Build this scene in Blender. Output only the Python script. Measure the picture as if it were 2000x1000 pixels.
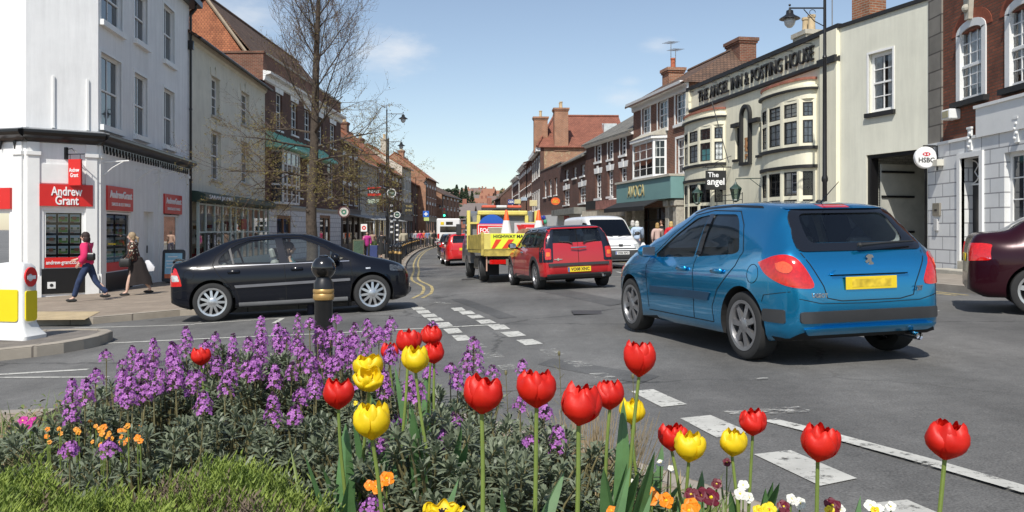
import bpy, bmesh, math, random
from mathutils import Vector, Matrix, Quaternion
from mathutils.bvhtree import BVHTree
from mathutils.geometry import delaunay_2d_cdt
for o in list(bpy.data.objects): bpy.data.objects.remove(o)
scene = bpy.context.scene
col = scene.collection
R = math.radians
FPX, HY, CZ = 1700.0, 448.0, 1.5      # focal length in px of a 2000 px frame, horizon row, camera height
cam = bpy.data.objects.new('camera', bpy.data.cameras.new('camera')); col.objects.link(cam)
cam.location = (0, 0, CZ); cam.rotation_euler = (R(90), 0, 0)
cam.data.sensor_width = 36; cam.data.lens = 36*FPX/2000; cam.data.shift_y = -(500-HY)/2000
cam.data.clip_start = .05; cam.data.clip_end = 6000
scene.camera = cam
SUN_EL, SUN_AZ = R(50), math.atan2(-.26, -1)     # azimuth of the vector pointing to the sun (x, y)
world = bpy.data.worlds.new('World'); scene.world = world; world.use_nodes = True
def build_world():
 nt = world.node_tree; N = nt.nodes; L = nt.links
 N.clear()
 out = N.new('ShaderNodeOutputWorld'); bg = N.new('ShaderNodeBackground'); bg.inputs[1].default_value = .11
 sky = N.new('ShaderNodeTexSky'); sky.sky_type = 'NISHITA'; sky.sun_disc = False
 sky.sun_elevation = SUN_EL; sky.sun_rotation = math.pi + .254
 sky.air_density = 1.0; sky.dust_density = .5; sky.ozone_density = 1.2; sky.altitude = 50
 tc = N.new('ShaderNodeTexCoord')
 nrm = N.new('ShaderNodeVectorMath'); nrm.operation = 'NORMALIZE'; L.new(tc.outputs['Generated'], nrm.inputs[0])
 nz = N.new('ShaderNodeTexNoise'); nz.inputs['Scale'].default_value = 9; nz.inputs['Detail'].default_value = 8; nz.inputs['Roughness'].default_value = .62
 mp = N.new('ShaderNodeMapping'); mp.inputs['Scale'].default_value = (1, 1, 2.6); L.new(nrm.outputs[0], mp.inputs[0]); L.new(mp.outputs[0], nz.inputs[0])
 acc = None
 def math_(op, a, b=None):
  m = N.new('ShaderNodeMath'); m.operation = op
  for i, v in enumerate((a, b)):
   if v is None: continue
   if isinstance(v, (int, float)): m.inputs[i].default_value = v
   else: L.new(v, m.inputs[i])
  return m.outputs[0]
 for cx, cy, rx, ry, st in [(775,105,95,42,1.0),(455,60,150,75,.8),(400,10,120,60,.6),(1215,192,60,20,.7),(1285,92,40,18,.6),(945,326,48,16,.6),(860,352,110,22,.45),(1230,160,25,10,.3),(250,200,260,80,.5),(2500,150,350,120,.8),(-700,100,400,160,.9),(1960,-500,500,170,.8),(700,-600,380,150,.7)]:
  d = Vector(((cx-1000)/FPX, 1, (HY-cy)/FPX)); n = d.length; d.normalize()
  sb = N.new('ShaderNodeVectorMath'); sb.operation = 'SUBTRACT'; L.new(nrm.outputs[0], sb.inputs[0]); sb.inputs[1].default_value = d
  sc = N.new('ShaderNodeVectorMath'); sc.operation = 'MULTIPLY'; L.new(sb.outputs[0], sc.inputs[0])
  sc.inputs[1].default_value = (FPX*n/rx*.9, FPX/rx*.5, FPX*n/ry*.9)
  ln = N.new('ShaderNodeVectorMath'); ln.operation = 'LENGTH'; L.new(sc.outputs[0], ln.inputs[0])
  v = math_('SUBTRACT', 1.25, ln.outputs['Value'])
  v = math_('ADD', v, math_('MULTIPLY', math_('SUBTRACT', nz.outputs[0], .52), 3.2))
  mr = N.new('ShaderNodeMapRange'); mr.interpolation_type = 'SMOOTHSTEP'; L.new(v, mr.inputs[0])
  mr.inputs[1].default_value = .1; mr.inputs[2].default_value = 1.5; mr.inputs[4].default_value = st*.75
  acc = mr.outputs[0] if acc is None else math_('MAXIMUM', acc, mr.outputs[0])
 mx = N.new('ShaderNodeMix'); mx.data_type = 'RGBA'; hs = N.new('ShaderNodeHueSaturation'); hs.inputs['Saturation'].default_value = .88; hs.inputs['Value'].default_value = 1.12; L.new(sky.outputs[0], hs.inputs['Color'])
 L.new(acc, mx.inputs[0]); L.new(hs.outputs[0], mx.inputs[6]); mx.inputs[7].default_value = (7.2, 7.5, 7.9, 1)
 L.new(mx.outputs[2], bg.inputs[0]); L.new(bg.outputs[0], out.inputs[0])
build_world()
sl = bpy.data.lights.new('sun', 'SUN'); sl.energy = 4.6; sl.angle = R(.5); sl.color = (1, .955, .88)
sun = bpy.data.objects.new('sun', sl); col.objects.link(sun)
sdir = Vector((-.26, -1, 0)).normalized()*math.cos(SUN_EL) + Vector((0, 0, math.sin(SUN_EL)))
sun.rotation_euler = sdir.to_track_quat('Z', 'Y').to_euler(); sun.location = (0, -10, 30)
scene.view_settings.view_transform = 'Standard'; scene.view_settings.look = 'None'
scene.view_settings.exposure = 0.1; scene.view_settings.gamma = 1
def tag(o, label=None, cat=None, group=None, kind=None):
 if label: o['label'] = label
 if cat: o['category'] = cat
 if group: o['group'] = group
 if kind: o['kind'] = kind
 return o
def empty(name, loc=(0,0,0), rz=0):
 o = bpy.data.objects.new(name, None); col.objects.link(o); o.location = loc; o.rotation_euler = (0, 0, rz)
 o.empty_display_size = .2
 return o
def copy_tree(o, parent=None):
 c = o.copy(); col.objects.link(c); c.parent = parent
 for ch in list(o.children): copy_tree(ch, c)
 return c
MATS = {}
def M(name, c=(.5,.5,.5), rough=.7, metal=0, var=.12, vs=3.0, bump=0, bs=60, coat=0, emit=0, spec=.5, trans=0, detail=5, var2=None):
 if name in MATS: return MATS[name]
 m = bpy.data.materials.new(name); MATS[name] = m; m.use_nodes = True
 nt = m.node_tree; N = nt.nodes; L = nt.links; b = N['Principled BSDF']
 b.inputs['Roughness'].default_value = rough; b.inputs['Metallic'].default_value = metal
 b.inputs['Coat Weight'].default_value = coat; b.inputs['Coat Roughness'].default_value = .04
 b.inputs['Specular IOR Level'].default_value = spec
 if emit: b.inputs['Emission Color'].default_value = (*c, 1); b.inputs['Emission Strength'].default_value = emit
 b.inputs['Base Color'].default_value = (*c, 1)
 m.diffuse_color = (*c, 1)
 tc = N.new('ShaderNodeTexCoord')
 if var:
  nz = N.new('ShaderNodeTexNoise'); nz.inputs['Scale'].default_value = vs; nz.inputs['Detail'].default_value = detail; nz.inputs['Roughness'].default_value = .65
  L.new(tc.outputs['Object'], nz.inputs[0])
  mx = N.new('ShaderNodeMix'); mx.data_type = 'RGBA'
  mr = N.new('ShaderNodeMapRange'); mr.inputs[1].default_value = .3; mr.inputs[2].default_value = .7; L.new(nz.outputs[0], mr.inputs[0])
  L.new(mr.outputs[0], mx.inputs[0])
  c2 = var2 or tuple(min(1, x*(1+var)) for x in c)
  mx.inputs[6].default_value = (*[x*(1-var) for x in c], 1); mx.inputs[7].default_value = (*c2, 1)
  last = mx.outputs[2]
  if vs < 1.5 and not metal:     # rain streaks on rendered walls
   mp = N.new('ShaderNodeMapping'); mp.inputs['Scale'].default_value = (3, 3, .28); L.new(tc.outputs['Object'], mp.inputs[0])
   n4 = N.new('ShaderNodeTexNoise'); n4.inputs['Scale'].default_value = 1.4; n4.inputs['Detail'].default_value = 7; n4.inputs['Roughness'].default_value = .7; L.new(mp.outputs[0], n4.inputs[0])
   m4 = N.new('ShaderNodeMapRange'); m4.inputs[1].default_value = .35; m4.inputs[2].default_value = .6; m4.inputs[3].default_value = .92; m4.inputs[4].default_value = 1.03; L.new(n4.outputs[0], m4.inputs[0])
   m5 = N.new('ShaderNodeMix'); m5.data_type = 'RGBA'; m5.blend_type = 'MULTIPLY'; m5.inputs[0].default_value = 1; L.new(last, m5.inputs[6]); L.new(m4.outputs[0], m5.inputs[7]); last = m5.outputs[2]
  L.new(last, b.inputs['Base Color'])
 if bump:
  n2 = N.new('ShaderNodeTexNoise'); n2.inputs['Scale'].default_value = bs; n2.inputs['Detail'].default_value = 3
  L.new(tc.outputs['Object'], n2.inputs[0])
  bp = N.new('ShaderNodeBump'); bp.inputs['Strength'].default_value = bump; bp.inputs['Distance'].default_value = .01
  L.new(n2.outputs[0], bp.inputs['Height']); L.new(bp.outputs[0], b.inputs['Normal'])
 return m
def glass_mat(name, tint=(.35,.4,.4), refl=1.0):
 if name in MATS: return MATS[name]
 m = bpy.data.materials.new(name); MATS[name] = m; m.use_nodes = True
 nt = m.node_tree; N = nt.nodes; L = nt.links; N.clear()
 o = N.new('ShaderNodeOutputMaterial'); t = N.new('ShaderNodeBsdfTransparent'); g = N.new('ShaderNodeBsdfGlossy')
 t.inputs[0].default_value = (*tint, 1); g.inputs['Roughness'].default_value = .015; g.inputs[0].default_value = (refl, refl, refl, 1)
 f = N.new('ShaderNodeFresnel'); f.inputs[0].default_value = 1.6; mx = N.new('ShaderNodeMixShader')
 L.new(f.outputs[0], mx.inputs[0]); L.new(t.outputs[0], mx.inputs[1]); L.new(g.outputs[0], mx.inputs[2]); L.new(mx.outputs[0], o.inputs[0])
 m.diffuse_color = (*tint, 1)
 return m
def brick_mat(name, c1, c2, mortar=(.32,.28,.23), bw=.225, bh=.075, ms=.012, rough=.9, var=.35, squash=0, patch=None):
 if name in MATS: return MATS[name]
 m = bpy.data.materials.new(name); MATS[name] = m; m.use_nodes = True
 nt = m.node_tree; N = nt.nodes; L = nt.links; b = N['Principled BSDF']; b.inputs['Roughness'].default_value = rough
 tc = N.new('ShaderNodeTexCoord'); sp = N.new('ShaderNodeSeparateXYZ'); L.new(tc.outputs['Object'], sp.inputs[0])
 ad = N.new('ShaderNodeMath'); ad.operation = 'ADD'; L.new(sp.outputs[0], ad.inputs[0]); L.new(sp.outputs[1], ad.inputs[1])
 cb = N.new('ShaderNodeCombineXYZ'); L.new(ad.outputs[0], cb.inputs[0]); L.new(sp.outputs[2 if not squash else 1], cb.inputs[1])
 if squash: L.new(sp.outputs[0], cb.inputs[0])
 br = N.new('ShaderNodeTexBrick'); L.new(cb.outputs[0], br.inputs[0])
 br.inputs['Color1'].default_value = (*c1, 1); br.inputs['Color2'].default_value = (*c2, 1); br.inputs['Mortar'].default_value = (*mortar, 1)
 br.inputs['Scale'].default_value = 1; br.inputs['Mortar Size'].default_value = ms; br.inputs['Brick Width'].default_value = bw; br.inputs['Row Height'].default_value = bh
 nz = N.new('ShaderNodeTexNoise'); nz.inputs['Scale'].default_value = 1.3; nz.inputs['Detail'].default_value = 8; nz.inputs['Roughness'].default_value = .7
 L.new(tc.outputs['Object'], nz.inputs[0])
 mr = N.new('ShaderNodeMapRange'); mr.inputs[1].default_value = .3; mr.inputs[2].default_value = .7; mr.inputs[3].default_value = 1-var; mr.inputs[4].default_value = 1+var
 L.new(nz.outputs[0], mr.inputs[0])
 mu = N.new('ShaderNodeMix'); mu.data_type = 'RGBA'; mu.blend_type = 'MULTIPLY'; mu.inputs[0].default_value = 1
 L.new(br.outputs[0], mu.inputs[6]); L.new(mr.outputs[0], mu.inputs[7]); last = mu.outputs[2]
 if patch:
  n3 = N.new('ShaderNodeTexNoise'); n3.inputs['Scale'].default_value = 5; n3.inputs['Detail'].default_value = 4; L.new(tc.outputs['Object'], n3.inputs[0])
  m3 = N.new('ShaderNodeMapRange'); m3.inputs[1].default_value = .56; m3.inputs[2].default_value = .64; L.new(n3.outputs[0], m3.inputs[0])
  mx = N.new('ShaderNodeMix'); mx.data_type = 'RGBA'; L.new(m3.outputs[0], mx.inputs[0]); L.new(last, mx.inputs[6]); mx.inputs[7].default_value = (*patch, 1); last = mx.outputs[2]
 L.new(last, b.inputs['Base Color'])
 bp = N.new('ShaderNodeBump'); bp.inputs['Strength'].default_value = .6; bp.inputs['Distance'].default_value = .006; bp.invert = True
 L.new(br.outputs['Fac'], bp.inputs['Height']); L.new(bp.outputs[0], b.inputs['Normal'])
 m.diffuse_color = (*c1, 1)
 return m
class MB:
 def __init__(s): s.v = []; s.f = []; s.m = []; s.T = None; s.mi = 0
 def add(s, vs, fs, mi=None):
  n = len(s.v)
  if s.T is not None: vs = [s.T @ Vector(q) for q in vs]
  s.v += [tuple(q) for q in vs]; s.f += [tuple(i+n for i in f) for f in fs]; s.m += [s.mi if mi is None else mi]*len(fs)
  return s
 def box(s, x0, x1, y0, y1, z0, z1, mi=None):
  return s.add([(x0,y0,z0),(x1,y0,z0),(x1,y1,z0),(x0,y1,z0),(x0,y0,z1),(x1,y0,z1),(x1,y1,z1),(x0,y1,z1)],
   [(0,3,2,1),(4,5,6,7),(0,1,5,4),(1,2,6,5),(2,3,7,6),(3,0,4,7)], mi)
 def bbox(s, x0, x1, y0, y1, z0, z1, b=.01, mi=None):     # box with chamfered vertical edges and top
  b = min(b, (x1-x0)/3, (y1-y0)/3, (z1-z0)/3)
  def ring(i, z): return [(x0+i,y0+b+i*0,z),(x0+b,y0+i,z),(x1-b,y0+i,z),(x1-i,y0+b,z),(x1-i,y1-b,z),(x1-b,y1-i,z),(x0+b,y1-i,z),(x0+i,y1-b,z)]
  rs = [ring(b*.7,z0), ring(0,z0+b), ring(0,z1-b), ring(b*.7,z1)]
  return s.loft(rs, True, True, mi)
 def loft(s, rings, cap0=True, cap1=True, mi=None, closed=True):
  n = len(rings[0]); vs = [p for r in rings for p in r]; fs = []
  for i in range(len(rings)-1):
   for j in range(n if closed else n-1):
    k = (j+1) % n
    fs.append((i*n+j, i*n+k, (i+1)*n+k, (i+1)*n+j))
  if cap0: fs.append(tuple(range(n-1, -1, -1)))
  if cap1: fs.append(tuple(range((len(rings)-1)*n, len(rings)*n)))
  return s.add(vs, fs, mi)
 def tube(s, pts, rad, n=8, mi=None, cap=True):
  pts = [Vector(p) for p in pts]
  if not isinstance(rad, (list, tuple)): rad = [rad]*len(pts)
  rings = []; up = None
  for i, p in enumerate(pts):
   d = (pts[min(i+1, len(pts)-1)] - pts[max(i-1, 0)])
   if d.length < 1e-9: d = Vector((0,0,1))
   d.normalize()
   if up is None: a = Vector((1,0,0)) if abs(d.x) < .8 else Vector((0,1,0))
   else: a = up
   b = d.cross(a)
   if b.length < 1e-6: b = d.cross(Vector((0,1,.3)))
   b.normalize(); a = b.cross(d).normalized(); up = a
   rings.append([p + (a*math.cos(t)+b*math.sin(t))*rad[i] for t in [2*math.pi*k/n for k in range(n)]])
  return s.loft(rings, cap, cap, mi)
 def lathe(s, prof, n=24, c=(0,0,0), axis='z', mi=None, cap=True):
  rings = []
  for r, h in prof:
   ring = []
   for k in range(n):
    t = 2*math.pi*k/n; a, b = r*math.cos(t), r*math.sin(t)
    q = {'z': (a, b, h), 'y': (b, h, a), 'x': (h, a, b)}[axis]
    ring.append((c[0]+q[0], c[1]+q[1], c[2]+q[2]))
   rings.append(ring)
  return s.loft(rings, cap, cap, mi)
 def prism(s, poly, y0, y1, mi=None, plane='xz'):     # polygon (a,b) extruded along third axis
  n = len(poly)
  f = {'xz': lambda a,b,t: (a,t,b), 'xy': lambda a,b,t: (a,b,t), 'yz': lambda a,b,t: (t,a,b)}[plane]
  vs = [f(a,b,y0) for a,b in poly] + [f(a,b,y1) for a,b in poly]
  fs = [tuple(range(n-1,-1,-1)), tuple(range(n, 2*n))] + [(i, (i+1)%n, (i+1)%n+n, i+n) for i in range(n)]
  return s.add(vs, fs, mi)
 def ball(s, c, r, n=10, m=7, mi=None, sc=(1,1,1)):
  rings = []
  for i in range(1, m):
   ph = math.pi*i/m
   rings.append([(c[0]+r*sc[0]*math.sin(ph)*math.cos(2*math.pi*k/n), c[1]+r*sc[1]*math.sin(ph)*math.sin(2*math.pi*k/n), c[2]-r*sc[2]*math.cos(ph)) for k in range(n)])
  return s.loft(rings, True, True, mi)
 def build(s, name, mats, parent=None, smooth=False, ang=35, loc=None, fixn=True):
  me = bpy.data.meshes.new(name); me.from_pydata(s.v, [], s.f)
  if not isinstance(mats, (list, tuple)): mats = [mats]
  for m in mats: me.materials.append(m)
  if len(mats) > 1: me.polygons.foreach_set('material_index', s.m)
  me.update()
  if fixn:
   bm = bmesh.new(); bm.from_mesh(me); bmesh.ops.recalc_face_normals(bm, faces=bm.faces); bm.to_mesh(me); bm.free()
  if smooth:
   me.polygons.foreach_set('use_smooth', [True]*len(me.polygons)); me.set_sharp_from_angle(angle=R(ang))
  o = bpy.data.objects.new(name, me); col.objects.link(o)
  if parent is not None: o.parent = parent
  if loc is not None: o.location = loc
  return o
def spline(pts, n):        # Catmull-Rom through 2D/3D points, n samples evenly by chord
 P = [Vector(p) for p in pts]
 out = []
 for i in range(len(P)-1):
  p0 = P[i-1] if i else P[0]*2-P[1]; p1, p2 = P[i], P[i+1]; p3 = P[i+2] if i+2 < len(P) else P[-1]*2-P[-2]
  for k in range(12):
   t = k/12
   out.append(.5*((2*p1)+(p2-p0)*t+(2*p0-5*p1+4*p2-p3)*t*t+(3*p1-p0-3*p2+p3)*t**3))
 out.append(P[-1])
 L = [0]
 for a, b in zip(out, out[1:]): L.append(L[-1]+(b-a).length)
 res = []; j = 0
 for k in range(n):
  d = L[-1]*k/(n-1)
  while j < len(L)-2 and L[j+1] < d: j += 1
  t = (d-L[j])/max(1e-9, L[j+1]-L[j]); res.append(out[j].lerp(out[j+1], min(1, t)))
 return res
def lerp1(tab, x):
 if x <= tab[0][0]: return tab[0][1]
 for (a, u), (b, v) in zip(tab, tab[1:]):
  if x <= b:
   t = (x-a)/(b-a); return u+(v-u)*t
 return tab[-1][1]
def slerp1(tab, x):     # smooth monotone-ish interpolation
 if x <= tab[0][0]: return tab[0][1]
 if x >= tab[-1][0]: return tab[-1][1]
 n = len(tab)
 sl = [(tab[i+1][1]-tab[i][1])/(tab[i+1][0]-tab[i][0]) for i in range(n-1)]
 def m(i):
  if i == 0: return sl[0]
  if i == n-1: return sl[-1]
  if sl[i-1]*sl[i] <= 0: return 0
  return 2*sl[i-1]*sl[i]/(sl[i-1]+sl[i])
 for i in range(n-1):
  if x <= tab[i+1][0]:
   h = tab[i+1][0]-tab[i][0]; t = (x-tab[i][0])/h
   return (2*t**3-3*t*t+1)*tab[i][1]+(t**3-2*t*t+t)*h*m(i)+(-2*t**3+3*t*t)*tab[i+1][1]+(t**3-t*t)*h*m(i+1)
_tx = {}
def text_data(s, size=1, ext=.01, off=0, sx=1, shear=0):
 k = (s, size, ext, off, sx, shear)
 if k in _tx: return _tx[k]
 cu = bpy.data.curves.new('t', 'FONT'); cu.body = s; cu.size = size; cu.extrude = ext; cu.offset = off; cu.shear = shear
 cu.align_x = 'CENTER'; cu.align_y = 'CENTER'; cu.resolution_u = 3; cu.space_line = .8
 o = bpy.data.objects.new('t', cu); col.objects.link(o)
 dg = bpy.context.evaluated_depsgraph_get(); ev = o.evaluated_get(dg)
 me = bpy.data.meshes.new_from_object(ev); bpy.data.objects.remove(o)
 me.transform(Matrix.Diagonal((sx, 1, 1, 1)))
 _tx[k] = me
 return me
def text(name, s, loc, size, mat, parent, ext=.01, off=0, sx=1, rz=0, shear=0, width=None):
 me = text_data(s, size, ext, off, sx, shear).copy()
 if width:
  w = max(v.co.x for v in me.vertices)-min(v.co.x for v in me.vertices); me.transform(Matrix.Diagonal((width/w, 1, 1, 1)))
 me.materials.clear(); me.materials.append(mat); me.name = name
 o = bpy.data.objects.new(name, me); col.objects.link(o); o.parent = parent
 o.location = loc; o.rotation_euler = (R(90), 0, rz)
 return o
def depth_below(X, Y):
 Y = max(Y, -20)
 ye = Y if Y < 20 else 20+25*(1-math.exp(-(Y-20)/25))
 a = .045 if Y < 20 else .02+.025*math.exp(-(Y-20)/25)
 Xc = max(-30, min(30, X))
 s = a*Xc if Xc < 2 else a*(2+(Xc-2)*.35)
 return 1.10+.0137*ye-s+.085*math.exp(-((Y-7.5)/4.5)**2)
def gz(X, Y): return CZ-depth_below(X, Y)
def G(px, py, h=0):           # point where the road (raised by h) is seen at a picture position
 k = (py-HY)/FPX; x = (px-1000)/FPX; Y = 10.
 for _ in range(40): Y = .5*Y+.5*(depth_below(x*Y, Y)-h)/k
 return Vector((x*Y, Y, gz(x*Y, Y)+h))
def A(px, py, Y): return Vector(((px-1000)/FPX*Y, Y, CZ+(HY-py)/FPX*Y))
# ================= ground, pavements, markings =================
def asphalt(name, c=(.128,.125,.118), worn=False):
 m = bpy.data.materials.new(name); MATS[name] = m; m.use_nodes = True
 nt = m.node_tree; N = nt.nodes; L = nt.links; b = N['Principled BSDF']; b.inputs['Roughness'].default_value = .82
 tc = N.new('ShaderNodeTexCoord')
 def noise(sc, det=4, ro=.6, mp=None):
  n = N.new('ShaderNodeTexNoise'); n.inputs['Scale'].default_value = sc; n.inputs['Detail'].default_value = det; n.inputs['Roughness'].default_value = ro
  if mp:
   k = N.new('ShaderNodeMapping'); k.inputs['Scale'].default_value = mp; k.inputs['Rotation'].default_value = (0, 0, R(12)); L.new(tc.outputs['Object'], k.inputs[0]); L.new(k.outputs[0], n.inputs[0])
  else: L.new(tc.outputs['Object'], n.inputs[0])
  return n
 def mr(n, a, b_, c_, d):
  r = N.new('ShaderNodeMapRange'); r.inputs[1].default_value = a; r.inputs[2].default_value = b_; r.inputs[3].default_value = c_; r.inputs[4].default_value = d; L.new(n.outputs[0], r.inputs[0]); return r
 fine = noise(90, 3, .7); mid = noise(7, 6, .7); big = noise(.35, 5, .6); streak = noise(1, 5, .6, (.9, .12, 1))
 last = None
 for n, lo, hi, v0, v1 in ((fine,.3,.7,.55,1.5),(mid,.3,.7,.86,1.14),(big,.38,.62,.78,1.16),(streak,.38,.62,.80,1.14)):
  r = mr(n, lo, hi, v0, v1)
  if last is None: last = r.outputs[0]
  else:
   q = N.new('ShaderNodeMath'); q.operation = 'MULTIPLY'; L.new(last, q.inputs[0]); L.new(r.outputs[0], q.inputs[1]); last = q.outputs[0]
 vo = N.new('ShaderNodeTexVoronoi'); vo.feature = 'DISTANCE_TO_EDGE'; vo.inputs['Scale'].default_value = .38
 dn = noise(1.4, 6, .7); ad = N.new('ShaderNodeMix'); ad.data_type = 'RGBA'; ad.inputs[0].default_value = .35; L.new(tc.outputs['Object'], ad.inputs[6]); L.new(dn.outputs['Color'], ad.inputs[7]); L.new(ad.outputs[2], vo.inputs[0])
 cr = mr(vo, 0, .009, .45, 1); cm = mr(noise(.25, 2), .44, .5, 0, 1)
 cx = N.new('ShaderNodeMix'); cx.data_type = 'FLOAT'; L.new(cm.outputs[0], cx.inputs[0]); cx.inputs[2].default_value = 1; L.new(cr.outputs[0], cx.inputs[3])
 q = N.new('ShaderNodeMath'); q.operation = 'MULTIPLY'; L.new(last, q.inputs[0]); L.new(cx.outputs[0], q.inputs[1]); last = q.outputs[0]
 mu = N.new('ShaderNodeMix'); mu.data_type = 'RGBA'; mu.blend_type = 'MULTIPLY'; mu.inputs[0].default_value = 1; mu.inputs[6].default_value = (*c, 1)
 L.new(last, mu.inputs[7]); L.new(mu.outputs[2], b.inputs['Base Color'])
 bp = N.new('ShaderNodeBump'); bp.inputs['Strength'].default_value = .7; bp.inputs['Distance'].default_value = .006; L.new(fine.outputs[0], bp.inputs['Height']); L.new(bp.outputs[0], b.inputs['Normal'])
 return m
def paint_mat(name, c, lo=.3, hi=.42, sc=22, mps=(1,1,1)):
 m = bpy.data.materials.new(name); MATS[name] = m; m.use_nodes = True
 nt = m.node_tree; N = nt.nodes; L = nt.links; b = N['Principled BSDF']; b.inputs['Roughness'].default_value = .7
 out = N['Material Output']; tc = N.new('ShaderNodeTexCoord')
 k = N.new('ShaderNodeMapping'); k.inputs['Scale'].default_value = mps; k.inputs['Rotation'].default_value = (0, 0, R(-10)); L.new(tc.outputs['Object'], k.inputs[0])
 n = N.new('ShaderNodeTexNoise'); n.inputs['Scale'].default_value = sc; n.inputs['Detail'].default_value = 6; n.inputs['Roughness'].default_value = .75; L.new(k.outputs[0], n.inputs[0])
 r = N.new('ShaderNodeMapRange'); r.inputs[1].default_value = lo; r.inputs[2].default_value = hi; L.new(n.outputs[0], r.inputs[0])
 n2 = N.new('ShaderNodeTexNoise'); n2.inputs['Scale'].default_value = 4; n2.inputs['Detail'].default_value = 6; L.new(tc.outputs['Object'], n2.inputs[0])
 r2 = N.new('ShaderNodeMapRange'); r2.inputs[1].default_value = .3; r2.inputs[2].default_value = .7; r2.inputs[3].default_value = .78; r2.inputs[4].default_value = 1.05; L.new(n2.outputs[0], r2.inputs[0])
 mu = N.new('ShaderNodeMix'); mu.data_type = 'RGBA'; mu.blend_type = 'MULTIPLY'; mu.inputs[0].default_value = 1; mu.inputs[6].default_value = (*c, 1); L.new(r2.outputs[0], mu.inputs[7]); L.new(mu.outputs[2], b.inputs['Base Color'])
 t = N.new('ShaderNodeBsdfTransparent'); mx = N.new('ShaderNodeMixShader'); L.new(r.outputs[0], mx.inputs[0]); L.new(t.outputs[0], mx.inputs[1]); L.new(b.outputs[0], mx.inputs[2]); L.new(mx.outputs[0], out.inputs[0])
 return m
asph = asphalt('asphalt')
M_white = paint_mat('road_paint_white', (.55,.54,.49), .33, .46, 14)
M_worn = paint_mat('road_paint_worn', (.5,.49,.45), .5, .6, 9, (1, 2.5, 1))
M_yel = paint_mat('road_paint_yellow', (.50,.40,.18), .35, .5, 12)
pave = brick_mat('paver_blocks', (.25,.20,.15), (.31,.25,.19), (.15,.125,.10), bw=.2, bh=.1, ms=.006, var=.22, squash=1)
pave_slab = brick_mat('paving_slabs', (.30,.26,.215), (.26,.225,.185), (.15,.13,.11), bw=.6, bh=.45, ms=.008, var=.16, squash=1)
kerb_m = brick_mat('kerb_stone', (.33,.29,.235), (.28,.25,.21), (.14,.12,.10), bw=.9, bh=60, ms=.010, var=.22, squash=1)
tactile = brick_mat('tactile_paving', (.42,.32,.18), (.46,.36,.21), (.26,.20,.13), bw=.4, bh=.4, ms=.01, var=.12, squash=1)
soil = M('soil', (.045,.032,.022), .95, var=.5, vs=8, bump=1, bs=25)

def dense(poly, step):
 out = []
 for i, a in enumerate(poly):
  b = poly[(i+1) % len(poly)]; d = math.dist(a, b); n = max(1, int(d/step))
  for k in range(n): out.append((a[0]+(b[0]-a[0])*k/n, a[1]+(b[1]-a[1])*k/n))
 return out
def inside(p, poly):
 c = False; x, y = p; j = len(poly)-1
 for i in range(len(poly)):
  xi, yi = poly[i]; xj, yj = poly[j]
  if (yi > y) != (yj > y) and x < (xj-xi)*(y-yi)/(yj-yi)+xi: c = not c
  j = i
 return c
def fill(poly, step, holes=()):
 b = dense(poly, step); vs = [Vector(p) for p in b]; es = [(i, (i+1) % len(b)) for i in range(len(b))]
 for h in holes:
  hb = dense(h, step); n0 = len(vs); vs += [Vector(p) for p in hb]; es += [(n0+i, n0+(i+1) % len(hb)) for i in range(len(hb))]
 xs = [p[0] for p in poly]; ys = [p[1] for p in poly]
 x = min(xs)+step*.5
 while x < max(xs):
  y = min(ys)+step*.5
  while y < max(ys):
   if inside((x, y), poly) and not any(inside((x, y), h) for h in holes): vs.append(Vector((x, y)))
   y += step
  x += step
 v, e, f, _, _, _ = delaunay_2d_cdt(vs, es, [], 0, 1e-5)
 ff = []
 for t in f:
  c = sum((v[i] for i in t), Vector((0, 0)))/len(t)
  if inside(c, poly) and not any(inside(c, h) for h in holes): ff.append(tuple(t))
 return v, ff
def drape(name, poly, h, mat, step=1.0, parent=None):
 v, f = fill(poly, step)
 mb = MB(); mb.add([(p.x, p.y, gz(p.x, p.y)+h) for p in v], f)
 o = mb.build(name, mat, parent, smooth=True, fixn=False); 
 me = o.data
 bm = bmesh.new(); bm.from_mesh(me)
 for fa in bm.faces:
  if fa.normal.z < 0: fa.normal_flip()
 bm.to_mesh(me); bm.free()
 return o
def kerb(name, line, h, w=.14, side=1, closed=False, mat=None, step=.6):
 pts = []
 n = len(line)
 L2 = line+[line[0]] if closed else line
 for a, b in zip(L2, L2[1:]):
  k = max(1, int(math.dist(a, b)/step))
  for i in range(k): pts.append((a[0]+(b[0]-a[0])*i/k, a[1]+(b[1]-a[1])*i/k))
 if not closed: pts.append(line[-1])
 rings = []
 N = len(pts)
 for i, p in enumerate(pts):
  a = pts[(i-1) % N] if closed or i else p; b = pts[(i+1) % N] if closed or i < N-1 else p
  t = Vector((b[0]-a[0], b[1]-a[1])); t.normalize(); nn = Vector((-t.y, t.x))*side
  g = gz(*p); q = Vector(p)
  rings.append([(q.x, q.y, g-.1), (q.x, q.y, g+h-.015), (q.x+nn.x*.015, q.y+nn.y*.015, g+h+.002), (q.x+nn.x*w, q.y+nn.y*w, g+h+.004), (q.x+nn.x*w, q.y+nn.y*w, g-.1)])
 if closed: rings.append(rings[0])
 mb = MB(); mb.loft(rings, False, False)
 return tag(mb.build(name, mat or kerb_m, smooth=False), kind='structure')
def road_sheet():
 xs = [-3000,-900,-400,-200,-100,-60]+[-45+i*1.5 for i in range(61)]+[60,100,200,400,900,3000]
 ys = [-3000,-500,-60,-20]+[-8+i*1.0 for i in range(70)]+[64+i*4 for i in range(30)]+[200,300,500,1000,3000,5500]
 mb = MB(); nx = len(xs)
 mb.add([(x, y, gz(x, y)) for y in ys for x in xs], [(j*nx+i, j*nx+i+1, (j+1)*nx+i+1, (j+1)*nx+i) for j in range(len(ys)-1) for i in range(nx-1)])
 return tag(mb.build('road', asph, smooth=True), kind='structure')
road_sheet()
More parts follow.
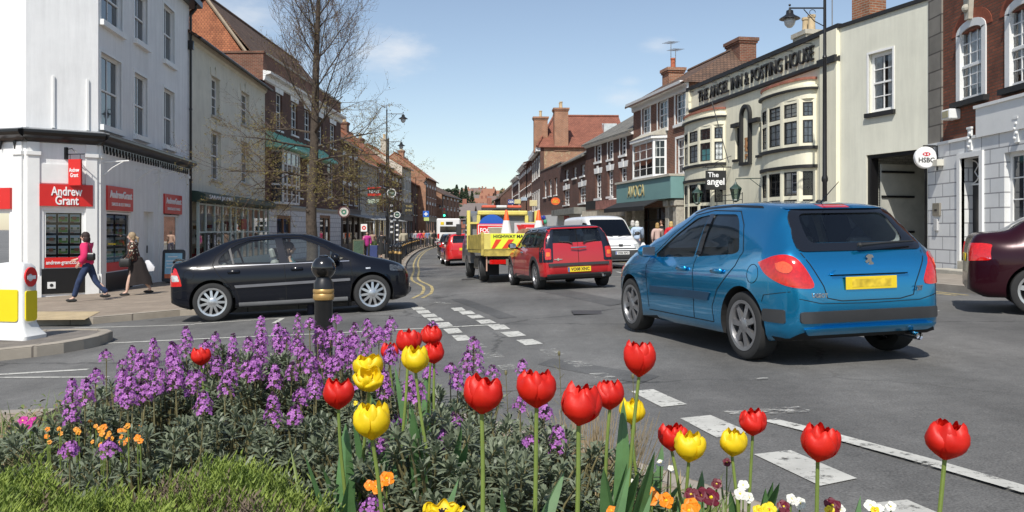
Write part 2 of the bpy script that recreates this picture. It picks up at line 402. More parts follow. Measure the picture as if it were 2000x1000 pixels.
KL = [(-40,16.6),(-20,15.8),(-10.2,15.45),(-8.4,15.02),(-7.3,15.0),(-6.7,15.45),(-6.3,16.0),(-5.2,16.27),(-3.9,16.5),(-3.1,16.75),(-2.6,17.4),(-2.4,18.4),(-2.4,19.8),(-2.7,23),(-3.5,27.3),(-4.3,35),(-5.4,44.8),(-6.8,60),(-8.1,79),(-8.6,100),(-8.2,125),(-7,165)]
KL = [tuple(p) for p in spline(KL, 120)]
KR = [(40,12.2),(20,12.3),(12,12.5),(9.6,12.9),(8.5,13.8),(8.1,15.2),(8.0,18),(7.7,24),(6.4,32),(5.4,38),(4.3,44),(2.4,52.8),(1.2,62),(0,72),(-.9,90),(-2,115),(-3.5,165)]
KR = [tuple(p) for p in spline(KR, 90)]
PH = .115
tag(drape('pavement', KL+[(-40,165)], PH, pave, 1.2), kind='structure')
tag(drape('pavement', KR+[(40,165)], PH, pave_slab, 1.2), kind='structure')
kerb('kerb', KL, PH, side=1); kerb('kerb', KR, PH, side=-1)
ISL = [(-9,-3),(-9,6.3),(-6,6.35),(-3.2,6.3),(-1.4,6.15),(-.5,5.6),(.2,4.6),(.75,3.6),(1.15,2.7),(1.35,1.5),(1.45,0),(1.45,-3)]
ISL = [tuple(p) for p in spline(ISL, 60)]
tag(drape('pavement', ISL, .12, pave, .5), kind='structure')
kerb('kerb', ISL, .12, side=-1, step=.5)
BED = [(-8,-2),(-7,2.5),(-4.2,3.2),(-3.2,4.3),(-2.4,5.3),(-1.3,5.6),(-.6,5.2),(0,4.35),(.55,3.4),(.95,2.6),(1.2,1.5),(1.25,-2)]
BED = [tuple(p) for p in spline(BED, 50)]
SOIL_Z = .56
def bed_z(x, y): return SOIL_Z+.05*math.sin(x*2.1+y)+.04*math.sin(y*3.7-x)
BEDP = None
def soil_z(x, y):
 global BEDP
 BEDP = BEDP or dense(BED, .15); t = min(1, min(math.dist((x, y), q) for q in BEDP)/.45); return (gz(x, y)+.13)*(1-t)+bed_z(x, y)*t
def soil_bed():
 v, f = fill(BED, .25); mb = MB()
 edge = lambda p: min(1, min(math.dist(p, q) for q in dense(BED, .3))/.45)
 mb.add([(p.x, p.y, (gz(p.x, p.y)+.13)*(1-edge(p))+bed_z(p.x, p.y)*edge(p)) for p in v], f)
 return tag(mb.build('soil_bed', soil, smooth=True), kind='structure')
soil_bed()
TI = [(-5.45,11.5),(-5.6,12.2),(-6.2,12.65),(-7.5,12.8),(-11,12.9),(-11,10.2),(-7,10.2),(-6.1,10.45),(-5.6,10.9)]
TI = [tuple(p) for p in spline(TI+[TI[0]], 50)][:-1]
tag(drape('traffic_island', TI, .13, M('island_tarmac', (.17,.15,.13), .9, var=.25, vs=6, bump=.5, bs=80), .6), kind='structure')
kerb('kerb', TI, .135, side=1, closed=True, step=.4)
mk = MB(); wk = MB(); yk = MB()
def quad(mb, pts, h=.005):
 P = [G(*p) for p in pts]; n = 3
 vs = []; fs = []
 for j in range(n+1):
  a = P[0].lerp(P[3], j/n); b = P[1].lerp(P[2], j/n)
  for i in range(n+1):
   q = a.lerp(b, i/n); vs.append((q.x, q.y, gz(q.x, q.y)+h))
 for j in range(n):
  for i in range(n): fs.append((j*(n+1)+i, j*(n+1)+i+1, (j+1)*(n+1)+i+1, (j+1)*(n+1)+i))
 mb.add(vs, fs)
def strip(mb, pts, w, h=.005, px=True):
 P = [G(*p) if px else Vector((p[0], p[1], 0)) for p in pts]
 D = []
 for a, b in zip(P, P[1:]):
  k = max(1, int((b-a).length/.8)); D += [a.lerp(b, i/k) for i in range(k)]
 D.append(P[-1]); vs = []
 for i, p in enumerate(D):
  t = D[min(i+1, len(D)-1)]-D[max(0, i-1)]; t.z = 0; t.normalize(); nn = Vector((-t.y, t.x, 0))*w/2
  for q in (p-nn, p+nn): vs.append((q.x, q.y, gz(q.x, q.y)+h))
 mb.add(vs, [(2*i, 2*i+1, 2*i+3, 2*i+2) for i in range(len(D)-1)])
def z3(*q): return [(600+a/2.5, 600+b/2.5) for a, b in q]
def z4(*q): return [(1200+a/2.5, 650+b/2.5) for a, b in q]
for q in ([(508,3),(560,0),(582,12),(520,15)],[(530,18),(590,15),(605,30),(545,33)],[(555,37),(620,33),(637,47),(572,52)],[(583,56),(650,52),(670,67),(603,72)],[(625,78),(690,74),(712,92),(645,100)],[(663,108),(735,102),(760,125),(690,132)],[(705,140),(775,137),(805,162),(733,167)],
 [(700,5),(755,2),(775,17),(720,20)],[(738,22),(800,18),(822,33),(760,38)],[(778,42),(840,38),(868,52),(805,57)],[(822,65),(890,61),(925,78),(850,83)],[(880,90),(960,86),(992,108),(915,113)],[(942,124),(1030,118),(1070,140),(985,148)],[(1020,162),(1100,157),(1152,180),(1065,188)]):
 quad(mk, z3(*q))
for q in ([(770,182),(850,178),(880,198),(800,202)],[(850,225),(930,222),(965,245),(880,249)],[(925,285),(1005,280),(1040,305),(955,311)],[(1130,208),(1210,204),(1260,235),(1180,240)],[(1250,265),(1330,262),(1400,290),(1310,295)],[(1370,325),(1450,320),(1540,355),(1430,362)]):
 quad(wk, z3(*q))
quad(mk, z4((320,420),(470,405),(662,488),(500,515))); quad(mk, z4((680,597),(860,577),(1185,715),(1005,752)))
quad(mk, z4((1240,838),(1430,820),(1640,910),(1430,940))); quad(mk, z4((80,288),(190,278),(355,352),(230,365)))
quad(wk, z4((520,383),(900,362),(968,385),(600,412)))
quad(wk, z4((640,222),(740,219),(760,227),(660,230)))
strip(mk, [(1502,821),(1600,845),(1800,899),(2000,957),(2400,1080)], .105)
strip(mk, [(188,672),(400,662),(656,651),(976,634)], .09); strip(mk, [(144,641),(300,637),(380,634)], .09); strip(mk, [(380,633),(552,622)], .08)
strip(mk, [(552,622),(535,632)], .08); strip(mk, [(-200,745),(0,732),(172,722)], .1); strip(mk, [(-200,742),(0,738),(212,737)], .06)
strip(mk, [(1180,541),(1228,541)], .1); strip(mk, [(1205,531),(1225,536)], .1); strip(mk, [(1795,606),(1834,608)], .1); strip(wk, [(845,590),(875,594)], .2)
strip(mk, [(-40,640),(20,640)], .08)
tag(mk.build('road_markings', M_white, smooth=False), kind='structure'); tag(wk.build('worn_road_markings', M_worn), kind='structure')
def off(line, d):
 out = []
 for i, p in enumerate(line):
  a = line[max(0, i-1)]; b = line[min(len(line)-1, i+1)]; t = Vector((b[0]-a[0], b[1]-a[1])).normalized(); out.append((p[0]+t.y*d, p[1]-t.x*d))
 return out
seg = [p for p in KL if p[1] > 17.0 and p[0] > -9 and p[0] < 0 and not (p[1] < 18 and p[0] < -3)]
strip(yk, off(seg, .35), .075, px=False); strip(yk, off(seg, .56), .075, px=False)
segr = [p for p in KR if p[1] > 14.5]
strip(yk, off(segr, -.35), .075, px=False); strip(yk, off(segr, -.56), .075, px=False)
tag(yk.build('yellow_lines', M_yel), kind='structure')
tp = [G(50,626,PH), G(165,625,PH), G(196,609,PH), G(60,609,PH)]
tag(drape('tactile_paving', [(p.x, p.y) for p in tp], PH+.006, tactile, .5), kind='structure')
rp_ = MB()
for q in ([(880,585),(905,583),(1010,620),(975,623)],[(1080,700),(1290,735),(1250,750),(1050,712)],[(300,705),(520,690),(530,697),(300,716)],[(1010,560),(1050,556),(1230,590),(1190,598)]): quad(rp_, q, .003)
tag(rp_.build('road_repairs', asphalt('tar_repair', (.088,.087,.084))), kind='structure')
pm = MB()
for x, y, s in ((1.2,13,.3),(-1.2,26,.3),(5.2,19,.3)):
 pm.add([(x-s,y-s,gz(x,y)+.006),(x+s,y-s,gz(x,y)+.006),(x+s,y+s,gz(x,y)+.006),(x-s,y+s,gz(x,y)+.006)], [(0,1,2,3)])
tag(pm.build('drain_covers', M('cast_iron', (.07,.065,.06), .6, .3)), kind='structure')
def hill_z(x, y):
 t = max(0, min(1, (y-190)/480)); s = t*t*(3-2*t)
 return -.2+s*(24+3*math.sin(x*.013+1)+2*math.sin(x*.031)-.012*abs(x+40))+ (0 if y < 700 else 0)
def hill():
 xs = [-900+i*30 for i in range(61)]; ys = [185+i*20 for i in range(42)]; nx = len(xs); mb = MB()
 mb.add([(x, y, hill_z(x, y)) for y in ys for x in xs], [(j*nx+i, j*nx+i+1, (j+1)*nx+i+1, (j+1)*nx+i) for j in range(len(ys)-1) for i in range(nx-1)])
 return tag(mb.build('hill', M('hill_ground', (.075,.085,.045), .95, var=.5, vs=.05), smooth=True), kind='structure')
hill()
# ================= buildings =================
red_brick = brick_mat('red_brick', (.20,.065,.035), (.13,.045,.028), (.20,.15,.11), var=.3)
dark_brick = brick_mat('dark_red_brick', (.13,.045,.03), (.085,.032,.022), (.13,.10,.08), var=.35)
bright_brick = brick_mat('orange_brick', (.36,.13,.06), (.27,.10,.05), (.33,.27,.20), var=.3)
patchy_brick = brick_mat('patchy_orange_brick', (.38,.17,.08), (.30,.11,.055), (.36,.30,.22), var=.3, patch=(.42,.33,.20))
bank_brick = brick_mat('bank_brick', (.24,.07,.035), (.15,.048,.028), (.10,.06,.04), var=.35)
white_wall = M('white_render', (.80,.80,.79), .75, var=.06, vs=.8, bump=.15, bs=4)
white_paint = M('white_paint', (.78,.78,.76), .5, var=.04)
white_stone = brick_mat('white_painted_ashlar', (.72,.72,.71), (.66,.67,.67), (.30,.30,.31), bw=.72, bh=.33, ms=.016, var=.07)
cream_wall = M('cream_render', (.66,.63,.52), .8, var=.10, vs=1.2, bump=.2, bs=6)
angel_cream = M('inn_cream_paint', (.80,.76,.59), .7, var=.05, vs=.9, bump=.1, bs=4)
carr_cream = M('archway_cream_paint', (.70,.69,.58), .75, var=.07, vs=.7, bump=.12, bs=5)
black_gloss = M('black_gloss_paint', (.012,.012,.013), .3, var=.1)
black_matt = M('black_paint', (.018,.018,.018), .6, var=.2)
grey_stone = brick_mat('grey_quoin_stone', (.24,.22,.19), (.19,.175,.15), (.09,.08,.07), bw=1.2, bh=.46, ms=.02, var=.2)
old_tile = brick_mat('brown_roof_tile', (.15,.085,.055), (.105,.065,.045), (.03,.02,.015), bw=.17, bh=.11, ms=.012, var=.35)
red_tile = brick_mat('red_roof_tile', (.33,.12,.075), (.24,.085,.055), (.06,.03,.02), bw=.17, bh=.11, ms=.012, var=.25)
orange_tile = brick_mat('orange_roof_tile', (.45,.17,.08), (.34,.12,.06), (.10,.045,.025), bw=.17, bh=.11, ms=.01, var=.3)
slate = brick_mat('grey_slate', (.20,.19,.165), (.15,.145,.13), (.04,.04,.035), bw=.25, bh=.16, ms=.01, var=.3)
lead = M('lead_flashing', (.22,.23,.24), .6, .2)
copper = M('verdigris_copper', (.30,.62,.48), .75, var=.25, vs=6)
stone = M('pale_stone', (.45,.42,.35), .85, var=.15, vs=6, bump=.3)
clay = M('buff_clay', (.52,.40,.24), .8, var=.15)
wood_brown = M('varnished_oak', (.22,.10,.04), .45, var=.25, vs=4)
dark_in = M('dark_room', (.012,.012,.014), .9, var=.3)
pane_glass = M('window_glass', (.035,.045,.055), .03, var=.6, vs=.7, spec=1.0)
clear_glass = glass_mat('clear_glass', (.93,.95,.95))
net = M('net_curtain', (.85,.86,.84), .9, var=.35, vs=9)
blind = M('white_blind', (.62,.62,.58), .8, var=.1)
gutter_black = black_gloss
XO = {}
class Fac:
 def __init__(s, root, p0, p1, side):    # side 'L': the facade seen on the left; x runs away; 'R': x runs towards the camera
  s.root = root
  a, b = (Vector(p0), Vector(p1))
  if side == 'R': a, b = b, a         # p0 near, p1 far
  s.a = a; s.d = (b-a).normalized(); s.len = (b-a).length; s.ang = math.atan2(s.d.y, s.d.x)
 def uv(s, px, py):
  k = (px-1000)/FPX
  u = (k*s.a.y-s.a.x)/(s.d.x-k*s.d.y); Y = s.a.y+u*s.d.y
  return u, CZ+(HY-py)/FPX*Y
 def put(s, o, parent=None):
  if parent is None:
   r = s.root; o.parent = r
   o.location = (s.a.x-r.location.x, s.a.y-r.location.y, -r.location.z); o.rotation_euler = (0, 0, s.ang)
  else: o.parent = parent
  return o
 def build(s, mb, name, mats, parent=None, smooth=False): return s.put(mb.build(name, mats, None, smooth=smooth), parent)
 def rect(s, r):     # px0, px1, top y and bottom y measured at px0
  (u0, zt), (u1, _), (_, zb) = s.uv(r[0], r[2]), s.uv(r[1], r[2]), s.uv(r[0], r[3])
  return min(u0, u1), max(u0, u1), zb, zt
 def wall(s, z0, z1, holes, mat, name='wall', u0=0, u1=None, th=.28, y=0, ends=True):
  u1 = s.len if u1 is None else u1
  holes = [h for h in holes if h[1] > u0 and h[0] < u1]
  xs = sorted(set([u0, u1]+[min(max(v, u0), u1) for h in holes for v in h[:2]])); zs = sorted(set([z0, z1]+[min(max(v, z0), z1) for h in holes for v in h[2:4]]))
  mb = MB()
  for i in range(len(xs)-1):
   for j in range(len(zs)-1):
    cx, cz = (xs[i]+xs[i+1])/2, (zs[j]+zs[j+1])/2
    if any(h[0] < cx < h[1] and h[2] < cz < h[3] for h in holes): continue
    mb.add([(xs[i],y,zs[j]),(xs[i+1],y,zs[j]),(xs[i+1],y,zs[j+1]),(xs[i],y,zs[j+1])], [(0,1,2,3)])
  for h in holes:
   a, b, c, d = h[:4]
   mb.add([(a,y,c),(b,y,c),(b,y,d),(a,y,d),(a,y+th,c),(b,y+th,c),(b,y+th,d),(a,y+th,d)], [(0,4,5,1),(1,5,6,2),(2,6,7,3),(3,7,4,0)])
  if ends: mb.add([(u0,y,z0),(u0,y+th,z0),(u0,y+th,z1),(u0,y,z1),(u1,y,z0),(u1,y+th,z0),(u1,y+th,z1),(u1,y,z1)], [(0,1,2,3),(4,7,6,5),(3,2,6,7)])
  o = mb.build(name, mat, None, fixn=False); return s.put(o)
 def body(s, depth, z0, z1, mat, name='side_wall', u0=0, u1=None, y=.28):
  u1 = s.len if u1 is None else u1; mb = MB()
  mb.box(u0+.002, u1-.002, y+.25, depth, z0, z1-.01); 
  mb.box(u0+.001, u0+.26, y, y+.252, z0, z1-.012); mb.box(u1-.26, u1-.001, y, y+.252, z0, z1-.012)
  return s.build(mb, name, mat)
 def roof(s, z, depth, rise, mat, name='roof', u0=None, u1=None, over=.25, front=.3, gable=None, ridge=.5, hip=0, hip0=None):
  u0 = -over if u0 is None else u0; u1 = s.len+over if u1 is None else u1; ym = depth*ridge; t = .12
  h0 = hip if hip0 is None else hip0
  mb = MB()
  k = rise/ym
  def sheet(dz):
   return [(u0, -front, z-front*k+dz), (u1, -front, z-front*k+dz), (u1-hip, ym, z+rise+dz), (u0+h0, ym, z+rise+dz), (u1, depth+front, z-front*k*ym/(depth-ym)+dz), (u0, depth+front, z-front*k*ym/(depth-ym)+dz)]
  a = sheet(0); b = sheet(t); n = 6
  mb.add(a+b, [(0,3,2,1),(3,5,4,2),(6,7,8,9),(9,8,10,11),(0,1,7,6),(5,11,10,4)]+([(1,2,8,7),(2,4,10,8),(0,6,9,3),(3,9,11,5)] if not (hip or h0) else [(1,2,8,7),(2,4,10,8),(0,6,9,3),(3,9,11,5),(7,10,8),(6,9,11)]))
  o = s.build(mb, name, mat)
  rg = MB(); rg.tube([(u0+h0, ym, z+rise+t), (u1-hip, ym, z+rise+t)], .11, 6); s.build(rg, 'ridge_tiles', mat, o)
  if gable and not (hip or h0):
   for uu in (0.003, s.len-.003):
    g = MB(); g.add([(uu, .02, z-.02), (uu, depth-.02, z-.02), (uu, ym, z+rise-.02*k)], [(0,1,2)]); s.build(g, 'gable', gable)
  return o
 def chimney(s, u, y, z0, z1, w, d, mat, pots=2, capm=None):
  mb = MB(); mb.box(u-w/2, u+w/2, y-d/2, y+d/2, z0, z1-.25); mb.box(u-w/2-.05, u+w/2+.05, y-d/2-.05, y+d/2+.05, z1-.25, z1-.15); mb.box(u-w/2-.1, u+w/2+.1, y-d/2-.1, y+d/2+.1, z1-.15, z1)
  o = s.build(mb, 'chimney', mat)
  for i in range(pots):
   pm = MB(); pm.lathe([(.13,0),(.12,.1),(.11,.45),(.135,.47),(.135,.55),(.09,.55),(.09,.3)], 12, (u+(i-(pots-1)/2)*w/max(1, pots)*1.0, y, z1)); s.build(pm, 'chimney_pot', capm or clay, o, True)
  return o
 def window(s, r, nx=2, nz=1, frame=white_paint, sill=white_paint, fw=.07, inset=.12, lintel=None, glass=None, curtain=None, sash=True, reveal=None, sd=.09, bar=.028, arch=0, px=True, surround=None, sh=.09, y=0, open_=0):
  u0, u1, z0, z1 = s.rect(r) if px else r
  mb = MB(); y0 = y+inset; y1 = y0+.06
  mb.box(u0, u0+fw, y0, y1, z0, z1); mb.box(u1-fw, u1, y0, y1, z0, z1); mb.box(u0+fw, u1-fw, y0, y1, z0, z0+fw); mb.box(u0+fw, u1-fw, y0, y1, z1-fw, z1)
  a, b, c, d = u0+fw, u1-fw, z0+fw, z1-fw; m = (c+d)/2
  if sash:
   mb.box(a, b, y0-.012, y1-.01, m-.025, m+.025)
   zz = [(c, m-.025), (m+.025, d)]
  else: zz = [(c, d)]
  for q0, q1 in zz:
   for i in range(1, nx):
    x = a+(b-a)*i/nx; mb.box(x-bar/2, x+bar/2, y0+.012, y1-.012, q0, q1)
   for j in range(1, nz):
    z = q0+(q1-q0)*j/nz; mb.box(a, b, y0+.015, y1-.015, z-bar/2, z+bar/2)
  if surround:
   w = surround; mb.box(u0-w, u0, y-.025, y+.02, z0, z1+w); mb.box(u1, u1+w, y-.025, y+.02, z0, z1+w); mb.box(u0, u1, y-.025, y+.02, z1, z1+w)
  w_ = s.build(mb, 'window', frame)
  g = MB(); g.add([(a-.01,y0+.035,c-.01),(b+.01,y0+.035,c-.01),(b+.01,y0+.035,d+.01),(a-.01,y0+.035,d+.01)], [(0,1,2,3)]); s.build(g, 'pane', clear_glass if curtain else (glass or pane_glass), w_)
  if curtain:
   cm = MB(); n = 14; vs = []; fs = []
   parts = [(a, a+(b-a)*.36), (b-(b-a)*.36, b)] if curtain == 'drapes' else [(a, b)]
   for (p, q) in parts:
    for i in range(n+1):
     x = p+(q-p)*i/n; yy = y0+.065+.015*math.sin(i*2.2); vs += [(x, yy, c), (x, yy, d)]
    k = len(vs)-2*(n+1); fs += [(k+2*i, k+2*i+2, k+2*i+3, k+2*i+1) for i in range(n)]
   cm.add(vs, fs); s.build(cm, 'curtain', net if curtain != 'blind' else blind, w_)
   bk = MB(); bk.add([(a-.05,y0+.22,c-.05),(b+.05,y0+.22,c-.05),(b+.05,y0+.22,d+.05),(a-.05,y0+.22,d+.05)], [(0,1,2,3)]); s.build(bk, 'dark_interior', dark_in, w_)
  if sill:
   sm = MB(); sm.box(u0-.1, u1+.1, y-sd, y+inset+.02, z0-sh, z0-.002); s.build(sm, 'sill', sill, w_)
  if lintel:
   lm = MB(); uc = (u0+u1)/2; H = .32
   lm.prism([(u0-.14, z1+.004), (u1+.14, z1+.004), (u1+.24, z1+H), (u0-.24, z1+H)], y-.03, y+.01)
   lm.prism([(uc-.09, z1+.0), (uc+.09, z1+.0), (uc+.14, z1+H+.12), (uc-.14, z1+H+.12)], y-.06, y-.031)
   s.build(lm, 'lintel', lintel, w_)
  return (u0, u1, z0, z1)
 def strip(s, prof, u0, u1, mat, name, parent=None):       # moulding: profile (y, z) swept along the facade
  mb = MB(); n = len(prof)
  mb.loft([[(u, p[0], p[1]) for p in prof] for u in (u0, u1)], True, True); return s.build(mb, name, mat, parent)
 def tex(s, name, st, u, z, size, mat, y=-.02, ext=.01, off=0, sx=1, parent=None, width=None, shear=0):
  o = text(name, st, (0,0,0), size, mat, None, ext, off, sx, shear=shear, width=width)
  if parent is None:
   s.put(o); o.location = Vector(o.location)+Matrix.Rotation(s.ang, 3, 'Z') @ Vector((u, y, z)); o.rotation_euler = (R(90), 0, s.ang)
  else: o.parent = parent; o.location = (u, y, z)
  return o
def bldg(name, p, label, cat='building', group=None):
 e = empty(name, (p[0], p[1], gz(*p)+.1)); return tag(e, label, cat, group)
def H(F, rs): return [F.rect(r) for r in rs]

B = bldg('corner_building', (-11.6,24.4), 'white rendered three storey corner building with red estate agent fascias and black cornice', 'building')
C0, C1, C2 = (-13.0,23.27), (-11.6,24.4), (-12.8,34.5)
FA = Fac(B, (-22.5,26.37), C0, 'L'); FB = Fac(B, C0, C1, 'L'); FC = Fac(B, C1, C2, 'L')
EZ = CZ+8.85; GZ0 = -.7; FZ = CZ+2.35      # eaves, base, top of shopfront storey
upC = [(196,238,-70,38),(262,287,-22,75),(319,340,5,115),(196,236,100,243),(262,287,140,262),(319,340,170,282)]
hC = H(FC, upC)
shopC = [(208,256,412,533),(320,350,412,516)]; doorC = [(281,300,413,565)]
FC.wall(GZ0, EZ, hC+H(FC, shopC)+H(FC, doorC), white_wall)
for r in upC: FC.window(r, 2, 1, fw=.08, inset=.1, sd=.13, surround=.09, sh=.16)
FB.wall(GZ0, EZ, H(FB, [(85,165,411,542)]), white_wall)
FA.wall(GZ0, EZ, [(FA.len-4.2, FA.len-.55, .2, 2.0)], white_wall)
cb = MB(); pts = [(-22.4,26.7),(-13.0,23.8),(-12.1,24.6),(-13.2,34.3),(-22,36)]
cb.prism([(p[0]-B.location.x, p[1]-B.location.y) for p in pts], GZ0-B.location.z, EZ-B.location.z-.02, plane='xy'); cb.build('inner_wall', dark_in, B)
rf = MB(); pts = [(-22.9,26.0),(-13.0,22.85),(-11.15,24.3),(-12.4,34.9),(-22,36.5)]
rf.prism([(p[0]-B.location.x, p[1]-B.location.y) for p in pts], EZ-B.location.z-.0, EZ-B.location.z+.22, plane='xy'); rf.build('eaves_gutter', black_gloss, B)
for F, a, b in ((FA, 0, FA.len+.1), (FB, -.1, FB.len+.12), (FC, -.1, FC.len-.05)):
 F.strip([(0,FZ),(-.08,FZ+.02),(-.16,FZ+.1),(-.28,FZ+.16),(-.34,FZ+.24),(-.34,FZ+.3),(0,FZ+.36)], a, b, black_gloss, 'cornice')
 F.strip([(0,FZ+.361),(-.33,FZ+.301),(-.34,FZ+.32),(0,FZ+.39)], a, b, lead, 'lead_capping')
dent = MB(); pts = [(FC.len-.1,FZ+.03),(.1,FZ+.03)]
for i in range(34):
 u = .25+i*.285
 if u < FC.len-.2: pts += [(u-.06,FZ+.01),(u-.05,FZ-.08),(u-.015,FZ-.13),(u,FZ-.2),(u+.015,FZ-.13),(u+.05,FZ-.08),(u+.06,FZ+.01)]
dent.prism(pts, -.1, -.04)
FC.build(dent, 'cornice_drops', black_gloss)
dent = MB()
for i in range(22):
 u = FA.len-.3-i*.5; dent.prism([(u-.05,FZ+.02),(u+.05,FZ+.02),(u+.015,FZ-.1),(u,FZ-.2),(u-.015,FZ-.1)], -.1, -.04)
FA.build(dent, 'cornice_drops', black_gloss)
for px, yt, yb in ((104,148,248),(171,155,253)):
 vb = MB(); u, zt = FB.uv(px, yt); _, zb = FB.uv(px, yb); vb.box(u-.025, u+.025, -.05, .0, zb, zt); vb.box(u-.035, u+.035, -.06, .0, zb-.03, zb); FB.build(vb, 'sign_batten', white_paint)
pl = MB()
for F, us in ((FB, [.02, FB.len-.34]), (FC, [.0, FC.uv(309,400)[0], FC.len-.5]), (FA, [FA.len-.38, FA.len-4.8])):
 for u in us:
  pl = MB(); w = .3 if F is not FC else .26
  pl.box(u+.01, u+w, -.06, 0, GZ0+.3, FZ-.0); pl.box(u, u+w+.04, -.09, 0, GZ0+.3, GZ0+.95); pl.box(u-.01, u+w+.03, -.1, 0, FZ-.35, FZ-.25)
  F.build(pl, 'pilaster', white_paint)
red_sign = M('red_sign', (.62,.022,.018), .35, var=.04); red_dull = red_sign
tw = M('sign_white', (.85,.85,.85), .5, var=.02)
def shopwin(F, r, base, fascia_h, posters=None, nx=3, nz=5, textstr=None, tsize=.3, sub=None, rz=None, px=True):
 u0, u1, z0, z1 = F.rect(r) if px else r
 mb = MB(); w = .06
 mb.box(u0-.02, u0+w, .03, .1, z0, z1); mb.box(u1-w, u1+.02, .03, .1, z0, z1); mb.box(u0+w, u1-w, .03, .1, z1-w, z1); mb.box(u0+w, u1-w, .03, .1, z0, z0+w)
 o = F.build(mb, 'shop_window', white_paint)
 g = MB(); g.add([(u0,.07,z0),(u1,.07,z0),(u1,.07,z1),(u0,.07,z1)], [(0,1,2,3)]); F.build(g, 'pane', glass_mat('shop_glass', (.85,.88,.88)), o)
 b = MB(); b.box(u0, u1, .27, .29, z0, z1); F.build(b, 'display_board', black_matt, o)
 sb = MB(); sb.box(u0-.05, u1+.05, -.03, .12, base, z0-.003); F.build(sb, 'stall_riser', black_gloss, o)
 if posters:
  pm = MB(); rnd = random.Random(int(u0*100)+posters)
  W, Hh = (u1-u0-2*w), (z1-z0-2*w)
  for i in range(nx):
   for j in range(nz):
    cw, ch = W/nx, Hh/nz; a = u0+w+i*cw+cw*.09; c = z0+w+j*ch+ch*.12
    pm.box(a, a+cw*.82, .14, .15, c, c+ch*.76, 0)
    pm.box(a+.01, a+cw*.82-.01, .134, .139, c+ch*.06, c+ch*.36, 3+rnd.randrange(2)); pm.box(a+.01, a+cw*.82-.01, .134, .139, c+ch*.37, c+ch*.52, 5); pm.box(a+.01, a+cw*.82-.01, .134, .139, c+ch*.53, c+ch*.72, 2)
    hx = a+cw*(.15+.2*rnd.random()); pm.box(hx, hx+cw*.35, .129, .1335, c+ch*.25, c+ch*.55, 6+rnd.randrange(2))
    pm.box(a+.01, a+cw*.3, .129, .1335, c+.004, c+ch*.05, 1)
  F.build(pm, 'property_posters', [tw, red_sign, M('poster_sky', (.55,.7,.85), .5), M('poster_green', (.25,.45,.12), .5, var=.4, vs=20), M('poster_drive', (.5,.47,.42), .5, var=.4, vs=20), M('poster_tree', (.05,.12,.03), .5, var=.5, vs=30), M('poster_brick', (.4,.16,.09), .5), M('poster_house', (.8,.75,.65), .5)], o)
 return o, (u0, u1, z0, z1)
o, q = shopwin(FB, (85,165,411,525), -.25, .5, posters=1)
rb = MB(); rb.box(q[0]+.03, q[1]-.03, .02, .028, q[2]+.02, q[2]+.3); F_ = FB.build(rb, 'red_window_strip', red_sign, o)
FB.tex('web_address', 'andrew-grant.co.uk', (q[0]+q[1])/2, q[2]+.16, .15, tw, y=.012, ext=.003, off=.002, parent=o, width=.9)
u0, u1, z0, z1 = FB.rect((76,180,359,402))
mb = MB(); mb.box(u0, u1, -.09, -.0, z0, z1); fb = FB.build(mb, 'fascia', red_sign)
FB.tex('lettering', 'Andrew', (u0+u1)/2, z1-.2, .34, tw, y=-.1, off=.006, parent=fb, width=.78); FB.tex('lettering', 'Grant', (u0+u1)/2, z1-.45, .34, tw, y=-.1, off=.006, parent=fb, width=.58)
mb = MB(); mb.box(u0-.05, u1+.05, -.02, 0, z1+.03, z1+.55); FB.build(mb, 'fascia_panel', white_paint)
v = MB(); cu, cz = FB.uv(100,557); v.box(cu-.1, cu+.1, -.045, -.031, cz-.09, cz+.09); vo = FB.build(v, 'wall_vent', white_paint); v = MB(); v.lathe([(.045,-.052),(.045,-.0455)], 14, (cu,0,cz), 'y'); FB.build(v, 'vent_hole', black_matt, vo)
for (pxs, ins, xf) in (((207,257,362,410), (208,256,413,533), 1), ((319,353,378,417), (320,350,419,516), 2)):
 u0, u1, z0, z1 = FC.rect(pxs); mb = MB(); mb.box(u0, u1, -.05, .0, z0, z1); fo = FC.build(mb, 'fascia', red_sign)
 FC.tex('lettering', 'AndrewGrant', (u0+u1)/2, z1-(z1-z0)*.35, .3, tw, y=-.06, off=.008, parent=fo, width=(u1-u0)*.86)
 FC.tex('lettering', 'SALES & LETTINGS', (u0+u1)/2, z0+(z1-z0)*.25, .14, tw, y=-.06, parent=fo, width=(u1-u0)*.72)
 o, q = shopwin(FC, ins, -.35, .5, posters=2, nx=2, nz=5)
 rb = MB(); rb.box(q[0]+.03, q[1]-.03, .02, .028, q[2]+.02, q[2]+.28); FC.build(rb, 'red_window_strip', red_sign, o)
u0, u1, z0, z1 = FC.rect(doorC[0]); mb = MB(); mb.box(u0, u1, .2, .26, z0, z1); d_ = FC.build(mb, 'door', white_paint); k = MB(); k.box(u1-.12, u1-.08, .17, .2, .7, .95); FC.build(k, 'handle', black_matt, d_)
u0, u1 = FA.len-4.2, FA.len-.55
o, q = shopwin(FA, (u0, u1, .2, 2.0), -.35, .5, posters=3, nx=6, nz=4, px=False)
mb = MB(); mb.box(u0-.3, u1+.08, -.07, 0, 2.05, 2.62); fo = FA.build(mb, 'fascia', red_sign)
FA.tex('lettering', 'Andrew Grant', (u0+u1)/2, 2.33, .42, tw, y=-.08, off=.008, parent=fo, width=3.1)
mb = MB(); ux = FC.len-.12; mb.tube([(ux,-.3,EZ+.02),(ux,-.28,EZ-.15),(ux,-.09,EZ-.4),(ux,-.09,-.3)], .05, 8); mb.box(ux-.1,ux+.1,-.2,0,EZ-1.75,EZ-1.4); mb.lathe([(.065,0),(.065,.08)],8,(ux,-.09,3.4)); mb.lathe([(.065,0),(.065,.08)],8,(ux,-.09,6.2)); FC.build(mb, 'downpipe', black_gloss, None, True)
mb = MB()
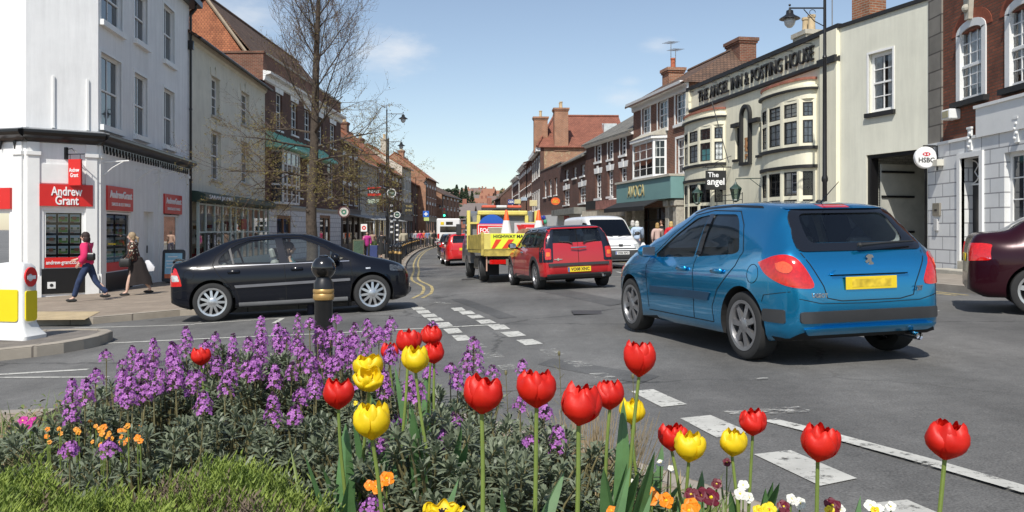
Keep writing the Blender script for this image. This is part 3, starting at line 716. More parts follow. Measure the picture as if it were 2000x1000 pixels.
for u in (.25, 3.3, 5.2):
 mb.tube([(u,-.02,FZ-.45),(u,-.75,FZ-.4)], .018, 6); mb.tube([(u,-.02,FZ-.85),(u,-.3,FZ-.6),(u,-.6,FZ-.42)], .014, 6)
FC.build(mb, 'awning_bracket', white_paint, None, True)
hs = bldg('hanging_sign', (-12.15,23.9), 'small square red hanging sign on the white corner above the estate agent fascia', 'sign')
hs.location = (0,0,0)
nB = Vector((FB.d.y, -FB.d.x)); base = Vector(C0)+FB.d*(FB.uv(131,330)[0]); hs.location = (base.x, base.y, CZ+1.2); hs.rotation_euler = (0,0,FB.ang-R(52))
mb = MB(); mb.bbox(.06,.46,-.035,.035,.0,.72,.008); so = mb.build('sign_board', red_sign, hs)
text('lettering', 'Andrew', (.26,-.04,.42), .16, tw, so, .004, .002, width=.32); text('lettering', 'Grant', (.26,-.04,.28), .16, tw, so, .004, .002, width=.25)
mb = MB(); mb.box(-.05,.02,-.06,.06,.72,1.05); mb.tube([(0,0,.86),(.55,0,.86)], .014, 6); mb.tube([(0,0,1.0),(.15,0,1.02),(.3,0,.9)], .012, 6); mb.tube([(.1,0,.72),(.1,0,.86)], .008, 5); mb.tube([(.42,0,.72),(.42,0,.86)], .008, 5); mb.build('bracket', black_gloss, hs, True)

P1, P2, P3, P4 = (-12.82,34.55), (-13.6,47.9), (-13.2,67.1), (-13.0,78)
B = bldg('cream_building', P1, 'cream rendered building with sash windows above a glazed green shopfront')
F = Fac(B, P1, P2, 'L'); E2 = CZ+7.75
ws = [(413,429,147,224),(471,487,177,241),(413,432,253,350),(471,487,275,356)]
sf = F.rect((376,516,394,500))
F.wall(GZ0, E2, H(F, ws)+[(.35, F.len-.35, -.5, sf[3]-.05)], cream_wall)
for i, r in enumerate(ws): F.window(r, 2, 2, inset=.16, sill=stone, lintel=cream_wall, sh=.1, fw=.09)
F.body(8, GZ0, E2, cream_wall); F.roof(E2+.05, 8, 2.2, old_tile, front=.35)
F.strip([(0,E2-.3),(-.12,E2-.2),(-.14,E2-.02),(0,E2-.02)], 0, F.len, cream_wall, 'eaves_cornice')
mb = MB(); mb.tube([(0,-.42,E2-.12),(F.len,-.42,E2-.12)], .06, 8); F.build(mb, 'gutter', black_gloss, None, True)
F.chimney(.8, 1.6, E2, CZ+9.9, 1.0, .9, red_brick, 2)
ztop = sf[3]
F.strip([(0,ztop),(-.5,ztop+.0),(-.62,ztop+.12),(-.62,ztop+.3),(-.3,ztop+.42),(0,ztop+.45)], .1, F.len-.1, M('dark_green_paint', (.03,.06,.045), .5), 'shop_canopy')
F.tex('lettering', 'SARAH JAYNES', 2.4, ztop+.2, .22, tw, y=-.63, width=3.6)
pg = M('pale_green_paint', (.52,.60,.55), .5, var=.06)
mb = MB(); ub = [.35,1.3,2.6,3.9,5.2,6.1,7.3,8.4,9.6,10.8,12.0,F.len-.35]
mb.box(.35,F.len-.35,-.3,.05,-.5,.15)
for u in ub:
 mb.box(u-.05,u+.05,-.3,-.2,.15,ztop)
for z in (1.35, ztop-.12): mb.box(.35,F.len-.35,-.29,-.21,z,z+.07)
so = F.build(mb, 'shopfront_frame', pg)
mb = MB(); mb.add([(.35,-.25,.15),(F.len-.35,-.25,.15),(F.len-.35,-.25,ztop),(.35,-.25,ztop)], [(0,1,2,3)]); F.build(mb, 'pane', glass_mat('shop_glass'), so)
mb = MB(); mb.box(.35,F.len-.35,1.2,1.3,-.5,ztop); F.build(mb, 'display_back', M('shop_inside', (.06,.055,.05), .9, var=.6, vs=1.5), so)
rnd = random.Random(3); mb = MB()
for i in range(60):
 u = rnd.uniform(.6,F.len-.6); z = rnd.uniform(.2,1.9); s_ = rnd.uniform(.08,.25); mb.box(u,u+s_,rnd.uniform(0,.6),rnd.uniform(.65,.8),z,z+s_*rnd.uniform(.6,2), rnd.randrange(4))
F.build(mb, 'shop_goods', [M('goods_white',(.6,.58,.52),.6), M('goods_dark',(.05,.05,.06),.6), M('goods_ochre',(.3,.18,.08),.6), M('goods_red',(.35,.05,.05),.6)], so)
for k, (st, pxx) in enumerate((('S\nA\nR\nA\nH', 391), ('J\nA\nY\nN\nE\nS', 404))):
 u = F.uv(pxx, 460)[0]; mb = MB(); mb.box(u-.32,u+.32,-.33,-.31,.1,1.36); bo = F.build(mb, 'window_banner', black_matt, so)
 F.tex('lettering', st, u, .74, .26 if k == 0 else .215, tw, y=-.34, parent=bo, off=.008, sx=1.5)
mb = MB(); mb.box(7.0,7.9,-.34,-.3,1.5,2.0); F.build(mb, 'red_window_sign', M('dull_red', (.30,.05,.03), .6), so)

B = bldg('brick_building', P2, 'tall red brick building with white cornice and green copper canopies above a white ground floor')
F = Fac(B, P2, P3, 'L'); E3 = CZ+8.6; PT = CZ+9.66
ws = [(539,551,180,252),(569,581,197,262),(595,606,212,270),(619,630,226,280),(645,655,240,288)]
ws1 = [(575,590,300,385),(600,612,305,385),(640,652,312,385)]
gh = [(540,568,420,500),(624,645,420,490)]
F.wall(2.7, E3, H(F, ws)+H(F, ws1), dark_brick)
F.wall(GZ0, 2.7, [(lambda q:(q[0],q[1],-.5,q[3]))(F.rect(r)) for r in gh], white_stone, 'ground_floor_wall', y=-.02)
for r in ws: F.window(r, 2, 2, lintel=white_paint, sh=.1)
for r in ws1: F.window(r, 2, 3, sh=.1)
for r in gh:
 q = F.rect(r); mb = MB(); mb.box(q[0],q[0]+.2,.02,.14,-.5,q[3]); mb.box(q[1]-.2,q[1],.02,.14,-.5,q[3]); mb.box(q[0]+.2,q[1]-.2,.02,.14,q[3]-.2,q[3]); mb.box((q[0]+q[1])/2-.08,(q[0]+q[1])/2+.08,.03,.14,-.5,q[3]-.2); mb.box(q[0]+.2,q[1]-.2,.04,.14,-.5,.3); o=F.build(mb,'door',wood_brown); mb=MB(); mb.box(q[0]+.2,q[1]-.2,.09,.1,.3,q[3]-.2); F.build(mb,'pane',pane_glass,o)
F.wall(E3, PT, [], red_brick, 'parapet'); mb = MB(); mb.box(-.06,F.len,-.06,.34,PT,PT+.12); F.build(mb,'coping',stone)
mb = MB(); mb.box(-.3,0,-.0,2.3,E3-.4,PT-.005) ; mb.box(-.36,.0,-.06,2.34,PT-.002,PT+.11); F.build(mb, 'parapet_return', red_brick)
F.strip([(0,E3-.45),(-.1,E3-.4),(-.15,E3-.15),(-.42,E3-.08),(-.45,E3+.05),(0,E3+.12)], -.35, F.len, white_paint, 'cornice')
F.strip([(0,2.68),(-.08,2.7),(-.14,2.85),(-.02,2.95)], 0, F.len, stone, 'string_course')
F.body(8.5, GZ0, E3, red_brick)
o = F.roof(E3+.3, 7.4, 3.9, old_tile, front=-.5, over=.1, ridge=.45)
mb = MB(); mb.add([(-.02,.3,E3-.2),(-.02,7.2,E3-.2),(-.02,3.33,E3+4.1)], [(0,1,2)]); F.build(mb, 'tile_hung_gable', orange_tile)
mb = MB(); 
for a, b in (((.5,E3+.45),(3.33,E3+4.28)),((3.33,E3+4.28),(7.3,E3+.45))): mb.tube([(-.14,a[0],a[1]),(-.14,b[0],b[1])], .09, 4)
F.build(mb, 'bargeboard', M('weathered_board', (.35,.28,.2), .8))
for (a, b) in ((.15,5.4),(6.6,13.2)):
 zc = CZ+4.6; mb = MB(); mb.add([(a,0,zc+.9),(b,0,zc+.9),(b,-1.1,zc+.05),(a,-1.1,zc+.05),(a+.5,0,zc+.91),(a,-1.1,zc-.03),(b,-1.1,zc-.03),(a,0,zc-.03),(b,0,zc-.03)], [(0,1,2,3),(3,2,6,5),(0,3,5,7),(1,8,6,2),(5,6,8,7)])
 for i in range(8): u = a+(b-a)*i/7; mb.tube([(u,-.01,zc+.93),(u,-1.1,zc+.07)], .02, 4)
 F.build(mb, 'copper_canopy', copper)
mb = MB(); 
for z in (2.95, 4.0, 5.9): mb.box(1.2,4.6,-.7,.0,z,z+.12)
for u in (1.2,1.9,2.9,3.9,4.5): mb.box(u,u+.1,-.7,-.6,3.0,5.9)
for z in (3.5,4.6,5.2): mb.box(1.2,4.6,-.69,-.64,z,z+.05)
bo = F.build(mb, 'bay_window', white_paint); mb = MB(); mb.box(1.25,4.55,-.66,-.02,3.05,5.9); F.build(mb, 'pane', pane_glass, bo)

def terrace(name, p0, p1, side, ez, wallm, roofm, label, group=None, nx=3, rows=((.8,1.9),(2.6,3.7)), ww=.95, rise=2.6, depth=8, shop=(.3,.3,.3), shop_z=2.5, chim=((.5,.5),), cat='building', lint=white_paint, cornice=None, pots=2, bars=(2,2), sfh=.55, goods=True, ch=.9, chm=None, front=.3, ridge=.5, canopy=False):
 B = bldg(name, p0 if side == 'L' else p1, label, cat, group); F = Fac(B, p0, p1, side)
 holes = []
 for (z0, z1) in rows:
  for i in range(nx):
   c = F.len*(i+.5)/nx; holes.append((c-ww/2, c+ww/2, z0+CZ, z1+CZ))
 zt = shop_z
 F.wall(GZ0-.4, CZ+ez, holes+([(.3, F.len-.3, -.9, zt)] if shop else []), wallm)
 for h in holes: F.window(h, bars[0], bars[1], lintel=lint, px=False, sh=.08)
 F.body(depth, GZ0-.4, CZ+ez, wallm); F.roof(CZ+ez+.03, depth, rise, roofm, gable=wallm, over=.05, front=front, ridge=ridge)
 if cornice: F.strip([(0,CZ+ez-.35),(-.1,CZ+ez-.3),(-.25,CZ+ez-.08),(-.27,CZ+ez),(0,CZ+ez)], 0, F.len, cornice, 'cornice')
 mb = MB(); mb.tube([(0.05,-front-.05,CZ+ez-.12),(F.len-.05,-front-.05,CZ+ez-.12)], .055, 6); mb.tube([(.15,-front-.05,CZ+ez-.15),(.15,-.08,CZ+ez-.4),(.15,-.08,-.3)], .04, 6); F.build(mb, 'gutter', black_gloss if not cornice else white_paint, None, True)
 for (fu, fy) in chim: F.chimney(F.len*fu, depth*fy, CZ+ez+.5, CZ+ez+rise+ch, 1.1, .7, chm or wallm, pots)
 if shop:
  sm = M('shopfront_%d' % (hash(shop) % 9999), shop, .5, var=.08); mb = MB()
  mb.box(.05, F.len-.05, -.22, 0, zt, zt+sfh); mb.box(.02, F.len-.02, -.3, 0, zt+sfh, zt+sfh+.08)
  k = max(2, int(F.len/2.2))
  for i in range(k+1): u = .05+(F.len-.1)*i/k; mb.box(max(.05,u-.12), min(F.len-.05,u+.12), -.12, 0, -.8, zt)
  mb.box(.1,F.len-.1,-.08,.02,-.8,.35)
  so = F.build(mb, 'shopfront', sm); g = MB(); g.add([(.2,-.03,.35),(F.len-.2,-.03,.35),(F.len-.2,-.03,zt),(.2,-.03,zt)], [(0,1,2,3)]); F.build(g, 'pane', glass_mat('shop_glass'), so)
  b = MB(); b.box(.2,F.len-.2,.9,1,-.8,zt); F.build(b, 'shop_interior', M('shop_inside'), so)
 return B, F
def seg_at(pts, Y):
 for a, b in zip(pts, pts[1:]):
  if a[1] <= Y <= b[1]:
   t = (Y-a[1])/(b[1]-a[1]); return (a[0]+(b[0]-a[0])*t, Y)
LL = [(-13.2,67.1),(-13.0,78),(-12.7,90),(-12.4,104),(-11.9,113),(-11.2,124),(-10,140)]
def LB(y0, y1, ez, *a, **k): return terrace('terrace_building', seg_at(LL, y0), seg_at(LL, y1), 'L', ez, *a, **k)
LB(67.15,74, 6.8, dark_brick, old_tile, 'dark brick terrace building directly beyond the tall brick building on the left', shop=(.12,.10,.09), nx=3, rows=((2.0,3.5),(4.5,5.8)))
LB(74.05,83, 5.9, M('pale_wash', (.52,.49,.42), .85, var=.12, vs=2), orange_tile, 'pale terrace building with orange tiled roof behind the to let boards', shop=(.55,.55,.5), nx=4, rows=((1.6,3.0),(3.9,5.2)), rise=2.6, lint=None, chim=((.1,.5),), chm=red_brick)
LB(83.05,91, 6.4, red_brick, orange_tile, 'red brick terrace building with orange roof behind the tall lamp posts', shop=(.4,.38,.33), nx=3, rows=((1.8,3.2),(4.2,5.5)), rise=3.4)
LB(91.05,99, 6.0, dark_brick, orange_tile, 'dark brick terrace building with two chimney pots halfway down the left side', shop=(.08,.09,.1), nx=3, rows=((1.8,3.2),(4.0,5.2)), rise=3.0)
LB(99.05,106, 7.2, M('pale_wash'), orange_tile, 'narrow pale terrace building with black hanging sign far down the left side', shop=(.2,.2,.2), nx=3, rows=((1.8,3.2),(4.6,5.8)), rise=2.4, chim=((.3,.3),), chm=stone)
B, F = terrace('terrace_building', (-10.9,110), (-10.6,122), 'L', 6.6, bright_brick, orange_tile, 'tall orange brick building with sunlit blank side wall at the far left bend', nx=4, shop=(.3,.28,.24), rows=((1.8,3.2),(4.2,5.4)), chim=((.5,.5),), rise=3)
B, F = terrace('terrace_building', (-10.0,124), (-8.6,142), 'L', 5.0, bright_brick, old_tile, 'low brick building beyond the sunlit blank wall at the far left', nx=5, shop=(.5,.48,.4), rows=((1.6,2.8),(3.4,4.4)), rise=2)
tb = bldg('terrace_building', (-12,106.2), 'narrow brown brick building in front of the sunlit blank side wall', 'building'); F = Fac(tb, (-12.1,106.1), (-11.9,109.9), 'L'); F.wall(GZ0-.4, CZ+5.6, [(.5,1.4,3.3,4.6),(2.2,3.1,3.3,4.6)], dark_brick); F.window((.5,1.4,3.3,4.6), px=False); F.window((2.2,3.1,3.3,4.6), px=False); F.body(7, GZ0-.4, CZ+5.6, dark_brick); F.roof(CZ+5.6, 7, 2.2, orange_tile, over=0)
vd = bldg('shop_veranda', (-13.1,70), 'glass roofed shop veranda on slim white posts along the left terrace', 'veranda')
F = Fac(vd, (-13.1,69), (-12.75,88), 'L'); mb = MB(); mb.add([(0,-.05,2.75),(F.len,-.05,2.75),(F.len,-2.2,2.3),(0,-2.2,2.3),(0,-.05,2.69),(F.len,-.05,2.69),(F.len,-2.2,2.24),(0,-2.2,2.24)], [(0,1,2,3),(4,7,6,5),(3,2,6,7),(0,3,7,4),(1,5,6,2)]); F.build(mb, 'veranda_roof', M('dirty_glazing', (.36,.37,.36), .4, var=.3, vs=2))
for i in range(8):
 mb = MB(); u = .3+i*(F.len-.6)/7; mb.tube([(u,-2.1,-.6),(u,-2.1,2.28)], .05, 8); mb.box(u-.03,u+.03,-2.15,-1.5,2.1,2.14); F.build(mb, 'veranda_post', white_paint)

Q0, Q1, Q2, Q3, Q4, Q5, Q6, Q7 = (10.8,13.6), (10.8,22.5), (9.69,25.7), (7.6,37.5), (6.25,44.8), (4.5,52.8), (3.55,62.3), (2.35,72.2)
Q8, Q9 = (1.55,90), (.2,115)
B = bldg('bank_building', Q1, 'red brick bank with arched white sash windows above a white ashlar ground floor', 'building')
F = Fac(B, Q0, Q1, 'R')
zw = F.uv(1816,288)[1]; zw2 = F.uv(1917,212)[1]
ust = F.uv(1914, 250)[0]
TOPZ = 9.5
w1 = F.rect((1873,1923,70,200)); w2 = (w1[1]+.95, w1[1]+.95+(w1[1]-w1[0]), w1[2], w1[3]); w0 = (w1[1]+3.2,w1[1]+3.2+(w1[1]-w1[0]), w1[2], w1[3])
dr = F.rect((1882,1920,310,497)); dr = (dr[0], dr[1], -.1, dr[3])
gw = (dr[1]+.95, dr[1]+1.95, .15, dr[3]-.02)
qx = F.uv(1842, 200)[0]
F.wall(zw, TOPZ, [w1, w2, w0], bank_brick, u0=qx, name='wall'); F.wall(zw, TOPZ, [], grey_stone, 'quoin_wall', u1=qx-.001, y=-.04)
F.wall(GZ0, zw, [dr, gw], white_stone, 'ground_floor_wall', y=-.05)
mb = MB(); mb.box(ust, F.len, -.1, 0, zw-.0, zw2); mb.box(ust-.04, F.len, -.14, 0, zw2, zw2+.07); mb.box(0, ust-.05, -.09, 0, zw, zw+.07); F.build(mb, 'string_course', white_paint)
def arched(F, r, nx=3, rows=6):
 u0, u1, z0, z1 = r; uc = (u0+u1)/2; w = u1-u0; fw = .09
 arc = [(uc+w/2*math.cos(t), z1-.02+.2*math.sin(t)) for t in [math.pi*k/12 for k in range(13)]]
 mb = MB()
 mb.box(u0-.09,u0+fw,-.03,.12,z0,z1); mb.box(u1-fw,u1+.09,-.03,.12,z0,z1); mb.box(u0+fw,u1-fw,.03,.12,z0,z0+fw)
 inner = [(uc+(w/2-fw)*math.cos(t), z1-.05+.14*math.sin(t)) for t in [math.pi*k/12 for k in range(13)]]
 outer = [(uc+(w/2+.09)*math.cos(t), z1+.0+.27*math.sin(t)) for t in [math.pi*k/12 for k in range(13)]]
 for k in range(12): mb.prism([outer[k], outer[k+1], inner[k+1], inner[k]], -.03, .12)
 m = (z0+z1)/2; mb.box(u0+fw,u1-fw,.02,.09,m-.03,m+.03)
 for i in range(1, nx): x = u0+fw+(w-2*fw)*i/nx; mb.box(x-.014,x+.014,.05,.08,z0+fw,z1+.06)
 for j in range(1, rows): z = z0+fw+(z1-z0-fw)*j/rows; mb.box(u0+fw,u1-fw,.052,.078,z-.012,z+.012)
 o = F.build(mb, 'window', white_paint)
 g = MB(); g.add([(u0,.068,z0),(u1,.068,z0),(u1,.068,z1-.04)]+[(a,.068,b) for a,b in inner]+[(u0,.068,z1-.04)], [tuple(range(17))]); F.build(g, 'pane', clear_glass, o)
 c = MB(); c.box(u0+.02,u1-.02,.2,.21,z0+(z1-z0)*.18,z1+.1); F.build(c, 'blind', net, o)
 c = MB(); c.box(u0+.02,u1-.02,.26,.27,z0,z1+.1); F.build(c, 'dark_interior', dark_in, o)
 s_ = MB(); s_.box(u0-.2,u1+.2,-.14,.02,z0-.13,z0-.004); F.build(s_, 'sill', black_matt, o)
 ar = MB()
 for k in range(12): 
  t0, t1 = math.pi*k/12, math.pi*(k+1)/12; P = lambda r_, t: (uc+(w/2+.09+r_)*math.cos(t), z1+.0+(.27+r_)*math.sin(t)); ar.prism([P(.0,t0), P(.0,t1), P(.24,t1), P(.24,t0)], -.012, .0)
 F.build(ar, 'brick_arch', M('rubbed_brick', (.26,.07,.035), .9, var=.25, vs=12), o)
 ks = MB(); ks.prism([(uc-.09,z1+.26),(uc+.09,z1+.26),(uc+.14,z1+.8),(uc-.14,z1+.8)], -.12, -.01); ks.box(uc-.17,uc+.17,-.16,0,z1+.8,z1+.87); ks.ball((uc,-.13,z1+.52), .1, 8, 6); F.build(ks, 'keystone', stone, o, False)
for r in (w1, w2, w0): arched(F, r)
F.body(9, GZ0, TOPZ, bank_brick)
pb = MB()
for a, b in ((0, gw[0]-.12), (gw[1]+.12, dr[0]-.2) if gw[0] > dr[1] else (0,0), (dr[1]+.17, F.len)): 
 pass
pb.box(dr[1]+.14, gw[0]-.1, -.12, 0, GZ0, .42); pb.box(0.02, dr[0]-.14, -.12, 0, GZ0, .42); pb.box(gw[0]-.1, F.len, -.12, 0, GZ0, .1)
F.build(pb, 'plinth', black_matt)
mb = MB(); mb.box(dr[0],dr[1],.22,.27,dr[2],dr[3]); do = F.build(mb, 'door', black_gloss)
mb = MB(); uc = (dr[0]+dr[1])/2; zc = dr[3]-.32; 
for cx_, a0, a1 in ((dr[0]+.02, -90, 90), (dr[1]-.02, 90, 270)): mb.tube([(cx_+.33*math.cos(R(t)), .2, zc+.27*math.sin(R(t))) for t in range(a0, a1+1, 20)], .016, 5)
mb.box(dr[0],dr[1],.19,.22,zc-.32,zc-.28); mb.tube([(uc-.3,.2,zc),(uc,.2,zc+.28),(uc+.3,.2,zc),(uc,.2,zc-.27),(uc-.3,.2,zc)], .014, 5); F.build(mb, 'fanlight', white_paint, do)
mb = MB(); mb.box(dr[0]-.14,dr[0],-.1,.02,dr[2],dr[3]+.12); mb.box(dr[1],dr[1]+.14,-.1,.02,dr[2],dr[3]+.12); mb.box(dr[0],dr[1],-.1,.02,dr[3],dr[3]+.12); F.build(mb, 'door_surround', white_paint)
mb = MB(); gb = gz(10.5,20.5)+PH; mb.bbox(dr[0]-.5,dr[1]+.45,-.55,-.125,gb-.1,gb+.1,.02); mb.bbox(dr[0]-.1,dr[1]+.1,-.11,.2,gb,gb+.3,.02); F.build(mb, 'doorstep', stone)
F.window(gw, 2, 3, px=False, inset=.08, sh=.14, sill=white_paint, fw=.09)
for uc in ((dr[0]+dr[1])/2, (gw[0]+gw[1])/2): 
 mb = MB(); z_ = dr[3]+.16; mb.box(uc-.08,uc+.08,-.09,-.05,z_,z_+.5); mb.box(uc-.1,uc+.1,-.11,-.05,z_+.5,z_+.55)
 for k in range(4): mb.ball((uc-.03+.06*(k%2),-.09,z_+.1+k*.1), .042, 7, 5)
 F.build(mb, 'carved_keystone', white_paint)
for (px, py, w, h, m_) in ((1835,409,.36,.32,M('brass_plaque',(.32,.29,.24),.4,.5)), (1834,439,.18,.3,M('grey_plate',(.5,.5,.5),.5)), (1843,318,.22,.16,M('cream_box',(.6,.58,.5),.6))):
 u, z = F.uv(px, py); mb = MB(); mb.bbox(u-w/2,u+w/2,-.1 if h > .2 else -.22,-.05,z-h/2,z+h/2,.006); o = F.build(mb, 'wall_plate' if h > .2 else 'alarm_box', m_)
u, z = F.uv(1835,409); F.tex('lettering', 'HSBC', u, z-.02, .07, black_matt, y=-.106, ext=.002)
mb = MB(); u, z = F.uv(1872,223); mb.bbox(u-.28,u+.12,-.28,-.0,z-.12,z+.12,.02); fo = F.build(mb, 'floodlight', white_paint); mb = MB(); mb.box(u-.22,u+.06,-.29,-.281,z-.08,z+.08); F.build(mb, 'lamp_glass', M('floodlight_glass', (.4,.35,.2), .2), fo)
k = bldg('bank_sign', (10.55,22.0), 'round white bank sign with red and white hexagon on a black wall bracket', 'sign')
c = A(1807,308,22.0); k.location = c
mb = MB(); mb.lathe([(.02,-.07),(.25,-.07),(.275,-.05),(.275,.05),(.25,.07),(.02,.07)], 36, axis='y'); so = mb.build('sign_disc', M('sign_disc_white', (.82,.82,.81), .35, var=.02), k, True)
hx = MB(); rd = M('bank_red', (.60,.01,.03), .4, var=.02)
hx.prism([(-.11,.0+.07),(0,.07),(-.055,.115)], -.078, -.072); hx.prism([(.11,.07),(0,.07),(.055,.115)], -.078,-.072) if False else None
hx = MB(); a, b, zc = .055, .045, .085
hx.prism([(-a,zc+b),(a,zc+b),(0,zc)], -.078, -.0722); hx.prism([(-a,zc-b),(0,zc),(a,zc-b)], -.078, -.0722); hx.prism([(-a,zc+b*.98),(-a,zc-b*.98),(-a-.05,zc)], -.078, -.0722); hx.prism([(a,zc+b*.98),(a+.05,zc),(a,zc-b*.98)], -.078, -.0722)
hx.build('emblem', rd, so)
text('lettering', 'HSBC', (0,-.074,-.07), .17, black_matt, so, .003, .003, width=.4)
mb = MB(); X1 = 10.8-c.x-.06; mb.box(X1,X1+.06,-.03,.03,-.32,.35); mb.tube([(X1,0,.3),(-.05,0,.3)], .02, 6); mb.tube([(X1,0,.05),(X1-.1,0,.25),(-.0,0,.3)], .012, 6); mb.build('bracket', black_gloss, k, True)

B = bldg('archway_building', Q2, 'plain cream building with one sash window above a dark carriage archway')
F = Fac(B, Q1, Q2, 'R'); TZ = CZ+5.94
og = F.rect((1692,1811,302,500)); og = (og[0], og[1], -.9, CZ+2.1)
wn = F.rect((1697,1744,107,222))
F.wall(GZ0, TZ, [og, wn], carr_cream, th=.35)
F.window((1697,1744,107,222), 2, 2, fw=.1, sill=black_matt, curtain='drapes', inset=.1, sh=.12, surround=.06)
mb = MB(); mb.box(0,F.len,-.06,.4,TZ,TZ+.1); F.build(mb, 'coping', black_matt)
wp = brick_mat('white_painted_brick', (.50,.50,.45), (.44,.45,.41), (.33,.33,.30), var=.15)
mb = MB(); a, b = og[0], og[1]; D = 5.5
mb.box(a-.2,a-.001,.352,D,-.9,2.1+CZ+.5); mb.box(b+.001,b+.2,.352,D,-.9,2.1+CZ+.5); mb.box(a,b,D,D+.2,-.9,CZ+2.7); mb.box(a,b,.4,D,CZ+2.15,CZ+2.3); mb.box(0.01,F.len-.01,D+.21,D+3,GZ0,TZ-.02); mb.box(.01,F.len-.01,.36,D+.2,CZ+2.32,TZ-.02)
F.build(mb, 'passage_walls', wp)
mb = MB(); mb.box(a,a+.14,.05,.3,-.9,CZ+2.1); mb.box(b-.14,b,.05,.3,-.9,CZ+2.1); mb.box(a+.14,b-.14,.05,.3,CZ+2.0,CZ+2.1); go = F.build(mb, 'gate_frame', black_gloss)
mb = MB(); mb.add([(a+.16,.35,-.7),(a+.16,2.4,-.7),(a+.16,2.4,CZ+1.8),(a+.16,.35,CZ+1.8)],[(0,1,2,3)]); mb.box(a+.15,a+.2,.35,2.4,-.7,CZ+1.85); F.build(mb, 'gate', M('gate_cream', (.45,.45,.40), .7)); mb = MB()
for z in (CZ-.1, CZ+.9, CZ+1.6): mb.box(a+.2,a+.24,.35,1.5,z,z+.06)
F.build(mb, 'gate_hinges', black_gloss)
mb = MB(); mb.box(b-.9,b-.16,D-.5,D-.003,CZ+1.1,CZ+1.16); F.build(mb, 'shelf', black_matt)
mb = MB(); mb.box(a+.5,a+.95,D-.03,D-.005,.95,1.1); F.build(mb, 'warning_sign', M('sign_amber', (.55,.35,.03), .5))
rfm = MB(); rfm.add([(-.2,.6,TZ-.3),(F.len*.8,.6,TZ-.3),(F.len*.8,5,TZ+2.1),(-.2,5,TZ+2.1),(-.2,5,TZ-.3),(F.len*.8,5,TZ-.3)], [(0,1,2,3),(0,3,4),(1,5,2),(2,5,4,3)]); F.build(rfm, 'roof', old_tile)
F.chimney(.05, 1.0, TZ-.5, CZ+8.4, .75, .6, bright_brick, 1)
for i, (dx, dz) in enumerate(((.25,0),(.55,0))):
 ro = bldg('flower_pot', Q1, 'pale owl shaped plant pot on the shelf in the carriage archway', 'plant pot', 'pots on the archway shelf')
 w = Vector((F.a.x,F.a.y,0))+Matrix.Rotation(F.ang,3,'Z')@Vector((b-.85+dx,D-.28,CZ+1.165)); ro.location = w
 mb = MB(); mb.lathe([(.07,0),(.12,.08),(.12,.22),(.09,.28),(.07,.28)], 14); mb.build('pot', M('glazed_pot', (.5,.45,.33), .4), ro, True)
 mb = MB(); rr = random.Random(i)
 for _ in range(60):
  t = rr.uniform(0,6.28); e = rr.uniform(.3,1.3); p = Vector((0,0,.27)); q = p+Vector((math.cos(t)*math.cos(e),math.sin(t)*math.cos(e),math.sin(e)))*rr.uniform(.15,.35); mb.tube([p,q],[.012,.02],3)
 mb.build('leaves', M('pot_leaves', (.06,.09,.03), .7, var=.4), ro)

B = bldg('inn_building', Q3, 'long cream inn with black trimmed parapet lettering and two curved bay windows')
F = Fac(B, Q2, Q3, 'R'); TZ = CZ+5.94; Lf = F.len
def t2u(t): return Lf-t
nar = [F.rect((1436,1445,250,312)), F.rect((1482,1492,240,303))]
bowR = (t2u(4.55), t2u(1.35)); bowL = (t2u(11.75), t2u(8.15))
dru = F.uv(1462, 400)[0]; dd = (dru-.6, dru+.6, -.9, 1.9)
F.wall(GZ0, TZ, nar+[dd, (bowR[0]+.15,bowR[1]-.15,-.3,CZ+4.6), (bowL[0]+.15,bowL[1]-.15,-.3,CZ+4.6)], angel_cream, u1=Lf)
for r in nar: F.window(r, 1, 2, frame=black_matt, sill=black_matt, px=False, sash=False, fw=.05, inset=.08)
mb = MB(); mb.box(-.02,Lf+.02,-.1,.4,TZ,TZ+.14); F.build(mb, 'coping', black_matt)
F.strip([(0,CZ+4.98),(-.12,CZ+5.0),(-.12,CZ+5.08),(-.04,CZ+5.14),(0,CZ+5.14)], 0, Lf, black_matt, 'black_band')
for a_, b_ in ((Lf-.95,Lf-.02),(.02,.3)): mb = MB(); mb.box(a_,b_,-.12,-.0,GZ0,TZ-.001); F.build(mb, 'pilaster', angel_cream)
mb = MB(); mb.box(Lf-1.0,Lf+.03,-.2,-.121,CZ+4.96,CZ+5.16); F.build(mb, 'pilaster_band', black_matt)
ut0, ut1 = F.uv(1366,190)[0], F.uv(1592,110)[0]
F.tex('lettering', 'THE ANGEL INN & POSTING HOUSE', (ut0+ut1)/2, CZ+5.49, .68, black_matt, y=-.05, ext=.03, off=0, width=ut1-ut0)
mb = MB()
for i in range(9):
 u = .6+i*1.22; mb.tube([(u,-.02,TZ-.1),(u,-.35,TZ-.12)], .015, 5); mb.tube([(u-.35,-.36,TZ-.12),(u+.35,-.36,TZ-.12)], .022, 6)
F.build(mb, 'sign_lights', black_matt)
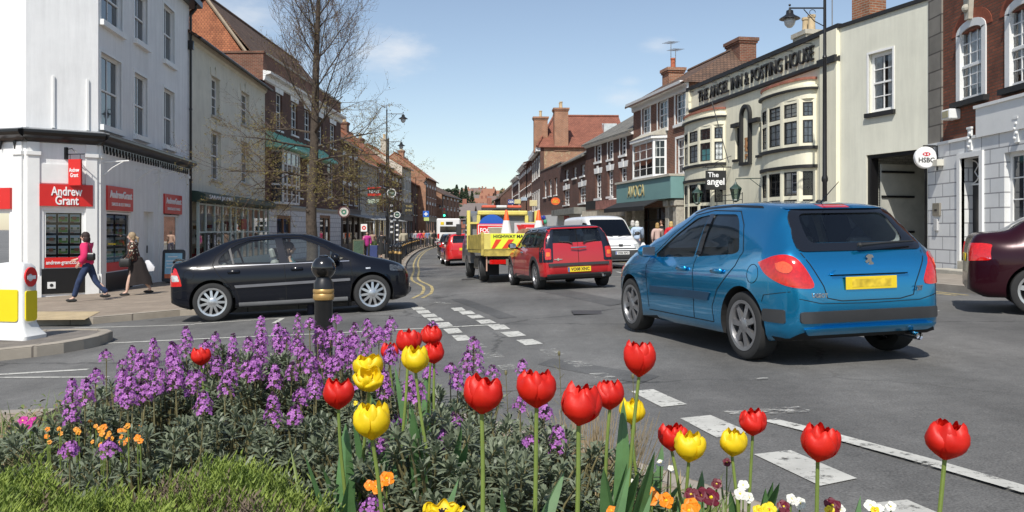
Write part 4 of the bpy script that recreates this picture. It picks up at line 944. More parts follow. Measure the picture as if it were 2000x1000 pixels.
def bow(F, u0, u1, d=.6, n=5):
 uc = (u0+u1)/2; w = (u1-u0)/2
 def plan(off=0, dd=0, k=16):
  return [(uc-(w+off)*math.cos(math.pi*i/k), -(d+off+dd)*math.sin(math.pi*i/k)**.75) for i in range(k+1)]
 def ring(z, off=0): return [(p[0], p[1], z) for p in plan(off)]
 def band(z0, z1, off, mat, name, cap=True):
  mb = MB(); rs = [ring(z0, off), ring(z1, off)]; n_ = 17
  mb.loft(rs, False, False, closed=False); mb.add(rs[0], [tuple(range(n_))]); mb.add(rs[1], [tuple(range(n_))]); return F.build(mb, name, mat, None, True)
 band(GZ0, .15, .06, angel_cream, 'bay_plinth'); band(CZ+1.95, CZ+2.5, .0, angel_cream, 'bay_panel'); band(CZ+4.08, CZ+4.36, 0, angel_cream, 'bay_head')
 band(CZ+1.92, CZ+2.02, .08, black_matt, 'bay_band'); band(CZ+2.5, CZ+2.6, .09, black_matt, 'bay_sill'); band(CZ+4.36, CZ+4.42, .12, black_matt, 'bay_cornice'); band(CZ+4.42, CZ+4.5, .1, angel_cream, 'bay_parapet'); 
 band(CZ+4.501, CZ+4.66, .0, angel_cream, 'bay_parapet_top'); band(CZ+4.662, CZ+4.74, .05, M('terracotta_coping', (.32,.12,.08), .8, var=.3), 'bay_coping')
 P = plan(0, 0, n*2+2)[1:-1]; P = [P[i] for i in range(0, len(P), 2)]  # facet corners
 P = [plan(0,0,16)[0]]+[plan(0,0,n)[i] for i in range(1, n)]+[plan(0,0,16)[-1]]
 for (z0, z1, tr) in ((.15, CZ+1.92, CZ+1.0), (CZ+2.6, CZ+4.08, CZ+3.48)):
  for i in range(len(P)-1):
   a, b = Vector(P[i]), Vector(P[i+1]); e = (b-a); L_ = e.length; e.normalize(); nn = Vector((e.y, -e.x))
   T = Matrix(((e.x, -nn.x, 0, a.x), (e.y, -nn.y, 0, a.y), (0,0,1,0), (0,0,0,1)))
   mb = MB(); mb.T = T; f = .1
   mb.box(0,f,-.02,.1,z0,z1); mb.box(L_-f,L_,-.02,.1,z0,z1); mb.box(f,L_-f,-.01,.1,z0,z0+f); mb.box(f,L_-f,-.01,.1,z1-f,z1); mb.box(f,L_-f,-.01,.1,tr-.06,tr+.06)
   wo = F.build(mb, 'window', angel_cream)
   for (c0, c1) in ((z0+f, tr-.06), (tr+.06, z1-f)):
    mb = MB(); mb.T = T; t_ = .035; x0, x1 = f, L_-f
    mb.box(x0,x0+t_,.0,.05,c0,c1); mb.box(x1-t_,x1,.0,.05,c0,c1); mb.box(x0+t_,x1-t_,.0,.05,c0,c0+t_); mb.box(x0+t_,x1-t_,.0,.05,c1-t_,c1)
    nb = 2; 
    for q in range(1, nb): x = x0+(x1-x0)*q/nb; mb.box(x-.008,x+.008,.02,.04,c0,c1)
    for q in range(1, 3): z = c0+(c1-c0)*q/3; mb.box(x0,x1,.021,.039,z-.008,z+.008)
    F.build(mb, 'casement', black_matt, wo)
    mb = MB(); mb.T = T; mb.add([(x0,.035,c0),(x1,.035,c0),(x1,.035,c1),(x0,.035,c1)], [(0,1,2,3)]); F.build(mb, 'pane', clear_glass, wo)
    if z0 > 1:
     mb = MB(); mb.T = T; k = 16; vs = []
     for q in range(k+1): x = x0+(x1-x0)*q/k; yy = .065+.015*math.sin(q*1.9); vs += [(x,yy,c0),(x,yy,c1)]
     mb.add(vs, [(2*q,2*q+2,2*q+3,2*q+1) for q in range(k)]); F.build(mb, 'curtain', net, wo)
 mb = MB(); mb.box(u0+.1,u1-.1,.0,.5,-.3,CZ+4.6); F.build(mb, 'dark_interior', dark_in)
bow(F, *bowR); bow(F, *bowL)
uc, zt = F.uv(1459, 206); zb = F.uv(1459, 317)[1]; zs = zt-.38
mb = MB()
arc = lambda r_, k=14: [(uc+r_*math.cos(math.pi*i/k), zs+r_*math.sin(math.pi*i/k)) for i in range(k+1)]
o_, i_ = arc(.42), arc(.3)
for k in range(14): mb.prism([o_[k], o_[k+1], i_[k+1], i_[k]], -.12, 0)
mb.box(uc-.42,uc-.3,-.12,0,zb,zs); mb.box(uc+.3,uc+.42,-.12,0,zb,zs); mb.box(uc-.42,uc+.42,-.14,0,zb-.1,zb); 
zc = F.uv(1459,241)[1]; mb.box(uc-1.1,uc-.42,-.16,0,zc-.05,zc+.09); mb.box(uc+.42,uc+1.1,-.16,0,zc-.05,zc+.09); F.build(mb, 'arched_niche', black_matt)
mb = MB(); mb.box(uc-.13,uc+.13,-.05,-.0,zb+.55,zb+.63); mb.box(uc-.06,uc+.06,-.06,-.0,zb+.4,zb+.9); mb.box(uc-.12,uc+.12,-.045,0,zb+.82,zb+.9); mb.box(uc-.1,uc-.02,-.05,0,zb+.12,zb+.3); mb.box(uc-.02,uc+.1,-.05,0,zb+.22,zb+.3); F.build(mb, 'niche_ornament', M('ornament_bronze', (.35,.18,.08), .5))
mb = MB(); mb.box(dru-1.25,dru+1.25,-.95,0,2.12,2.24); mb.box(dru-1.3,dru+1.3,-1.0,0,2.24,2.3); F.build(mb, 'porch_roof', black_matt)
mb = MB(); mb.prism([(-.85,2.12),(0,2.12),(0,1.55),(-.25,1.75)], dru-1.1, dru-.9, plane='yz'); F.build(mb, 'porch_bracket', M('carved_oak', (.30,.20,.10), .7, var=.3, vs=8)); mb = MB(); mb.prism([(-.85,2.12),(0,2.12),(0,1.55),(-.25,1.75)], dru+.9, dru+1.1, plane='yz'); mb.box(dru-.88,dru+.88,-.6,0,1.95,2.118); F.build(mb, 'porch_bracket', M('carved_oak', (.30,.20,.10), .7, var=.3, vs=8))
mb = MB(); mb.box(dd[0]-.16,dd[0],-.08,.1,-.7,2.0); mb.box(dd[1],dd[1]+.16,-.08,.1,-.7,2.0); mb.box(dd[0],dd[1],-.08,.1,1.9,2.0); F.build(mb, 'door_surround', M('carved_oak')); mb = MB(); mb.box(dd[0],dd[1],.2,.26,-.7,1.9); F.build(mb, 'door', M('door_red_brown', (.16,.05,.035), .5))
mb = MB(); 
for z in (2.55,2.75,2.95): mb.tube([(dru-1.1,-.75,z-.2),(dru+1.1,-.75,z-.2)], .012, 5)
for u in (-1.1,-.35,.35,1.1): mb.tube([(dru+u,-.75,2.3),(dru+u,-.75,2.8)], .014, 5)
F.build(mb, 'balcony_rail', black_matt)
mb = MB(); mb.tube([F.uv(1453,185)[0:1][0:0] and 0 or (dru-1.5,-.1,CZ+2.55),(dru-.3,-1.3,CZ+4.7)], .016, 6); F.build(mb, 'flagpole', lead)
for px in (1409, 1489):
 u = F.uv(px, 375)[0]; w = Vector((F.a.x,F.a.y,0))+Matrix.Rotation(F.ang,3,'Z')@Vector((u,-1.0,CZ+1.05)); 
 e = bldg('wall_lantern', Q2, 'green black wall lantern left of the inn porch' if px == 1409 else 'green black wall lantern right of the inn porch', 'lantern'); e.location = w; e.rotation_euler = (0,0,F.ang)
 mb = MB(); mb.lathe([(.02,.62),(.05,.55),(.09,.5),(.2,.4),(.21,.36),(.04,.36)], 6); mb.lathe([(.1,.0),(.12,-.04),(.03,-.1)], 6)
 for q in range(6): t = math.pi*q/3; mb.tube([(.11*math.cos(t),.11*math.sin(t),0),(.19*math.cos(t),.19*math.sin(t),.37)], .012, 4)
 mb.tube([(0,0,.6),(0,.0,.72),(0,1.0,.75)], .016, 5); mb.tube([(0,.5,.75),(0,1.0,.4)], .012, 5); mb.build('lantern_frame', M('lantern_green', (.02,.05,.04), .4), e)
 mb = MB(); mb.lathe([(.1,.01),(.18,.36)], 6, cap=False); mb.build('lantern_glass', glass_mat('lantern_glass', (.5,.6,.55)), e)
F.chimney(Lf-4.0, 1.2, TZ-.2, CZ+6.75, .8, .6, stone, 2, clay)
F.body(8, GZ0, TZ-.1, angel_cream, y=.5)
mb = MB(); mb.tube([(Lf-2.5,1.2,TZ),(Lf-2.5,1.2,TZ+2.3)], .02, 5)
for q in range(4): mb.tube([(Lf-2.9,1.2,TZ+1.7+q*.15),(Lf-2.1,1.2,TZ+1.7+q*.15)], .01, 4)
F.build(mb, 'aerial', lead)
e = bldg('inn_sign', Q3, 'black hanging board of the inn lettered in white beside the left bay', 'sign'); w = A(1398,352,33.2); e.location = w
mb = MB(); mb.bbox(-.39,.39,-.03,.03,-.37,.37,.01); so = mb.build('sign_board', black_matt, e)
text('lettering', 'The', (-.1,-.034,.2), .26, tw, so, .003, .004); text('lettering', 'angel', (0,-.034,-.06), .36, tw, so, .003, .008, width=.66)
fx = F.uv(1398,352); X1 = 8.42-w.x
mb = MB(); mb.tube([(-.5,0,.5),(X1,0,.5)], .022, 6); mb.tube([(-.45,0,.5),(X1,0,.95)], .012, 5); mb.tube([(-.3,0,.37),(-.3,0,.5)], .01, 4); mb.tube([(.3,0,.37),(.3,0,.5)], .01, 4); mb.tube([(-.1,0,.5),(.1,0,.62),(.3,0,.52)], .012, 5); mb.build('bracket', black_matt, e, True)

B = bldg('brick_shop', Q4, 'dark red brick building with white oriel window above a teal shop fascia')
F = Fac(B, Q3, Q4, 'R'); EZ4 = CZ+6.35
ws = [(1254,1270,212,264),(1285,1304,199,256),(1319,1339,184,245),(1321,1339,272,342)]
F.wall(GZ0, EZ4, H(F, ws)+[(.4,F.len-.5,-.9,2.55)], red_brick)
for r in ws: F.window(r, 2, 2, fw=.09, surround=.1, sh=.12, inset=.08)
F.body(9, GZ0, EZ4, red_brick); F.roof(EZ4+.08, 6.2, 1.75, old_tile, hip=2.6, hip0=0, over=.2, front=.4)
F.strip([(0,EZ4-.35),(-.08,EZ4-.33),(-.1,EZ4-.1),(-.4,EZ4-.06),(-.42,EZ4+.06),(0,EZ4+.06)], -.05, F.len+.05, white_paint, 'eaves_cornice')
q = F.rect((1252,1302,283,352)); a, b, z0, z1 = q; z1 = z0+1.75
d = .55; pl_ = [(a,0),(a+.3,-d),(b-.3,-d),(b,0)]
mb = MB()
for (x0,y0),(x1,y1) in zip(pl_, pl_[1:]):
 v0, v1 = Vector((x0,y0)), Vector((x1,y1)); e_ = (v1-v0); L_ = e_.length; e_.normalize(); T = Matrix(((e_.x,-e_.y,0,x0),(e_.y,e_.x,0,y0),(0,0,1,0),(0,0,0,1))); mb.T = T
 f = .1; mb.box(0,f,0,.1,z0,z1); mb.box(L_-f,L_,0,.1,z0,z1); mb.box(f,L_-f,0,.1,z0,z0+.1); mb.box(f,L_-f,0,.1,z1-.12,z1); mb.box(f,L_-f,.0,.08,(z0+z1)/2-.03,(z0+z1)/2+.03)
 nb = 3 if L_ > 1 else 2
 for i in range(1, nb): x = f+(L_-2*f)*i/nb; mb.box(x-.014,x+.014,.03,.06,z0+.1,z1-.12)
 for j in (1,3): z = z0+(z1-z0)*j/4; mb.box(f,L_-f,.032,.058,z-.012,z+.012)
mb.T = None
mb.prism([(p[0],p[1]-.0) for p in [(a-.05,0),(a+.27,-d-.06),(b-.27,-d-.06),(b+.05,0)]], z0-.45, z0-.002, plane='xy'); mb.prism([(a-.08,0),(a+.24,-d-.12),(b-.24,-d-.12),(b+.08,0)], z1+.002, z1+.14, plane='xy')
oo = F.build(mb, 'oriel_window', white_paint)
mb = MB(); 
for (x0,y0),(x1,y1) in zip(pl_, pl_[1:]): mb.add([(x0,y0+.05,z0),(x1,y1+.05,z0),(x1,y1+.05,z1),(x0,y0+.05,z1)], [(0,1,2,3)])
F.build(mb, 'pane', clear_glass, oo)
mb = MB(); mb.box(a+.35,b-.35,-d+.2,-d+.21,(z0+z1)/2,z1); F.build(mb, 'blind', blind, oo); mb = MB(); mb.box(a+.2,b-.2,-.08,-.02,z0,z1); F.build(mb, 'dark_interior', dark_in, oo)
mb = MB(); mb.add([(a-.1,0,z1+.5),(b+.1,0,z1+.5),(b-.2,-d-.15,z1+.142),(a+.2,-d-.15,z1+.142),(a-.1,0,z1+.142),(b+.1,0,z1+.142)], [(0,1,2,3),(0,3,4),(1,5,2),(4,3,2,5)]); F.build(mb, 'oriel_roof', stone, oo)
teal = M('teal_fascia', (.17,.31,.30), .5, var=.05)
q = F.rect((1226,1345,359,386)); z0, z1 = CZ+1.35, CZ+2.3
mb = MB(); mb.box(-.35,F.len-.02,-.8,0,z0,z1); fo = F.build(mb, 'fascia', teal)
mb = MB(); mb.box(-.4,F.len,-.88,0,z1,z1+.1); F.build(mb, 'fascia_cornice', stone)
F.tex('lettering', 'AVOCA', 2.8, (z0+z1)/2-.02, .8, M('bronze_letters', (.50,.42,.20), .5, .1), y=-.82, ext=.015, off=.0, parent=fo, width=2.5)
mb = MB(); mb.add([(-.2,-.8,z0),(F.len-1.5,-.8,z0),(F.len-1.5,-1.5,z0-.3),(-.2,-1.5,z0-.3),(-.2,-.8,z0-.05),(F.len-1.5,-.8,z0-.05),(F.len-1.5,-1.5,z0-.35),(-.2,-1.5,z0-.35)], [(0,1,2,3),(4,7,6,5),(3,2,6,7),(0,3,7,4),(1,5,6,2)]); mb.box(-.2,F.len-1.5,-1.52,-1.48,z0-.5,z0-.3); F.build(mb, 'awning', black_matt)
for u in (F.len-.35, F.len-1.3, .2, 1.5): mb = MB(); mb.bbox(u-.22,u+.22,-.5,0,-.6,z0-.01,.03); mb.bbox(u-.27,u+.27,-.6,0,z0-.35,z0-.05,.05); F.build(mb, 'pilaster', M('worn_stone', (.40,.37,.31), .8, var=.3, vs=9))
mb = MB()
for u in (.5,2.0,3.6,F.len-.8): mb.box(u,u+.08,.05,.12,-.7,2.5)
mb.box(.5,F.len-.7,.05,.12,1.9,1.98); so = F.build(mb, 'shopfront_frame', black_matt); mb = MB(); mb.add([(.4,.09,-.6),(F.len-.5,.09,-.6),(F.len-.5,.09,2.55),(.4,.09,2.55)],[(0,1,2,3)]); F.build(mb,'pane',glass_mat('shop_glass'),so)
mb = MB(); mb.box(.3,F.len-.4,1.4,1.5,-.9,2.6); F.build(mb, 'shop_interior', M('shop_inside'), so)
F.chimney(.9, 1.8, EZ4, CZ+8.15, .95, .8, bright_brick, 1, M('red_pot',(.4,.12,.06),.8)); F.chimney(F.len-2.3, 3.5, EZ4+.3, CZ+8.75, 1.5, .8, red_brick, 0)
mb = MB()
for u, zz in ((.6,11.1),(1.25,10.6)):
 mb.tube([(u,1.8,CZ+8.1),(u,1.8,zz)], .02, 5); mb.tube([(u-.5,1.8,zz),(u+.5,1.8,zz-.1)], .014, 4)
 for q in range(5): mb.tube([(u-.45+q*.22,1.5,zz-.02*q),(u-.45+q*.22,2.1,zz-.02*q)], .01, 4)
F.build(mb, 'aerial', lead)

B = bldg('brick_shop', Q5, 'three storey dark brick building with white keystone lintels and grey slate roof')
F = Fac(B, Q4, Q5, 'R'); E5 = CZ+5.1
w_top = [(1163,1174,285,317),(1187,1197,277,312),(1211,1223,268,304)]; w_mid = [(1163,1174,340,388),(1187,1197,334,384),(1211,1224,328,380)]
F.wall(GZ0, E5, H(F, w_top)+H(F, w_mid)+[(.3,F.len-.3,-.9,2.2)], dark_brick)
for r in w_top: F.window(r, 2, 2, fw=.09, surround=.06, sh=.12)
for r in w_mid: F.window(r, 2, 3, fw=.08, lintel=white_paint, sh=.12)
F.body(8, GZ0, E5, dark_brick); F.roof(E5+.05, 8, 2.3, slate, over=.05, front=.3, gable=dark_brick)
F.strip([(0,E5-.2),(-.1,E5-.18),(-.3,E5-.02),(0,E5)], 0, F.len, white_paint, 'eaves_cornice')
mb = MB(); mb.box(.1,F.len-.1,-.3,0,2.2,2.6); mb.box(.1,F.len-.1,-1.1,0,2.1,2.2)
for i in range(6): u = .2+(F.len-.4)*i/5; mb.box(u-.1,u+.1,-.15,0,-.7,2.1)
so = F.build(mb, 'shopfront', M('weathered_cream', (.45,.41,.34), .8, var=.2)); mb = MB(); mb.add([(.3,-.03,-.6),(F.len-.3,-.03,-.6),(F.len-.3,-.03,2.1),(.3,-.03,2.1)],[(0,1,2,3)]); F.build(mb,'pane',pane_glass,so)
mb = MB(); mb.box(1.0,3.2,-.34,-.3,2.65,3.15); F.build(mb, 'black_shop_sign', black_matt); F.tex('lettering','THE DELI', 2.1, 2.9, .3, M('dim_gold',(.35,.28,.12),.5), y=-.36) if False else None
mb = MB(); mb.box(3.4,F.len-.3,-.5,0,2.62,3.1); F.build(mb, 'brick_planter_band', M('dull_pink_brick', (.25,.11,.09), .9, var=.4, vs=5))
mb = MB()
for i in range(4): mb.tube([(3.4+i*.5,-.2,1.2),(3.7+i*.5,-.2,2.1)], .06, 4); mb.tube([(3.9+i*.5,-.2,1.2),(3.6+i*.5,-.2,2.1)], .05, 4)
F.build(mb, 'timber_bracing', M('old_timber', (.20,.14,.08), .8))
for i in range(2):
 u = F.len-.9-i*1.6; mb = MB(); mb.bbox(u-.45,u+.45,-.35,-.0,F.rect(w_mid[0])[2]-.35,F.rect(w_mid[0])[2]-.13,.02); F.build(mb,'window_box',white_paint)

B = bldg('brick_shop', Q6, 'two storey brown brick building with bricked up windows above a white convenience store fascia')
F = Fac(B, Q5, Q6, 'R'); E6 = CZ+4.53
wa = [(1103,1110,333,352),(1119,1126,328,349),(1134,1142,323,345)]; wb = [(1101,1112,372,401),(1131,1144,366,398)]
F.wall(GZ0, E6, H(F, wa)+H(F, wb)+[(.3,F.len-.3,-.9,1.9)], dark_brick)
for r in wa: F.window(r, 2, 1, fw=.1, sh=.1, lintel=None, curtain='blind')
for r in wb: F.window(r, 2, 2, fw=.1, lintel=white_paint, curtain='blind')
F.body(8, GZ0, E6, dark_brick); F.roof(E6+.03, 8, 2.2, slate, over=.05, gable=dark_brick)
mb = MB(); mb.box(0.05,F.len-.05,-.75,0,2.45,2.85); F.build(mb, 'shop_canopy', M('weathered_grey', (.20,.20,.18), .8, var=.25))
mb = MB(); mb.box(.1,F.len-.1,-.3,0,1.8,2.44); fo = F.build(mb, 'fascia', M('pale_fascia', (.55,.55,.53), .6)); 
F.tex('lettering','TESCO', F.len*.42, 2.2, .5, M('store_red',(.45,.03,.03),.5), y=-.31, off=.01, parent=fo, width=2.2); F.tex('lettering','Express', F.len*.42+2.2, 2.15, .35, M('store_blue',(.05,.1,.35),.5), y=-.31, parent=fo, width=1.3)
mb = MB(); mb.box(.2,F.len-.2,-.05,.02,-.7,.1); 
for i in range(5): u = .2+(F.len-.4)*i/4; mb.box(u-.08,u+.08,-.08,.02,-.7,1.8)
so = F.build(mb,'shopfront',white_paint); mb = MB(); mb.add([(.3,-.03,-.6),(F.len-.3,-.03,-.6),(F.len-.3,-.03,1.8),(.3,-.03,1.8)],[(0,1,2,3)]); F.build(mb,'pane',pane_glass,so)

B = bldg('brick_shop', Q7, 'plain brown brick building with three narrow windows and a round orange sign')
F = Fac(B, Q6, Q7, 'R'); E7 = CZ+4.76
wa = [(1062,1067,354,386),(1072,1077,351,383),(1083,1088,348,381)]
F.wall(GZ0, E7, H(F, wa), dark_brick)
for r in wa: F.window(r, 1, 2, fw=.12, sh=.1)
F.body(8, GZ0, E7, dark_brick); mb = MB(); mb.box(-.02,F.len,-.05,.35,E7,E7+.1); F.build(mb,'coping',M('stone_dark',(.15,.12,.1),.8))
mb = MB(); mb.box(.2,F.len-.2,-.25,0,1.7,2.6); F.build(mb,'fascia',white_paint)
for i in range(9):
 u = .6+i*.55; mb = MB(); mb.ball((u,-.4,2.15+.25*math.sin(i*2)), .26, 10, 6, sc=(1,.5,.8)); F.build(mb,'fascia_balloon',[M('decor_red',(.5,.03,.05),.5),M('decor_blue',(.03,.05,.3),.5),M('decor_green',(.05,.35,.2),.5)][i%3],None,True)
mb = MB(); mb.box(.3,F.len-.3,-.1,.0,-.6,1.7); F.build(mb,'shopfront',pane_glass)
e = bldg('post_office_sign', Q6, 'oval orange red sign projecting from the brown brick post office', 'sign'); e.location = A(1085,393,60.5)
mb = MB(); mb.lathe([(.02,-.06),(.42,-.06),(.42,.06),(.02,.06)], 24, axis='y'); mb.T = None
so = mb.build('sign_disc', M('sign_orange', (.75,.12,.03), .4, var=.03), e, True); so.scale = (.75,1,.62); mb = MB(); mb.tube([(.3,0,0),(.75,0,0)], .03, 5); mb.build('bracket', black_matt, e)
text('lettering', 'Post\nOffice', (0,-.08,0), .26, M('sign_yellow',(.8,.6,.05),.5), so, .004, .003)

B = bldg('gabled_building', Q7, 'large orange brick building with red tiled roof and tall twin pot chimneys')
z0b = B.location.z
F = Fac(B, Q7, (1.9,82.5), 'R'); E8 = CZ+6.8
us = [(F.len*(i+.5)/4) for i in range(4)]
hs_ = [(u-.5,u+.5,z,z+1.6) for u in us for z in (3.2,6.0)]
F.wall(GZ0, E8, hs_, dark_brick)
for h in hs_: F.window(h, 2, 2, px=False, fw=.1, surround=.08)
mb = MB(); mb.box(-.05,F.len+.05,-.35,0,E8-.3,E8); F.build(mb,'eaves_cornice',white_paint)
mb = MB(); mb.box(.02,F.len-.01,.3,7.0,GZ0,E8-.01); F.build(mb,'side_wall',patchy_brick)
mb = MB(); Lr = F.len; zr = CZ+10.05; mb.add([(-.3,-.3,E8),(Lr+.25,-.3,E8),(Lr+.25,7.4,E8),(-.3,7.4,E8),(Lr/2,1.6,zr),(Lr/2,7.4,zr)], [(1,2,5,4),(0,4,5,3),(0,1,4),(2,3,5),(0,3,2,1)]); F.build(mb,'roof',red_tile)
mb = MB(); mb.tube([(Lr/2,1.5,zr+.05),(Lr/2,7.4,zr+.05)], .12, 6); mb.tube([(Lr/2,1.6,zr+.05),(Lr+.25,-.3,E8+.08)], .1, 6); F.build(mb,'ridge_tiles',red_tile)
u, _ = Lr-.9, 0
def ch(u, y, z0, z1, w, d, m, pots): return F.chimney(u, y, z0, z1, w, d, m, pots)
ch(Lr-.6, 1.75, E8-.3, A(0,208,71.5).z, 1.3, 1.15, bright_brick, 2)
ch(Lr/2+3.4, .15, E8-.3, A(0,232,75).z, .9, 1.15, bright_brick, 1)
mb = MB(); z_ = E8+1.9; mb.add([(Lr-3.2,5.6,z_+.5),(Lr-3.2,6.7,z_+.5),(Lr-1.9,6.7,z_-.0),(Lr-1.9,5.6,z_-.0)],[(0,1,2,3)]); mb.box(Lr-3.2,Lr-1.9,5.6,6.7,z_-.6,z_+.35); F.build(mb,'roof_light',M('skylight',(.5,.55,.55),.2,var=.2))
def RB(p0, p1, ez, *a, **k): return terrace('terrace_building', p0, p1, 'R', ez, *a, **k)
RB((1.88,82.6),(1.55,90), 6.6, red_brick, red_tile, 'red brick terrace building with stacked chimneys just beyond the big red roof', shop=(.5,.45,.35), nx=3, rows=((1.8,3.2),(4.4,5.7)), rise=2.5, chim=((.9,.15),(.2,.3)), ch=.8, chm=bright_brick)
RB((1.5,90.1),(.9,102), 6.9, red_brick, old_tile, 'tall brick terrace building with white downpipe far down the right side', shop=(.05,.08,.2), nx=5, rows=((1.8,3.2),(4.4,5.8)), cornice=white_paint, rise=1.2, chim=())
RB((.8,102.1),(.1,113), 6.3, dark_brick, old_tile, 'dark brick terrace building with white cornice near the far right bend', shop=(.4,.4,.35), nx=5, rows=((1.8,3.2),(4.2,5.4)), cornice=white_paint, rise=1.2, chim=())
B, F = RB((-1.6,120),(-2.6,132), 4.4, dark_brick, old_tile, 'brown house with white edged gable facing up the street', nx=3, rows=((1.6,2.9),), shop=(.4,.38,.3), rise=3.2, chim=(), depth=7)
B, F = RB((-3.4,136),(-4.4,148), 2.4, M('cream_house',(.6,.52,.33),.8), old_tile, 'small cream painted house at the far end of the right side', nx=3, rows=((.3,1.4),), shop=None, rise=2.4, chim=(), depth=7)
for (px, py, Y, w, h, c, lab, tx) in ((998,394.5,88,.62,.5,(.02,.04,.2),'dark blue projecting sign lettered in white above the yellow truck','CEX'),(1011,394,82,.6,.4,(.6,.52,.25),'pale yellow projecting sign beside the dark blue sign',''),(1042,397,76,.68,.52,(.6,.52,.28),'wide pale yellow projecting sign left of the orange oval sign',''),(1024,389,80,.55,.3,(.35,.42,.5),'small blue grey sign above the pale yellow signs','')):
 e = bldg('projecting_sign', (0,Y), lab, 'sign'); e.location = A(px, py, Y); mb = MB(); mb.bbox(-w/2,w/2,-.08,.08,-h/2,h/2,.03); so = mb.build('sign_board', M('far_sign_%d'%px, c, .5), e); mb = MB(); mb.tube([(w/2,0,h*.4),(w/2+.6,0,h*.4)], .03, 4); mb.build('bracket', black_matt, e)
 if tx: text('lettering', tx, (0,-.09,0), .3, tw, so, .004, .01, width=w*.85)
rnd = random.Random(11); hcols = [M('far_brick_a',(.30,.12,.08),.9), M('far_brick_b',(.36,.18,.12),.9), M('far_render',(.55,.48,.38),.9), M('far_cream',(.62,.56,.45),.9)]  # far house colours paled to stand in for distance haze
rcols = [M('far_roof_a',(.20,.13,.11),.9), M('far_roof_b',(.28,.13,.08),.9), M('far_roof_c',(.17,.14,.13),.9)]
nh = 0
spots = []
for Yr, n, x0, x1 in ((165,7,-26,-4),(190,9,-34,2),(220,10,-40,4),(260,11,-48,6),(310,12,-58,4),(370,14,-66,2),(430,15,-78,0),(490,14,-90,-4),(540,12,-95,-10)):
 for i in range(n): spots.append((x0+(x1-x0)*(i+.5)/n+rnd.uniform(-1.2,1.2), Yr+rnd.uniform(-8,8)))
hlab = {}
for x, y in spots:
 z = hill_z(x, y) if y > 185 else gz(x, y)
 e = empty('distant_house', (x, y, z-.3), rnd.uniform(-.35,.35)); ci = rnd.randrange(4); ri = rnd.randrange(3)
 w, d, h, r_ = rnd.uniform(5,8), rnd.uniform(5,7), rnd.uniform(4.2,5.6), rnd.uniform(1.8,2.6)
 near = y < 240
 tag(e, '%s house with %s roof %s' % (('red brick','pinkish brick','pale rendered','cream')[ci], ('grey brown','red brown','slate grey')[ri], 'low beyond the far end of the street' if near else 'on the distant hillside'), 'house', 'distant houses %s, %s walls, %s roofs' % ('beyond the street' if near else 'on the hillside', ('brick','pinkish','pale','cream')[ci], ('brown','red','slate')[ri]))
 mb = MB(); mb.box(-w/2,w/2,-d/2,d/2,-1,h); mb.add([(-w/2,-d/2,h),(-w/2,d/2,h),(-w/2,0,h+r_-.1),(w/2,-d/2,h),(w/2,d/2,h),(w/2,0,h+r_-.1)],[(0,1,2),(3,5,4)]); mb.build('wall', hcols[ci], e)
 mb = MB(); s_ = .3; mb.add([(-w/2-s_,-d/2-s_,h-.25),(w/2+s_,-d/2-s_,h-.25),(w/2+s_,0,h+r_),(-w/2-s_,0,h+r_),(w/2+s_,d/2+s_,h-.25),(-w/2-s_,d/2+s_,h-.25)],[(0,1,2,3),(3,2,4,5)]); ro = mb.build('roof', rcols[ri], e)
 mb = MB(); cx = rnd.choice((-w*.4,w*.4,0)); mb.box(cx-.4,cx+.4,-.35,.35,h+.5,h+r_+1); mb.build('chimney', hcols[0], e)
 mb = MB()
 for fz in (1.0,3.2):
  for fx in (-.3,0,.3):
   if fz < 2 and fx == 0: continue
   mb.box(w*fx-.5,w*fx+.5,-d/2-.04,-d/2+.02,fz,fz+1.1)
 mb.build('windows', M('far_window',(.10,.12,.14),.3), e)
# ================= vehicles =================
tyre_m = M('tyre_rubber', (.022,.022,.022), .85, var=.2); trim_m = M('black_plastic_trim', (.035,.036,.038), .55, var=.1)
alloy_m = M('alloy_silver', (.62,.62,.62), .3, .9, var=.05); alloy_grey = M('alloy_grey', (.34,.34,.35), .35, .8, var=.08)
chrome = M('chrome', (.7,.7,.7), .12, 1, var=0); under_m = M('car_underside', (.012,.012,.012), .9, var=.2); seam_m = M('panel_gap', (.004,.004,.004), .9, var=0)
car_in = M('car_interior', (.13,.135,.14), .85, var=.2); car_in_light = M('car_interior_grey', (.30,.31,.31), .85, var=.2)
lens_red = M('tail_lens_red', (.55,.008,.006), .08, var=.25, vs=30, coat=1); lens_orange = M('indicator_orange', (.75,.16,.01), .1, var=.1, coat=1); lens_clear = M('headlamp_glass', (.55,.57,.58), .08, .3, var=.4, vs=25, coat=1); lens_dark = M('headlamp_dark', (.10,.11,.12), .08, .4, var=.5, vs=25, coat=1)
plate_y = M('number_plate_yellow', (.75,.55,.02), .4, var=.05); plate_w = M('number_plate_white', (.72,.72,.70), .4, var=.03); plate_b = M('plate_band_blue', (.02,.07,.35), .5)
tint = glass_mat('car_glass', (.88,.93,.90)); tint_d = glass_mat('car_glass_dark', (.16,.17,.17)); black_glass = M('black_glass', (.006,.006,.007), .04, var=0, coat=1)
def paint(name, c, metal=.0, rough=.28):
 if name in MATS: return MATS[name]
 m = M(name, c, rough, metal, var=.03, vs=1.5, coat=1 if max(c) > .05 else .35, spec=.5 if max(c) > .05 else .25)
 return m
